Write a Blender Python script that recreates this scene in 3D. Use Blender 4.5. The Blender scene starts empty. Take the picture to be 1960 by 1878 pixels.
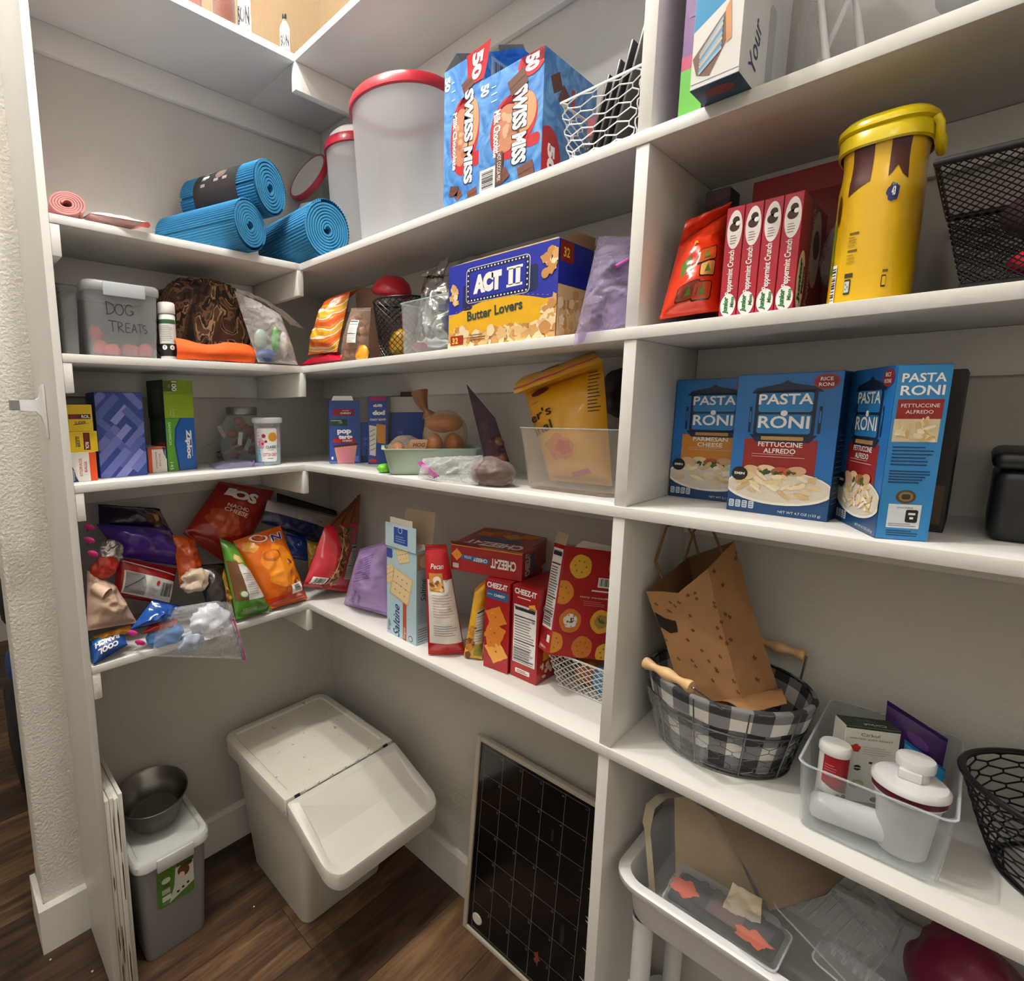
import bpy, bmesh, math, random
from mathutils import Vector, Matrix, noise as mnoise
random.seed(7)
sc = bpy.context.scene
COL = sc.collection
PI = math.pi
rad = math.radians

# ------------------------------------------------------------ camera
cam_d = bpy.data.cameras.new('camera')
cam = bpy.data.objects.new('camera', cam_d)
COL.objects.link(cam)
F_PX, CX_PX, CY_PX, W_PX, H_PX = 1001.6433, 708.2962, 934.3141, 1960.0, 1878.0
cam_d.sensor_fit = 'HORIZONTAL'
cam_d.sensor_width = 36.0
cam_d.lens = F_PX / W_PX * 36.0
cam_d.shift_x = (W_PX / 2 - CX_PX) / W_PX
cam_d.shift_y = -(H_PX / 2 - CY_PX) / W_PX
cam_d.clip_start = 0.01
_yaw, _pitch, _roll = rad(4.4002) + PI * 1.25, rad(-8.6486), rad(-0.4925)
_f = Vector((math.cos(_yaw) * math.cos(_pitch), math.sin(_yaw) * math.cos(_pitch), math.sin(_pitch)))
_r = _f.cross(Vector((0, 0, 1))).normalized()
_u = _r.cross(_f)
_r2 = _r * math.cos(_roll) + _u * math.sin(_roll)
_u2 = _u * math.cos(_roll) - _r * math.sin(_roll)
cam.matrix_world = Matrix(((_r2.x, _u2.x, -_f.x, 1.1446), (_r2.y, _u2.y, -_f.y, 1.5698), (_r2.z, _u2.z, -_f.z, 1.5), (0, 0, 0, 1)))
sc.camera = cam

# ------------------------------------------------------------ world, lamps, exposure
world = bpy.data.worlds.new('world')
sc.world = world
world.use_nodes = True
world.node_tree.nodes['Background'].inputs[0].default_value = (0.75, 0.8, 0.9, 1)
world.node_tree.nodes['Background'].inputs[1].default_value = 0.02
def lamp(name, loc, watts, radius, rgb):
    d = bpy.data.lights.new(name, 'POINT')
    d.energy = watts
    d.shadow_soft_size = radius
    d.color = rgb
    o = bpy.data.objects.new(name, d)
    COL.objects.link(o)
    o.location = loc
    return o
lamp('ceiling_bulb', (0.86, 0.66, 3.18), 58, 0.03, (1.0, 0.975, 0.94))
lamp('ceiling_bulb', (0.52, 0.80, 3.18), 34, 0.03, (1.0, 0.975, 0.94))
lamp('ceiling_bulb', (1.30, 0.62, 3.18), 30, 0.03, (1.0, 0.975, 0.94))
lamp('hallway_lamp', (2.2, 1.7, 2.9), 9, 0.2, (1.0, 0.98, 0.95))
sc.view_settings.view_transform = 'Standard'
sc.view_settings.look = 'None'
sc.view_settings.exposure = 0.12
sc.view_settings.gamma = 1.0
sc.view_settings.use_curve_mapping = False

# ------------------------------------------------------------ materials
def lin(h):
    h = h.lstrip('#')
    o = []
    for i in (0, 2, 4):
        c = int(h[i:i + 2], 16) / 255
        o.append(c / 12.92 if c <= 0.04045 else ((c + 0.055) / 1.055) ** 2.4)
    return o
_mats = {}
def M(hx, rough=0.5, metal=0.0, var=0.06, scale=40.0, bump=0.0, bscale=60.0, coat=0.0, sss=0.0):
    key = (hx, rough, metal, var, scale, bump, bscale, coat, sss)
    if key in _mats:
        return _mats[key]
    m = bpy.data.materials.new('surface_' + hx.lstrip('#'))
    m.use_nodes = True
    nt = m.node_tree
    b = nt.nodes['Principled BSDF']
    tc = nt.nodes.new('ShaderNodeTexCoord')
    nz = nt.nodes.new('ShaderNodeTexNoise')
    nz.inputs['Scale'].default_value = scale
    nz.inputs['Detail'].default_value = 3
    nt.links.new(tc.outputs['Object'], nz.inputs['Vector'])
    mx = nt.nodes.new('ShaderNodeMixRGB')
    c = lin(hx)
    mx.inputs[1].default_value = [max(0, x * (1 - var)) for x in c] + [1]
    mx.inputs[2].default_value = [min(1, x * (1 + var)) for x in c] + [1]
    nt.links.new(nz.outputs['Fac'], mx.inputs[0])
    nt.links.new(mx.outputs[0], b.inputs['Base Color'])
    b.inputs['Roughness'].default_value = rough
    b.inputs['Metallic'].default_value = metal
    if coat:
        b.inputs['Coat Weight'].default_value = coat
        b.inputs['Coat Roughness'].default_value = 0.15
    if bump:
        n2 = nt.nodes.new('ShaderNodeTexNoise')
        n2.inputs['Scale'].default_value = bscale
        n2.inputs['Detail'].default_value = 4
        nt.links.new(tc.outputs['Object'], n2.inputs['Vector'])
        bp = nt.nodes.new('ShaderNodeBump')
        bp.inputs['Strength'].default_value = bump
        bp.inputs['Distance'].default_value = 0.004
        nt.links.new(n2.outputs['Fac'], bp.inputs['Height'])
        nt.links.new(bp.outputs[0], b.inputs['Normal'])
    _mats[key] = m
    return m
def CL(hx='ffffff', body=0.12, rough=0.12, bump=0.0, bscale=30.0, edge=0.55, surf=None, milk=0.0):
    """thin clear plastic: see-through, with a tinted body and fresnel gloss"""
    key = ('CL', hx, body, rough, bump, bscale, edge, surf, milk)
    if key in _mats:
        return _mats[key]
    m = bpy.data.materials.new('clear_' + hx)
    m.use_nodes = True
    nt = m.node_tree
    b = nt.nodes['Principled BSDF']
    c = lin(hx)
    b.inputs['Base Color'].default_value = (lin(surf) if surf else c) + [1]
    b.inputs['Roughness'].default_value = rough
    tr = nt.nodes.new('ShaderNodeBsdfTransparent')
    tr.inputs[0].default_value = [0.55 + 0.45 * x for x in c] + [1]
    lw = nt.nodes.new('ShaderNodeLayerWeight')
    lw.inputs['Blend'].default_value = 0.25
    mr = nt.nodes.new('ShaderNodeMapRange')
    mr.inputs['To Min'].default_value = body
    mr.inputs['To Max'].default_value = max(body, edge)
    nt.links.new(lw.outputs['Facing'], mr.inputs['Value'])
    mix = nt.nodes.new('ShaderNodeMixShader')
    nt.links.new(mr.outputs[0], mix.inputs[0])
    nt.links.new(tr.outputs[0], mix.inputs[1])
    if milk:
        tl = nt.nodes.new('ShaderNodeBsdfTranslucent'); tl.inputs[0].default_value = c + [1]
        m2 = nt.nodes.new('ShaderNodeMixShader'); m2.inputs[0].default_value = milk
        nt.links.new(b.outputs[0], m2.inputs[1]); nt.links.new(tl.outputs[0], m2.inputs[2]); nt.links.new(m2.outputs[0], mix.inputs[2])
    else:
        nt.links.new(b.outputs[0], mix.inputs[2])
    nt.links.new(mix.outputs[0], nt.nodes['Material Output'].inputs[0])
    if bump:
        tc = nt.nodes.new('ShaderNodeTexCoord')
        n2 = nt.nodes.new('ShaderNodeTexNoise')
        n2.inputs['Scale'].default_value = bscale
        n2.inputs['Detail'].default_value = 3
        n2.inputs['Distortion'].default_value = 1.0
        nt.links.new(tc.outputs['Object'], n2.inputs['Vector'])
        bp = nt.nodes.new('ShaderNodeBump')
        bp.inputs['Strength'].default_value = bump
        bp.inputs['Distance'].default_value = 0.01
        nt.links.new(n2.outputs['Fac'], bp.inputs['Height'])
        nt.links.new(bp.outputs[0], b.inputs['Normal'])
        nt.links.new(bp.outputs[0], lw.inputs['Normal'])
    _mats[key] = m
    return m

# ------------------------------------------------------------ mesh builder
class MB:
    def __init__(s):
        s.v = []; s.f = []; s.fm = []; s.mats = []; s.smooth = 35
    def mi(s, m):
        if m not in s.mats:
            s.mats.append(m)
        return s.mats.index(m)
    def add(s, vs, fs, m):
        o = len(s.v)
        s.v += [tuple(x) for x in vs]
        i = s.mi(m) if not isinstance(m, list) else None
        for k, f in enumerate(fs):
            s.f.append([a + o for a in f])
            s.fm.append(i if i is not None else s.mi(m[k]))
        return s
    def addT(s, vs, fs, m, T):
        return s.add([T @ Vector(x) for x in vs] if T is not None else vs, fs, m)
    def box(s, a, b, m, T=None, faces=None):
        x0, y0, z0 = a; x1, y1, z1 = b
        vs = [(x0, y0, z0), (x1, y0, z0), (x1, y1, z0), (x0, y1, z0), (x0, y0, z1), (x1, y0, z1), (x1, y1, z1), (x0, y1, z1)]
        fs = {'d': [0, 3, 2, 1], 'u': [4, 5, 6, 7], 'f': [0, 1, 5, 4], 'r': [1, 2, 6, 5], 'b': [2, 3, 7, 6], 'l': [3, 0, 4, 7]}
        return s.addT(vs, [fs[k] for k in (faces or 'dufrbl')], m, T)
    def rbox(s, a, b, m, r=0.004, seg=2, T=None, taper=None):
        bm = bmesh.new()
        bmesh.ops.create_cube(bm, size=1)
        for v in bm.verts:
            v.co = Vector(((a[i] + b[i]) / 2 + v.co[i] * (b[i] - a[i]) for i in range(3)))
        if taper:
            for v in bm.verts:
                if v.co.z < (a[2] + b[2]) / 2:
                    cx, cy = (a[0] + b[0]) / 2, (a[1] + b[1]) / 2
                    v.co.x = cx + (v.co.x - cx) * taper; v.co.y = cy + (v.co.y - cy) * taper
        bmesh.ops.bevel(bm, geom=bm.edges[:], offset=r, segments=seg, profile=0.5, affect='EDGES')
        bm.verts.index_update()
        s.addT([v.co.copy() for v in bm.verts], [[v.index for v in f.verts] for f in bm.faces], m, T)
        bm.free()
        return s
    def prism(s, pts, h0, h1, m, T=None, cap=True):
        """pts: 2D outline (x,z), extruded along y from h0 to h1"""
        n = len(pts)
        vs = [(x, h0, z) for x, z in pts] + [(x, h1, z) for x, z in pts]
        fs = [[i, (i + 1) % n, (i + 1) % n + n, i + n] for i in range(n)]
        if cap:
            fs += [list(range(n))[::-1], list(range(n, 2 * n))]
        return s.addT(vs, fs, m, T)
    def lathe(s, prof, m, n=32, T=None, sx=1.0, sy=1.0, c=(0, 0), a0=0.0, a1=2 * PI, cap0=False, cap1=False):
        full = abs(a1 - a0 - 2 * PI) < 1e-6
        nn = n if full else n + 1
        vs = []; fs = []
        for r, z in prof:
            for i in range(nn):
                t = a0 + (a1 - a0) * i / n
                vs.append((c[0] + r * math.cos(t) * sx, c[1] + r * math.sin(t) * sy, z))
        for j in range(len(prof) - 1):
            for i in range(n):
                k = (i + 1) % nn
                fs.append([j * nn + i, j * nn + k, (j + 1) * nn + k, (j + 1) * nn + i])
        if cap0: fs.append(list(range(nn))[::-1])
        if cap1: fs.append([(len(prof) - 1) * nn + i for i in range(nn)])
        return s.addT(vs, fs, m, T)
    def tube(s, path, r, m, n=8, T=None, closed=False, cap=True):
        P = [Vector(p) for p in path]
        N = len(P)
        R = r if callable(r) else (lambda t: r)
        vs = []; fs = []
        up = None
        for i, p in enumerate(P):
            a = P[(i - 1) % N] if (closed or i > 0) else P[i]
            b = P[(i + 1) % N] if (closed or i < N - 1) else P[i]
            t = (b - a).normalized()
            if up is None:
                up = Vector((0, 0, 1)) if abs(t.z) < 0.9 else Vector((1, 0, 0))
            x = t.cross(up)
            if x.length < 1e-6: x = t.orthogonal()
            x.normalize(); y = x.cross(t).normalized(); up = y
            rr = R(i / max(1, N - 1))
            for k in range(n):
                an = 2 * PI * k / n
                vs.append(p + x * math.cos(an) * rr + y * math.sin(an) * rr)
        for i in range(N if closed else N - 1):
            j = (i + 1) % N
            for k in range(n):
                l = (k + 1) % n
                fs.append([i * n + k, i * n + l, j * n + l, j * n + k])
        if cap and not closed:
            fs.append(list(range(n))[::-1]); fs.append([(N - 1) * n + k for k in range(n)])
        return s.addT(vs, fs, m, T)
    def grid(s, fn, nu, nv, m, closed_u=False, T=None, mf=None):
        vs = []; fs = []; ms = []
        cu = nu if closed_u else nu + 1
        for j in range(nv + 1):
            for i in range(cu):
                vs.append(fn(i / nu, j / nv))
        for j in range(nv):
            for i in range(nu):
                k = (i + 1) % cu
                fs.append([j * cu + i, j * cu + k, (j + 1) * cu + k, (j + 1) * cu + i])
                if mf: ms.append(mf((i + .5) / nu, (j + .5) / nv))
        return s.addT(vs, fs, ms if mf else m, T)
    def build(s, name, parent=None, label=None, smooth=True):
        me = bpy.data.meshes.new(name)
        me.from_pydata(s.v, [], s.f)
        for m in s.mats: me.materials.append(m)
        me.polygons.foreach_set('material_index', s.fm)
        me.polygons.foreach_set('use_smooth', [bool(smooth)] * len(me.polygons))
        me.update()
        if smooth:
            me.set_sharp_from_angle(angle=rad(s.smooth))
        o = bpy.data.objects.new(name, me)
        COL.objects.link(o)
        if parent is not None: o.parent = parent
        if label: o['label'] = label
        return o

def thing(name, label, cat, loc=(0, 0, 0), rz=0.0, group=None, rot=None):
    o = bpy.data.objects.new(name, None)
    COL.objects.link(o)
    o.empty_display_size = 0.03
    o.location = loc
    o.rotation_euler = rot if rot else (0, 0, rad(rz))
    o['label'] = label; o['category'] = cat
    if group: o['group'] = group
    return o
def tag(o, label, cat, group=None, kind=None):
    if label: o['label'] = label
    if cat: o['category'] = cat
    if group: o['group'] = group
    if kind: o['kind'] = kind
    return o
def struct(name, mb, smooth=False):
    o = mb.build(name, smooth=smooth); o['kind'] = 'structure'; return o
def place(o, loc, rz=0.0, rot=None):
    o.location = loc
    o.rotation_euler = rot if rot else (0, 0, rad(rz))
    return o

# ------------------------------------------------------------ printing on surfaces
_txt = {}
def text2d(s, bold=0.0, shear=0.0):
    k = (s, bold, shear)
    if k not in _txt:
        c = bpy.data.curves.new('t', 'FONT')
        c.body = s; c.offset = bold; c.shear = shear; c.resolution_u = 3
        o = bpy.data.objects.new('t', c)
        me = o.to_mesh()
        vs = [(v.co.x, v.co.y) for v in me.vertices]
        fs = [list(p.vertices) for p in me.polygons]
        o.to_mesh_clear()
        bpy.data.objects.remove(o); bpy.data.curves.remove(c)
        x0 = min(v[0] for v in vs); x1 = max(v[0] for v in vs)
        y0 = min(v[1] for v in vs); y1 = max(v[1] for v in vs)
        _txt[k] = ([((x - (x0 + x1) / 2), (y - (y0 + y1) / 2)) for x, y in vs], fs, x1 - x0, y1 - y0)
    return _txt[k]
class Surf:
    """a face to print on: u to the right, v up, in metres"""
    def __init__(s, fn, flat=True, step=0.006, lift=0.00025):
        s.fn = fn; s.flat = flat; s.step = step; s.lift = lift
    @staticmethod
    def plane(o, u, v):
        o = Vector(o); u = Vector(u).normalized(); v = Vector(v).normalized(); n = u.cross(v)
        return Surf(lambda a, b, h: o + u * a + v * b + n * h)
    @staticmethod
    def cyl(c, r, a0=0.0, z0=0.0, rfun=None):
        """u runs round the cylinder to the right as seen from outside; a0 = angle (rad) at u=0"""
        def fn(a, b, h):
            rr = (rfun(b) if rfun else r) + h
            t = a0 + a / r
            return Vector((c[0] + rr * math.cos(t), c[1] + rr * math.sin(t), z0 + b))
        return Surf(fn, False)
class Pr:
    def __init__(s, mb, S):
        s.mb = mb; s.S = S
    def poly(s, pts, m, L=1):
        S = s.S
        if S.flat:
            if len(pts) <= 4:
                s.mb.add([S.fn(x, y, L * S.lift) for x, y in pts], [list(range(len(pts)))], m); return s
        bm = bmesh.new()
        f = bm.faces.new([bm.verts.new((x, y, 0)) for x, y in pts])
        bmesh.ops.triangulate(bm, faces=[f])
        if not S.flat:
            for _ in range(7):
                es = [e for e in bm.edges if e.calc_length() > S.step]
                if not es or len(bm.faces) > 6000: break
                bmesh.ops.subdivide_edges(bm, edges=es, cuts=1)
                bmesh.ops.triangulate(bm, faces=[f for f in bm.faces if len(f.verts) > 3])
        bm.verts.index_update()
        s.mb.add([S.fn(v.co.x, v.co.y, L * S.lift) for v in bm.verts], [[v.index for v in f.verts] for f in bm.faces], m)
        bm.free()
        return s
    def rect(s, u0, v0, u1, v1, m, L=1):
        return s.poly([(u0, v0), (u1, v0), (u1, v1), (u0, v1)], m, L)
    def rrect(s, u0, v0, u1, v1, m, r=0.004, L=1, n=4):
        p = []
        for cx, cy, a in ((u1 - r, v1 - r, 0), (u0 + r, v1 - r, 90), (u0 + r, v0 + r, 180), (u1 - r, v0 + r, 270)):
            for i in range(n + 1):
                t = rad(a + 90 * i / n); p.append((cx + r * math.cos(t), cy + r * math.sin(t)))
        return s.poly(p, m, L)
    def ell(s, u, v, a, b, m, L=1, n=28, rot=0.0, wob=0.0):
        c, d = math.cos(rad(rot)), math.sin(rad(rot)); p = []
        for i in range(n):
            t = 2 * PI * i / n; k = 1 + wob * math.sin(t * 5 + u * 900) + wob * .6 * math.sin(t * 9 + v * 700)
            x, y = a * k * math.cos(t), b * k * math.sin(t)
            p.append((u + x * c - y * d, v + x * d + y * c))
        return s.poly(p, m, L)
    def line(s, u0, v0, u1, v1, w, m, L=1):
        d = Vector((u1 - u0, v1 - v0)); 
        if d.length < 1e-9: return s
        n = Vector((-d.y, d.x)).normalized() * w / 2
        return s.poly([(u0 - n.x, v0 - n.y), (u1 - n.x, v1 - n.y), (u1 + n.x, v1 + n.y), (u0 + n.x, v0 + n.y)], m, L)
    def pline(s, pts, w, m, L=1):
        for a, b in zip(pts, pts[1:]): s.line(*a, *b, w, m, L)
        return s
    def text(s, t, u, v, h, m, w=None, rot=0.0, bold=0.0, shear=0.0, L=2, align='c'):
        vs, fs, tw, th = text2d(t, bold, shear)
        ky = h / th; kx = (w / tw) if w else ky
        c, d = math.cos(rad(rot)), math.sin(rad(rot))
        ox = 0 if align == 'c' else (tw * kx / 2 if align == 'l' else -tw * kx / 2)
        P = []
        for x, y in vs:
            x = x * kx + ox; y = y * ky
            P.append(s.S.fn(u + x * c - y * d, v + x * d + y * c, L * s.S.lift))
        s.mb.add(P, fs, m)
        return s
    def lines(s, u0, v0, u1, v1, n, m, w=0.0012, L=2, seed=1):
        """rows of small print, too small to read in the photo"""
        rnd = random.Random(seed)
        for i in range(n):
            v = v1 - (i + .5) * (v1 - v0) / n
            e = u0 + (u1 - u0) * rnd.uniform(.72, 1.0)
            s.rect(u0, v - w / 2, e, v + w / 2, m, L)
        return s
    def bars(s, u0, v0, u1, v1, m, bg=None, L=2, vert=True, n=14, seed=3):
        if bg: s.rect(u0, v0, u1, v1, bg, L - .5)
        rnd = random.Random(seed)
        du, dv = (u1 - u0), (v1 - v0)
        x = .08
        while x < .9:
            w = rnd.choice((.018, .03, .05))
            if vert: s.rect(u0 + du * x, v0 + dv * .15, u0 + du * min(.92, x + w), v1 - dv * .08, m, L)
            else: s.rect(u0 + du * .1, v0 + dv * x, u1 - du * .1, v0 + dv * min(.92, x + w), m, L)
            x += w + rnd.choice((.02, .035, .05))
        return s
WHITE = M('f4f2ee', .45); BLACK = M('0c0c0e', .4); INK = M('2a2a2e', .5)

def carton(w, d, h, m, open_top=False, inner=None, edge=0.0006):
    """local frame: x along the front, y towards the back, z up; front face at y=0. returns MB and its printable faces"""
    mb = MB(); mb.smooth = 30
    if not open_top:
        mb.rbox((0, 0, 0), (w, d, h), m, r=edge, seg=1)
    else:
        mb.box((0, 0, 0), (w, d, h), m, faces='dfrbl')
        mb.box((.001, .001, .001), (w - .001, d - .001, h), inner or M('b9a58a', .8), faces='dfrbl')
    return mb, {
        'f': Pr(mb, Surf.plane((0, 0, 0), (1, 0, 0), (0, 0, 1))),
        'r': Pr(mb, Surf.plane((w, 0, 0), (0, 1, 0), (0, 0, 1))),
        'l': Pr(mb, Surf.plane((0, d, 0), (0, -1, 0), (0, 0, 1))),
        'u': Pr(mb, Surf.plane((0, 0, h), (1, 0, 0), (0, 1, 0))),
        'd': Pr(mb, Surf.plane((0, d, 0), (1, 0, 0), (0, -1, 0))),
        'b': Pr(mb, Surf.plane((w, d, 0), (-1, 0, 0), (0, 0, 1)))}
def nz3(x, y, z, s=1.0):
    return mnoise.noise(Vector((x * s, y * s, z * s)))
# ============================================================ the room
DL, DR, LX, PT = 0.2745, 0.2867, 0.8961, 0.0163
ZT = {1: 2.4299, 2: 1.9027, 3: 1.6218, 4: 1.3375, 5: 0.9077}
TH = 0.0185
YD, DT = 1.1855, 0.0195
YE = 2.3
CEIL = 3.30
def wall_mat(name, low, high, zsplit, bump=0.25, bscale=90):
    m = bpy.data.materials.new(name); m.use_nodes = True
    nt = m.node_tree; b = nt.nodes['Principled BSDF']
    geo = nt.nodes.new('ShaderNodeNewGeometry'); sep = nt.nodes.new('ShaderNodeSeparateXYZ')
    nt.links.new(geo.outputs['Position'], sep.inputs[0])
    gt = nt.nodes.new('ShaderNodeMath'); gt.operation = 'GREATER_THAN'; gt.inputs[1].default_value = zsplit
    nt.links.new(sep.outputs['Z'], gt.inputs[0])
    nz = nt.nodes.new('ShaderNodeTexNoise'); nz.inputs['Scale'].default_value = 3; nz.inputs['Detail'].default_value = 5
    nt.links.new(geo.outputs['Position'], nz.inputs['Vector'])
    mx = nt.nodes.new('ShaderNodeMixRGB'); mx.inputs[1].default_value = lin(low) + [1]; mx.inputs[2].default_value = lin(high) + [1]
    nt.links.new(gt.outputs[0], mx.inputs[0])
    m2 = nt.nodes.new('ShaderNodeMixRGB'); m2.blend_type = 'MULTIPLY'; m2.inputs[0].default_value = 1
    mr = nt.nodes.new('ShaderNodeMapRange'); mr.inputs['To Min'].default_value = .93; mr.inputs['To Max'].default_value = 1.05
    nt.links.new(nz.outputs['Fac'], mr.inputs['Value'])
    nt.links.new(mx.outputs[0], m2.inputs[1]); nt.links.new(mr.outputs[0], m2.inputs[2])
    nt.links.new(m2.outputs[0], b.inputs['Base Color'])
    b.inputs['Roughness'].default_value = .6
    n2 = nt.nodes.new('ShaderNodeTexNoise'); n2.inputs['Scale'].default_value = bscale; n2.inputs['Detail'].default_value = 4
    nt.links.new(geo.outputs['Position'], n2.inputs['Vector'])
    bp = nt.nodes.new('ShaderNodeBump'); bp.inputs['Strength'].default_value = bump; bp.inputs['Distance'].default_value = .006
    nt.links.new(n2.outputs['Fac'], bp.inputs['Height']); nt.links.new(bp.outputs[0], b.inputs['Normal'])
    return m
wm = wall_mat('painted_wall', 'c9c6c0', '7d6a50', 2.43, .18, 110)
wm2 = wall_mat('textured_drywall', 'dedad2', 'cbb598', 9.0, .7, 130)
paint = M('e2e1dd', .42, var=.03, scale=9, bump=.12, bscale=70)
paint2 = M('e8e7e3', .42, var=.04, scale=14, bump=.2, bscale=90)

def wood_floor():
    m = bpy.data.materials.new('plank_floor'); m.use_nodes = True
    nt = m.node_tree; b = nt.nodes['Principled BSDF']; N = nt.nodes.new; K = nt.links.new
    geo = N('ShaderNodeNewGeometry')
    br = N('ShaderNodeTexBrick')
    br.offset = .37; br.inputs['Scale'].default_value = 1.0
    br.inputs['Brick Width'].default_value = 1.22; br.inputs['Row Height'].default_value = .163
    br.inputs['Mortar Size'].default_value = .0012; br.inputs['Mortar Smooth'].default_value = .1
    br.inputs['Color1'].default_value = (0, 0, 0, 1); br.inputs['Color2'].default_value = (1, 1, 1, 1); br.inputs['Mortar'].default_value = (.5, .5, .5, 1)
    mp = N('ShaderNodeMapping'); mp.inputs['Location'].default_value = (.31, -.013, 0)
    K(geo.outputs['Position'], mp.inputs[0]); K(mp.outputs[0], br.inputs['Vector'])
    # grain stretched along the planks (x), shifted per plank
    sx = N('ShaderNodeMapping'); sx.inputs['Scale'].default_value = (1.6, 15, 1)
    K(geo.outputs['Position'], sx.inputs[0])
    ad = N('ShaderNodeVectorMath'); ad.operation = 'ADD'
    mul = N('ShaderNodeVectorMath'); mul.operation = 'MULTIPLY'; mul.inputs[1].default_value = (13, 7, 5)
    K(br.outputs['Color'], mul.inputs[0]); K(sx.outputs[0], ad.inputs[0]); K(mul.outputs[0], ad.inputs[1])
    g1 = N('ShaderNodeTexNoise'); g1.inputs['Scale'].default_value = 1.5; g1.inputs['Detail'].default_value = 8; g1.inputs['Roughness'].default_value = .65; g1.inputs['Distortion'].default_value = 1.2
    K(ad.outputs[0], g1.inputs['Vector'])
    s3 = N('ShaderNodeMapping'); s3.inputs['Scale'].default_value = (4, 110, 1); K(geo.outputs['Position'], s3.inputs[0])
    g2 = N('ShaderNodeTexNoise'); g2.inputs['Scale'].default_value = 1.0; g2.inputs['Detail'].default_value = 4
    K(s3.outputs[0], g2.inputs['Vector'])
    cr = N('ShaderNodeValToRGB'); e = cr.color_ramp.elements
    e[0].position = .25; e[0].color = lin('20150e') + [1]
    e[1].position = .8; e[1].color = lin('86684a') + [1]
    k = cr.color_ramp.elements.new(.5); k.color = lin('4b3523') + [1]
    mixv = N('ShaderNodeMath'); mixv.operation = 'MULTIPLY_ADD'; mixv.inputs[1].default_value = .28; 
    K(br.outputs['Color'], mixv.inputs[0]); 
    h = N('ShaderNodeMath'); h.operation = 'MULTIPLY_ADD'; h.inputs[1].default_value = .18; h.inputs[2].default_value = -.22
    K(g2.outputs['Fac'], h.inputs[0])
    g1b = N('ShaderNodeMath'); g1b.operation = 'ADD'; K(g1.outputs['Fac'], g1b.inputs[0]); K(h.outputs[0], g1b.inputs[1])
    K(g1b.outputs[0], mixv.inputs[2])
    K(mixv.outputs[0], cr.inputs[0])
    mm = N('ShaderNodeMixRGB'); mm.inputs[2].default_value = lin('1c120b') + [1]
    K(br.outputs['Fac'], mm.inputs[0]); K(cr.outputs[0], mm.inputs[1])
    K(mm.outputs[0], b.inputs['Base Color'])
    b.inputs['Roughness'].default_value = .42
    bp = N('ShaderNodeBump'); bp.inputs['Strength'].default_value = .25; bp.inputs['Distance'].default_value = .003
    K(g2.outputs['Fac'], bp.inputs['Height']); K(bp.outputs[0], b.inputs['Normal'])
    return m
struct('floor', MB().box((-.12, -2.6, -.05), (2.9, 3.4, 0), wood_floor()))
struct('ceiling', MB().box((-.12, -2.6, CEIL), (2.9, 3.4, CEIL + .05), M('e9e2d6', .7, bump=.2, bscale=90)))
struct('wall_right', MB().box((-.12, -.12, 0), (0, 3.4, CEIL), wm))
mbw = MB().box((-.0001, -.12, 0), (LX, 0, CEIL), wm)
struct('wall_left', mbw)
# end of the drywall beside the doorway, with a rounded corner
mbs = MB(); xe = 1.018; rr = .012; o = []
for k in range(5):
    t = rad(90 * k / 4); o.append((xe - rr + rr * math.sin(t), -rr + rr * math.cos(t)))
for k in range(5):
    t = rad(90 * k / 4); o.append((xe - rr + rr * math.cos(t), -.12 + rr - rr * math.sin(t)))
o = [(LX, 0)] + o + [(LX, -.12)]
n = len(o)
mbs.add([(x, y, 0) for x, y in o] + [(x, y, CEIL) for x, y in o], [[i, (i + 1) % n, (i + 1) % n + n, i + n] for i in range(n)], wm2)
struct('wall_doorway', mbs, smooth=True)
struct('wall_front', MB().box((-.12, 3.3, 0), (2.9, 3.4, CEIL), wm2))
struct('wall_side', MB().box((2.8, -2.6, 0), (2.9, 3.3, CEIL), wm2))
struct('wall_back', MB().box((-.12, -2.6, 0), (2.9, -2.5, CEIL), wm2))
BB, BH = .016, .134
def base_prof(y1): return [(0, 0), (BB, 0), (BB, BH - .012), (BB - .008, BH), (0, BH)]
def bboard(name, p0, p1, nrm):
    p0, p1, nv = Vector(p0), Vector(p1), Vector(nrm)
    mb = MB(); pf = base_prof(0); vs = []
    for p in (p0, p1): vs += [p + nv * a + Vector((0, 0, b)) for a, b in pf]
    n = len(pf)
    mb.add(vs, [[i, (i + 1) % n, (i + 1) % n + n, i + n] for i in range(n)] + [list(range(n)), list(range(2 * n - 1, n - 1, -1))], paint)
    return struct(name, mb)
bboard('baseboard_left', (LX, 0, 0), (0, 0, 0), (0, 1, 0))
bboard('baseboard_right', (0, 0, 0), (0, YE, 0), (1, 0, 0))
mbb = MB(); t2 = .024
mbb.box((LX + PT, 0, 0), (xe + .014, t2, BH), paint2); mbb.box((xe, -.135, 0), (xe + .014, 0, BH), paint2)
struct('baseboard_doorway', mbb)

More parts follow.
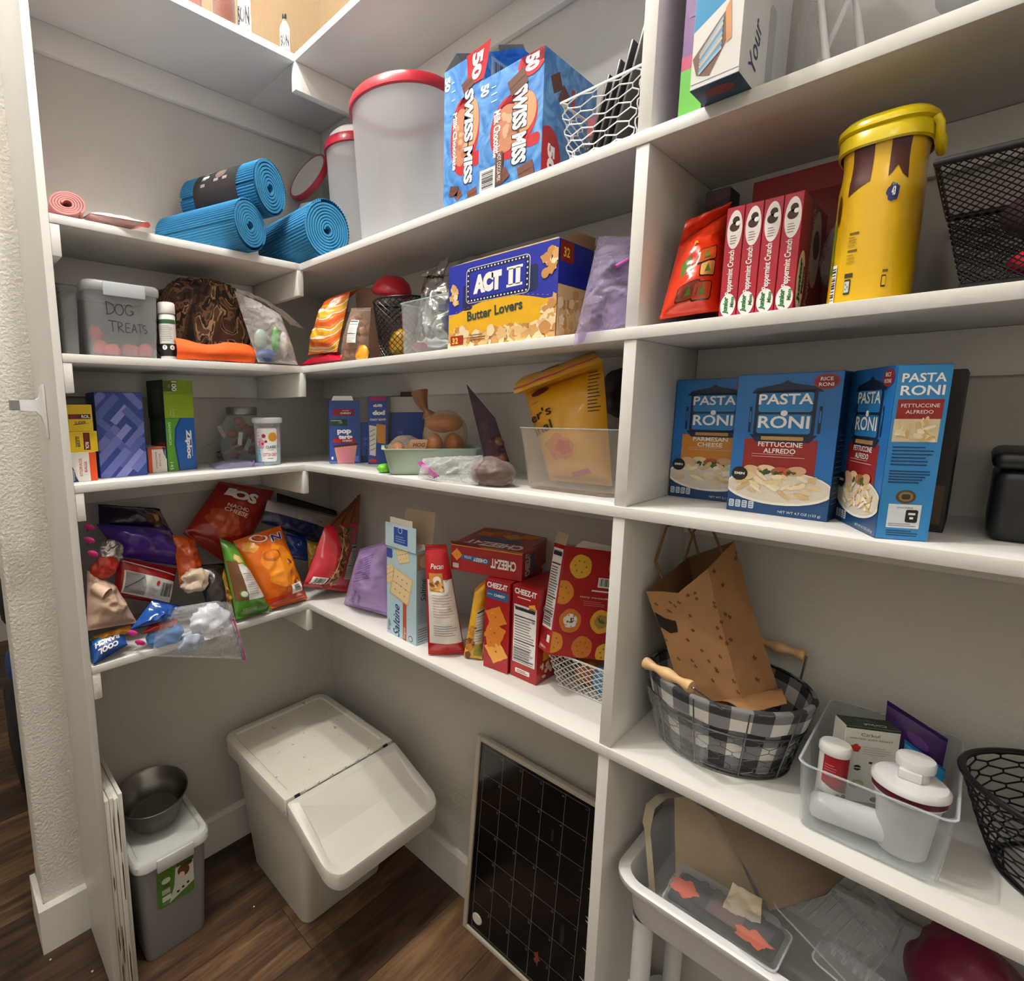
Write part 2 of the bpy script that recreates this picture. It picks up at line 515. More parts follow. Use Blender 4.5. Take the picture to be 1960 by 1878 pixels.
# ------------------------------------------------------------ built-in shelving
unit = thing('shelving_unit', 'white painted corner shelving built along both pantry walls with dividers and cleats', 'shelving')
def bd(name, a, b, m=paint, r=.0012):
    return MB().rbox(a, b, m, r=r, seg=2).build(name, unit)
for i in (1, 2, 3, 4, 5):
    z = ZT[i]
    bd('shelf_board', (DR + .0004, .0005, z - TH), (LX - .0005, DL, z))
    bd('shelf_board', (.0005, .0005, z - TH), (DR, YE, z))
    if i > 1:      # end cleat on the side panel and cleat under the corner joint
        bd('cleat', (LX - .0185, .019, z - TH - .0645), (LX - .0005, DL - .001, z - TH - .0003), paint2)
        bd('cleat', (DR - .011, .019, z - TH - .0685), (DR + .0085, DL + .0005, z - TH - .0003), paint2)
    else:
        bd('cleat', (.019, DL - .016, z - TH - .0685), (DR - .0005, DL + .004, z - TH - .0003), paint2)
    bd('ledger', (DR if i > 1 else .02, .0005, z - TH - .066), (LX - .0005, .018, z - TH - .0003), paint)
    bd('ledger', (.0005, .0005, z - TH - .066), (.018, YD - .0005, z - TH - .0003), paint)
    bd('ledger', (.0005, YD + DT + .0005, z - TH - .066), (.018, YE, z - TH - .0003), paint)
bd('side_panel', (LX, .0005, 0), (LX + PT, DL + .001, CEIL - .001))
tops = [0] + [ZT[i] for i in (5, 4, 3, 2)]
bots = [ZT[i] - TH for i in (5, 4, 3, 2, 1)]
for a, b in zip(tops, bots):
    bd('divider', (.0005, YD, a + .0003), (DR - .0025, YD + DT, b - .0003))
bd('end_panel', (.0005, YE, 0), (DR, YE + .018, 2.42))
# ============================================================ measuring and building helpers
_C = Vector((1.1446, 1.5698, 1.5))
def _ray(u, v): return _f + _r2 * ((u - CX_PX) / F_PX) - _u2 * ((v - CY_PX) / F_PX)
def at(u, v, **k):
    """the point of the place seen at photo pixel (u, v) that lies on the plane x=, y= or z="""
    (a, val), = k.items(); i = 'xyz'.index(a); d = _ray(u, v)
    return _C + d * ((val - _C[i]) / d[i])
def ridged(x, y, z, s, seed):
    p = Vector((x * s + seed * 7.3, y * s - seed * 3.1, z * s + seed * 1.7))
    return (1 - abs(mnoise.noise(p)) * 2) * .65 + (1 - abs(mnoise.noise(p * 2.3)) * 2) * .35
def settle(p, ref, e=0.0):
    """keep a soft thing's surface on its shelf and inside its bay"""
    zs = max([0.0] + [z for z in ZT.values() if z < ref.z + .01]); up = min([9.0] + [z - TH for z in ZT.values() if z - TH > ref.z])
    p = Vector(p); left = ref.y < YD
    if left: p.y = min(p.y, YD - .003)
    else: p.y = max(p.y, YD + DT + .003)
    if ref.y < DL + .02: p.x = min(p.x, LX - .003)
    p.x = max(p.x, .0035); p.y = max(p.y, .0035)
    a, b = p.x < DR + .007, (p.y < DL + .007 and p.x < LX)
    if a or b:
        if p.z < zs + .0014 + e:
            if p.z > zs - .014: p.z = zs + .0014 + e
            elif a and not b or (a and ref.y > DL + .03): p.x = DR + .007 + e
            else: p.y = DL + .007 + e
        if p.z > up - .0014: p.z = up - .0014
    return p
class Bag:
    """filled pouch between four corner points, pinched along its seals"""
    def __init__(s, TL, TR, BR, BL, t, crinkle=.004, seed=1, cs=22, sealt=.05, sealb=.05, pu=.55, pv=.5, skew=0.5, tb=1.0, sag=0.0):
        s.c = [Vector(x) for x in (TL, TR, BR, BL)]
        s.t = t; s.cr = crinkle; s.seed = seed; s.cs = cs; s.st = sealt; s.sb = sealb; s.pu = pu; s.pv = pv; s.tb = tb
        TL, TR, BR, BL = s.c
        s.W = ((TR - TL).length + (BR - BL).length) / 2; s.H = ((TL - BL).length + (TR - BR).length) / 2
        s.N = ((BR - BL) + (TR - TL)).cross((TL - BL) + (TR - BR)).normalized()
        s.sag = sag; s.ref = (TL + TR + BR + BL) / 4
    def prof(s, u, v):
        if v < s.sb or v > 1 - s.st: return 0.0
        w = (v - s.sb) / (1 - s.sb - s.st)
        return max(0, math.sin(PI * min(1, max(0, u)))) ** s.pu * max(0, math.sin(PI * (w ** .8))) ** s.pv
    def pt(s, u, v, side=1, h=0.0):
        TL, TR, BR, BL = s.c
        f = s.prof(u, v)
        k = .5 + (u - .5) * (1 - .10 * f)          # sides draw in where the bag is full
        a = BL.lerp(BR, k); b = TL.lerp(TR, k)
        p = a.lerp(b, v)
        e = min(1, 4 * min(u, 1 - u) + .35)
        r = ridged(p.x, p.y, p.z, s.cs, s.seed) * s.cr * (.35 + f) * e
        return settle(p + s.N * (side * (s.t / 2 * f * (1 if side > 0 else s.tb) + .0006) + r + h * side), s.ref, (.0006 if side * s.N.z > 0 else 0) + h * .5)
    def surf(s):
        return Surf(lambda a, b, h: s.pt(a / s.W, b / s.H, 1, h), False, step=.008, lift=.0007)
    def mesh(s, mf, mb_=None, nu=30, nv=38):
        mb = MB(); mb.smooth = 60
        mb.grid(lambda u, v: s.pt(u, v, 1), nu, nv, mf)
        mb.grid(lambda u, v: s.pt(1 - u, v, -1), nu, nv, mb_ or mf)
        return mb
    def seal(s, v0, v1, m, amp=.0012, n=26):
        mb = MB(); mb.smooth = 20
        def f(u, v, side):
            p = s.pt(u, v0 + (v1 - v0) * v, 1 if side > 0 else -1, .0008)
            return p + s.N * amp * math.sin(v * PI * 8) * .5
        mb.grid(lambda u, v: f(u, v, 1), n, 10, m); mb.grid(lambda u, v: f(1 - u, v, -1), n, 10, m)
        return mb
def lump(c, r, crinkle, seed, m, cs=18, nu=44, nv=26, flat=None, mf=None, pw=1.0, R=None):
    """a crumpled heap: an ellipsoid with creases, its base cut flat at height `flat`"""
    mb = MB(); mb.smooth = 70; c = Vector(c)
    def f(u, v):
        a = 2 * PI * u; b = PI * (v - .5)
        d = Vector((math.cos(a) * math.cos(b), math.sin(a) * math.cos(b), math.sin(b)))
        d = Vector([math.copysign(abs(x) ** pw, x) for x in d])
        o = Vector((d.x * r[0], d.y * r[1], d.z * r[2]))
        if R is not None: o = R @ o
        p = c + o
        k = ridged(p.x, p.y, p.z, cs, seed)
        p = p + (o.normalized() if o.length > 0 else d) * crinkle * k
        if flat is not None and p.z < flat: p.z = flat
        return settle(p, c) if c.z > .85 and c.x > 0 and c.y > 0 else p
    return mb.grid(f, nu, nv, m, closed_u=True, mf=mf)
def wires(mb, fn, nu, nv, r, m, kind='diamond', n=4, sub=1, closed=False):
    """wire lattice on a surface fn(u,v)"""
    if kind == 'diamond':
        for s in (1, -1):
            for i in range(-nv if not closed else 0, nu + (nv if not closed else 0)):
                pts = []
                for j in range(nv * sub + 1):
                    jj = j / sub
                    u = (i + s * jj) if not closed else (i + s * jj)
                    if not closed and (u < -1e-6 or u > nu + 1e-6): 
                        continue
                    pts.append(fn((u / nu) % 1.0 if closed else u / nu, jj / nv))
                if len(pts) > 1: mb.tube(pts, r, m, n=n, cap=False)
    elif kind == 'hex':
        nv = max(2, round(nv / 1.5)) if not closed else nv
        # expanded / hexagonal mesh: zigzag wires that touch their neighbours
        for i in range(nu + 1):
            pts = []
            for j in range(nv * 4 + 1):
                ph = j % 4
                d = (-.5, -.5, .5, .5)[ph]
                u = i + (d if i % 2 == 0 else -d) * 1.0
                if not closed: u = min(nu, max(0, u))
                pts.append(fn((u / nu) % 1.0 if closed else u / nu, j / (nv * 4)))
            mb.tube(pts, r, m, n=n, cap=False)
    elif kind == 'square':
        for i in range(nu + (0 if closed else 1)):
            mb.tube([fn(i / nu, j / (nv * sub)) for j in range(nv * sub + 1)], r, m, n=n, cap=False)
        for j in range(nv + 1):
            mb.tube([fn(i / (nu * sub), j / nv) for i in range(nu * sub + (0 if closed else 1))], r, m, n=n, cap=False, closed=closed)
    return mb
def rring(a, b, r, z, n=6, cx=0, cy=0):
    """points of a rounded rectangle of half sizes a, b"""
    p = []
    for sx, sy, t0 in ((1, 1, 0), (-1, 1, 90), (-1, -1, 180), (1, -1, 270)):
        for i in range(n + 1):
            t = rad(t0 + 90 * i / n); p.append(Vector((cx + sx * (a - r) + r * math.cos(t), cy + sy * (b - r) + r * math.sin(t), z)))
    return p
def loft(mb, rings, m, cap0=False, cap1=False, T=None):
    n = len(rings[0]); vs = [p for R in rings for p in R]; fs = []
    for j in range(len(rings) - 1):
        for i in range(n):
            k = (i + 1) % n; fs.append([j * n + i, j * n + k, (j + 1) * n + k, (j + 1) * n + i])
    if cap0: fs.append(list(range(n))[::-1])
    if cap1: fs.append([(len(rings) - 1) * n + i for i in range(n)])
    return mb.addT(vs, fs, m, T)
def clipr(P, x0, y0, x1, y1):
    """cut a convex polygon to a rectangle"""
    for ax, lim, sgn in ((0, x0, 1), (0, x1, -1), (1, y0, 1), (1, y1, -1)):
        o = []
        for i in range(len(P)):
            a, b = P[i - 1], P[i]
            ia, ib = sgn * (a[ax] - lim) >= 0, sgn * (b[ax] - lim) >= 0
            if ia != ib:
                t = (lim - a[ax]) / (b[ax] - a[ax]); o.append((a[0] + t * (b[0] - a[0]), a[1] + t * (b[1] - a[1])))
            if ib: o.append(b)
        P = o
        if len(P) < 3: return []
    return P
_poly0 = Pr.poly
def _polyc(s, pts, m, L=1):
    c = getattr(s, 'clip', None)
    if c:
        pts = clipr(list(pts), *c)
        if len(pts) < 3: return s
    return _poly0(s, pts, m, L)
Pr.poly = _polyc
def food(pr, u0, v0, u1, v1, n, cols, a, b, seed, L=3, wob=.12):
    rnd = random.Random(seed)
    for i in range(n):
        pr.ell(rnd.uniform(u0, u1), rnd.uniform(v0, v1), a * rnd.uniform(.6, 1.2), b * rnd.uniform(.6, 1.2), rnd.choice(cols), L + i * .05, n=10, rot=rnd.uniform(0, 180), wob=wob)
def nutri(pr, u0, v0, u1, v1, L=2, seed=4, bg=None, n=14):
    pr.rect(u0, v0, u1, v1, bg or WHITE, L)
    du, dv = u1 - u0, v1 - v0
    pr.rect(u0 + du * .06, v1 - dv * .09, u1 - du * .06, v1 - dv * .04, INK, L + 1)
    for k in (.2, .62): pr.rect(u0 + du * .05, v1 - dv * k, u1 - du * .05, v1 - dv * (k - .018), INK, L + 1)
    pr.lines(u0 + du * .06, v0 + dv * .04, u1 - du * .06, v1 - dv * .22, n, M('6b6b6b', .6), w=dv * .014, L=L + 1, seed=seed)
# ============================================================ shelf 4, right of the divider: pasta boxes
cB = M('17599c', .35, coat=.2); cNavy = M('15233f', .4); cLB = M('2a7fc0', .35); cRed = M('8f2320', .4); cOr = M('c9832a', .4)
cCream = [M('ead9b4', .5), M('e0c99a', .5), M('f2e6c8', .5), M('d2b47c', .5)]; cGold = M('b08a4e', .45)
def tram(p, x0, x1, y0, y1):
    w = x1 - x0; h = y1 - y0
    p.poly([(x0, y0 + h * .80), (x0 + w * .06, y0 + h * .88), (x0 + w * .42, y0 + h * .95), (x0 + w * .5, y0 + h), (x0 + w * .58, y0 + h * .95), (x0 + w * .94, y0 + h * .88), (x1, y0 + h * .80)], cNavy, 2)
    p.rrect(x0 + w * .07, y0 + h * .1, x1 - w * .07, y0 + h * .84, cNavy, r=w * .05, L=2)
    p.rrect(x0 + w * .12, y0 + h * .49, x1 - w * .12, y0 + h * .80, cLB, r=w * .04, L=3)
    p.rrect(x0 + w * .12, y0 + h * .14, x1 - w * .12, y0 + h * .45, cLB, r=w * .04, L=3)
    for x in (x0 - w * .01, x1 - w * .03):
        p.rect(x, y0 + h * .15, x + w * .04, y0 + h * .58, cNavy, 2); p.rect(x + w * .01, y0 + h * .32, x + w * .03, y0 + h * .5, cLB, 3)
    p.poly([(x0 + w * .02, y0 + h * .12), (x1 - w * .02, y0 + h * .12), (x1 - w * .12, y0), (x0 + w * .12, y0)], cNavy, 2)
    p.rrect(x0 + w * .2, y0 + h * .03, x1 - w * .2, y0 + h * .09, cGold, r=w * .01, L=3)
    p.ell(x0 + w * .5, y0 + h * .47, w * .05, w * .05, WHITE, 4, n=16)
def pasta_front(p, w, h, title, ban, seed, sub):
    p.clip = (0.0004, 0.0004, w - .0004, h - .0004)
    p.ell(w * .5, h * .62, w * .75, h * .52, M('1f6cb2', .35), .5)
    p.rect(0, 0, w, h * .19, M('12406f', .35), .7)
    tram(p, w * .16, w * .84, h * .525, h * .955)
    p.text('PASTA', w * .5, h * .825, h * .074, WHITE, w=w * .52, bold=.02, L=5)
    p.text('RONI', w * .5, h * .665, h * .086, WHITE, w=w * .49, bold=.02, L=5)
    p.rect(w * .13, h * .24, w * .84, h * .545, ban, 1.5)
    a, b = title
    p.text(a, w * .49, h * .508, h * .034, WHITE, w=w * .43, bold=.015, L=3)
    p.text(b, w * .49, h * .462, h * .034, WHITE, w=w * .31, bold=.015, L=3)
    p.lines(w * .22, h * .41, w * .76, h * .445, 2, M('d8b0a0', .5), w=.0008, L=3)
    p.ell(w * .5, h * .2, w * .53, h * .125, M('eee9df', .4), 4); p.ell(w * .5, h * .205, w * .5, h * .112, M('d9cfc0', .4), 5)
    rnd = random.Random(seed)
    for k in range(4): p.ell(w * (.25 + .14 * k), h * (.315 + .01 * (k % 2)), w * .10, h * .034, M(('d9b48c', 'e6c8a2', 'b8552e', 'caa27a')[k], .5), 6, rot=-15 + 8 * k)
    food(p, w * .3, h * .285, w * .7, h * .315, 9, [M('2f4a26', .6), M('47662f', .6)], w * .035, h * .012, seed, 6.5)
    for k in range(34):
        u = w * rnd.uniform(.12, .92); v = h * rnd.uniform(.15, .285)
        p.ell(u, v, w * rnd.uniform(.045, .09), h * rnd.uniform(.010, .018), rnd.choice(cCream), 7 + k * .08, n=12, rot=rnd.uniform(-50, 50), wob=.08)
    p.ell(w * .115, h * .285, w * .085, w * .085, M('1c1a1b', .4), 11, n=22); p.text(sub, w * .115, h * .286, h * .019, WHITE, w=w * .11, L=12, bold=.03)
    for k in range(4): p.rrect(w * (.025 + .07 * k), h * .03, w * (.08 + .07 * k), h * .085, M('c9d6e4', .4), r=w * .012, L=3); p.lines(w * (.033 + .07 * k), h * .036, w * (.072 + .07 * k), h * .08, 3, cNavy, w=.0009, L=4) if k < 4 else None
    p.text('RICE', w * .855, h * .955, h * .024, WHITE, L=5, bold=.01); p.text('RONI', w * .855, h * .918, h * .024, WHITE, L=5, bold=.01)
    p.ell(w * .855, h * .937, w * .115, h * .052, M('9a2a2c', .4), 3); p.ell(w * .855, h * .937, w * .1, h * .044, M('7f1f24', .4), 4)
def pasta_box(label, loc, rz, title, ban, seed, wt, side=False):
    w, d, h = .1235, .048, .2065
    t = thing('pasta_box', label, 'box', loc, rz, None)
    mb, F = carton(w, d, h, cB)
    pasta_front(F['f'], w, h, title, ban, seed, '5MIN')
    F['f'].text(wt, w * .74, h * .028, h * .022, M('dfe8f0', .4), w=w * .4, L=3)
    p = F['r']; p.clip = (.0004, .0004, d - .0004, h - .0004)
    p.rect(0, 0, d, h, M('2e86c6', .35), .5) if side else None
    if side:
        p.text('PASTA', d * .5, h * .93, h * .05, WHITE, w=d * .8, bold=.02); p.text('RONI', d * .5, h * .86, h * .055, WHITE, w=d * .8, bold=.02)
        p.rect(d * .08, h * .70, d * .92, h * .81, cRed, 1); p.text('FETTUCCINE', d * .5, h * .775, h * .02, WHITE, w=d * .7); p.text('ALFREDO', d * .5, h * .74, h * .02, WHITE, w=d * .5)
        p.rect(d * .06, h * .57, d * .9, h * .70, M('d8c9a4', .5), 1); food(p, d * .1, h * .585, d * .85, h * .69, 22, cCream, d * .14, h * .014, seed, 2)
        p.lines(d * .1, h * .43, d * .9, h * .55, 6, M('173a66', .5), w=.0016); p.lines(d * .1, h * .33, d * .9, h * .41, 5, M('173a66', .5), w=.0016, seed=6)
        p.ell(d * .48, h * .255, d * .19, h * .04, M('54452f', .4), 1); p.ell(d * .48, h * .255, d * .14, h * .028, M('8a7448', .4), 2); p.rrect(d * .4, h * .24, d * .56, h * .27, M('3a2f20', .4), r=.002, L=3)
        p.rect(d * .18, h * .07, d * .8, h * .21, M('dfe5ea', .5), 1); p.text('smartlabel', d * .49, h * .192, h * .012, M('6a7078', .5), L=2)
        p.rrect(d * .52, h * .105, d * .75, h * .18, M('16181c', .4), r=.002, L=2); p.rect(d * .57, h * .15, d * .7, h * .162, WHITE, 3); p.rect(d * .6, h * .125, d * .67, h * .138, WHITE, 3)
        p.lines(d * .22, h * .078, d * .76, h * .1, 2, M('8a9098', .5), w=.0009)
        p.lines(d * .2, h * .02, d * .82, h * .06, 3, M('173a66', .5), w=.0012)
    else:
        p.rect(0, 0, d, h, M('11305a', .35), .5); p.lines(d * .1, h * .1, d * .9, h * .6, 14, M('6f93b8', .5), w=.001)
    mb.build('carton', t)
    fl = MB(); fl.box((.001, .001, h), (w - .001, d - .001, h + .0008), M('1c5c9c', .4)); fl.rbox((.003, d * .45, h + .0008), (w - .003, d * .5, h + .0014), M('154a80', .4), r=.0002, seg=1)
    fl.build('top_flap', t)
    return t
z4 = ZT[4] + .0004
pasta_box('blue pasta box with orange parmesan cheese banner, leftmost on its shelf next to the divider', (.112, 1.1865 + .0205, z4), 86.2, ('PARMESAN', 'CHEESE'), cOr, 5, 'NET WT 5.1 OZ (144 g)')
pasta_box('blue pasta box with red fettuccine alfredo banner facing the front, between its two neighbours', (.188, 1.319, z4), 85.8, ('FETTUCCINE', 'ALFREDO'), cRed, 9, 'NET WT 4.7 OZ (133 g)')
pasta_box('blue fettuccine alfredo pasta box turned with its narrow side to the front', (.270 - .1235 * .905, 1.496 - .1235 * .426 + .002, z4), 25.2, ('FETTUCCINE', 'ALFREDO'), cRed, 13, 'NET WT 4.7 OZ (133 g)', True)
# dark carton behind the turned box
t = thing('carton', 'dark carton standing behind the turned pasta box on the same shelf', 'box', (.175, 1.527, z4), 90)
mb, F = carton(.024, .10, .203, M('1a1512', .5)); F['f'].rect(.002, .01, .02, .06, M('4a3420', .5)); mb.build('carton', t); 
mb = MB(); mb.box((.001, .001, .203), (.023, .099, .2036), M('241c18', .5)); mb.build('top_flap', t)
# black appliance-like case at the far right edge
t = thing('storage_case', 'black plastic case at the far right end of the pasta shelf', 'case', (.03, 1.585, z4), 0)
mb = MB(); mb.rbox((0, 0, 0), (.16, .25, .085), M('17181a', .45), r=.012, seg=3); mb.build('case_base', t)
mb = MB(); mb.rbox((-.004, -.004, .0855), (.164, .254, .106), M('101113', .4), r=.009, seg=3); mb.build('lid', t)
# ============================================================ on the floor
# --- flip-top bin in the corner
binm = M('d9d7ce', .42, var=.03, scale=6); 
def speckle(base, dark):
    m = bpy.data.materials.new('soiled_plastic'); m.use_nodes = True; nt = m.node_tree; b = nt.nodes['Principled BSDF']
    tc = nt.nodes.new('ShaderNodeTexCoord'); n1 = nt.nodes.new('ShaderNodeTexNoise'); n1.inputs['Scale'].default_value = 28; n1.inputs['Detail'].default_value = 5; n1.inputs['Distortion'].default_value = 1.5
    n2 = nt.nodes.new('ShaderNodeTexNoise'); n2.inputs['Scale'].default_value = 5; n2.inputs['Detail'].default_value = 3
    cr = nt.nodes.new('ShaderNodeValToRGB'); cr.color_ramp.elements[0].position = .66; cr.color_ramp.elements[1].position = .74
    cr.color_ramp.elements[0].color = (0, 0, 0, 1); cr.color_ramp.elements[1].color = (1, 1, 1, 1)
    nt.links.new(tc.outputs['Object'], n1.inputs['Vector']); nt.links.new(tc.outputs['Object'], n2.inputs['Vector']); nt.links.new(n1.outputs['Fac'], cr.inputs[0])
    mx0 = nt.nodes.new('ShaderNodeMixRGB'); mx0.inputs[1].default_value = lin(base) + [1]; mx0.inputs[2].default_value = lin('cfcabb') + [1]; nt.links.new(n2.outputs['Fac'], mx0.inputs[0])
    mx = nt.nodes.new('ShaderNodeMixRGB'); mx.inputs[2].default_value = lin(dark) + [1]
    sc_ = nt.nodes.new('ShaderNodeMath'); sc_.operation = 'MULTIPLY'; sc_.inputs[1].default_value = .75
    nt.links.new(cr.outputs[0], sc_.inputs[0]); nt.links.new(sc_.outputs[0], mx.inputs[0]); nt.links.new(mx0.outputs[0], mx.inputs[1]); nt.links.new(mx.outputs[0], b.inputs['Base Color'])
    b.inputs['Roughness'].default_value = .45
    return m
t = thing('flip_top_bin', 'large off-white plastic bin with a flip-top lid, standing on the floor in the corner', 'bin', (.2875, .12, 0), 0)
# local: x across (0.39), y towards the room
mb = MB(); mb.smooth = 40
loft(mb, [rring(.148, .155, .028, 0, 5, 0, .16), rring(.150, .158, .03, .004, 5, 0, .16), rring(.178, .205, .035, .34, 5, 0, .165), rring(.180, .208, .035, .392, 5, 0, .165)], binm, cap0=True)
mb.build('bin_body', t)
def lidplate(mb, prof, x0, x1, m, r=.03):
    pass
# rear fixed lid: y from -0.075 to 0.322 at z .40-.445 ; front flap slopes down to y .53, z .335
def lid_ring(y0, y1, x, z0, z1, r0, r1, n=6, off=0.0, lift=0.0):
    """rounded outline on a sloped plane; rear corners radius r0, front corners r1"""
    p = []
    for (cx, cy, a, r) in ((x - r1, y1 - r1, 0, r1), (-(x - r1), y1 - r1, 90, r1), (-(x - r0), y0 + r0, 180, r0), (x - r0, y0 + r0, 270, r0)):
        for i in range(n + 1):
            tt = rad(a + 90 * i / n); q = (cx + r * math.cos(tt), cy + r * math.sin(tt)); p.append(q)
    return [Vector((a, b, z0 + (z1 - z0) * (b - y0) / (y1 - y0) + lift)) for a, b in p]
lm = speckle('e3e1d8', '5a4a3a')
def lid(name, y0, y1, z0, z1, x, r0, r1, skirt, m):
    mb = MB(); mb.smooth = 35
    R = [lid_ring(y0 + .003, y1 - .003, x - .003, z0, z1, r0, r1, lift=-skirt), lid_ring(y0, y1, x, z0, z1, r0, r1, lift=-.010),
         lid_ring(y0 + .002, y1 - .002, x - .002, z0, z1, r0, r1, lift=-.003), lid_ring(y0 + .009, y1 - .009, x - .009, z0, z1, r0 * .8, r1 * .8, lift=0),
         lid_ring(y0 + .026, y1 - .030, x - .026, z0, z1, r0 * .6, r1 * .6, lift=0), lid_ring(y0 + .031, y1 - .035, x - .031, z0, z1, r0 * .5, r1 * .5, lift=-.005)]
    loft(mb, R, m, cap1=True)
    loft(mb, [R[0], [v + Vector((0, 0, .001)) for v in lid_ring(y0 + .006, y1 - .006, x - .006, z0, z1, r0, r1, lift=-skirt)], lid_ring(y0 + .006, y1 - .006, x - .006, z0, z1, r0, r1, lift=-.008)], m, cap1=True)
    return mb.build(name, t)
lid('fixed_lid', -.075, .318, .443, .443, .203, .04, .006, .052, lm)
lid('flip_lid', .323, .532, .441, .352, .203, .006, .045, .050, binm)
mb = MB()
for k in range(6):
    xk = -.12 + .048 * k; mb.tube([(xk - .018, .3205, .4425), (xk + .018, .3205, .4425)], .0035, binm, n=10)
for xk in (-.165, .165): mb.box((xk - .008, .318, .436), (xk + .008, .323, .4425), BLACK)
mb.build('hinge', t)
# --- grey pet food container and steel bowl
gr = M('8b8d8e', .45, var=.03); lg = M('c9cbc8', .4, var=.03)
t = thing('pet_food_container', 'tall grey plastic container with light grey snap lid and green label, on the floor', 'container', (.737, .132, 0), 0)
mb = MB(); mb.smooth = 40
loft(mb, [rring(.082, .108, .02, .0, 5), rring(.084, .110, .022, .006, 5), rring(.096, .128, .03, .30, 5)], gr, cap0=True); mb.build('tub', t)
mb = MB(); mb.smooth = 40
loft(mb, [rring(.100, .132, .032, .292, 6), rring(.106, .139, .036, .300, 6), rring(.106, .139, .036, .318, 6), rring(.100, .133, .032, .326, 6), rring(.088, .121, .03, .326, 6), rring(.084, .117, .03, .318, 6)], lg, cap1=True)
loft(mb, [rring(.100, .132, .032, .292, 6), rring(.098, .130, .03, .293, 6), rring(.098, .130, .03, .31, 6)], lg); mb.build('lid', t)
mb = MB(); mb.rbox((-.05, .1385, .286), (.05, .146, .3245), lg, r=.004, seg=2); mb.build('latch', t)
mb = MB(); S = Surf.plane((.050, .1185 + .006, .1585), (-1, 0, 0), (0, .058, 1)); p = Pr(mb, S)
p.rrect(0, 0, .1, .118, M('4f7d2c', .4), r=.008, L=1); p.poly([(.052, .118), (.1, .118), (.1, .034), (.03, .004), (.045, .05)], M('d9dcd6', .45), 2)
p.ell(.072, .085, .016, .020, M('6b3d22', .5), 3, rot=20); p.ell(.066, .072, .009, .011, M('ead8c6', .5), 3.5); p.ell(.085, .10, .013, .007, M('4a2a18', .5), 3); p.rect(.052, .104, .1, .118, M('3d5c26', .4), 2.5)
p.ell(.024, .082, .012, .009, M('cfd8c0', .4), 3); p.text('OD', .024, .066, .008, M('2a4020', .4), L=3, bold=.03)
p.rect(.012, .040, .034, .056, M('b7c7a2', .4), 3); p.rect(.012, .018, .036, .034, M('dfe6d6', .4), 3); p.lines(.012, .006, .036, .016, 3, M('a8bf90', .4), w=.001, L=3)
for k in range(3): p.ell(.055 + .014 * k, .026 + .006 * k, .004, .004, BLACK, 3, n=12)
mb.build('paper_label', t)
stl = M('8d8a86', .28, metal=1.0, var=.05)
mb = MB(); mb.smooth = 50
mb.lathe([(.0, .002), (.062, .002), (.074, .006), (.098, .078), (.103, .081), (.1045, .083), (.103, .0845), (.0965, .080), (.072, .010), (.060, .006), (0, .006)], stl, n=56)
b = mb.build('dog_bowl'); tag(b, 'stainless steel dog bowl resting tilted on the grey pet food container', 'bowl'); place(b, (.738, .118, .3335), rot=(rad(-3), rad(3), 0)); b.scale = (.95, .95, 1)
# --- white boards leaning against the side panel
woodchip = M('5b3a2a', .8, var=.3, scale=30)
bm_ = [M('dddbd2', .5, var=.05, scale=12), M('d6d3c9', .5, var=.05, scale=12), M('e2e0d8', .5, var=.05, scale=12), M('dad8cf', .5, var=.05, scale=12)]
xs = [(.8945, .010), (.8838, .0085), (.8745, .011), (.8625, .0095)]
lb = ['white painted shelf board leaning against the side panel, outermost of four', 'white painted shelf board second from the side panel with chipped brown edge', 'white painted shelf board third from the side panel', 'white painted shelf board of the leaning stack nearest the grey container']
for k, (xr, th) in enumerate(xs):
    mb = MB(); h = .552 + .004 * (k % 2); y1 = .268 + .003 * (k % 3)
    mb.rbox((xr - th, .03, .0005), (xr, y1, h), bm_[k], r=.0012, seg=2)
    if k in (0, 1, 2):
        rnd = random.Random(k + 3)
        for q in range(3):
            zz = rnd.uniform(.05, .5); p = Pr(mb, Surf.plane((xr, y1, zz), (-1, 0, 0), (0, 0, 1))); p.ell(th * rnd.uniform(.2, .8), 0, th * .16, rnd.uniform(.02, .07), woodchip, 1, n=16, wob=.2)
    tag(mb.build('shelf_board_offcut'), lb[k], 'board', 'boards leaning by the side panel')
# --- calendar board
frm = M('c8beb0', .5, var=.06, scale=20); blk = M('070709', .12, var=.02)
ca = thing('calendar_board', 'black acrylic monthly calendar in a pale wooden frame, standing sideways on the floor', 'calendar board', (.082, .735, 0.0005), 0, None, rot=(0, rad(-4.6), 0))
# local: y along the wall, z up, front faces +x
W_, H_ = .405, .590
mb = MB(); mb.box((-.008, .012, .012), (.0, W_ - .012, H_ - .012), blk)
p = Pr(mb, Surf.plane((0, 0, 0), (0, 1, 0), (0, 0, 1)))
ln = M('7d7d80', .5); tx = M('b9b9ba', .5)
x0, y0, cw, ch = .028, .022, .0600, .0775
for k in range(6): p.rect(x0 + cw * k - .0005, y0, x0 + cw * k + .0005, y0 + ch * 7, ln, 1)
for k in range(8): p.rect(x0, y0 + ch * k - .0005, x0 + cw * 5, y0 + ch * k + .0005, ln, 1)
for k, s in enumerate('STWTMS'[::-1]): p.text('SMTWTF'[k], x0 + cw * 5 + .024, y0 + ch * (6.45 - k), .016, tx, rot=-90, shear=.3, L=2)
p.text('S', x0 + cw * 5 + .024, y0 + ch * .45, .016, tx, rot=-90, shear=.3, L=2)
for i in range(5):
    for j in range(7):
        p.text(str(1 + (4 - i) * 7 + (6 - j)), x0 + cw * (i + .9), y0 + ch * (j + .9), .006, ln, rot=-90, L=2)
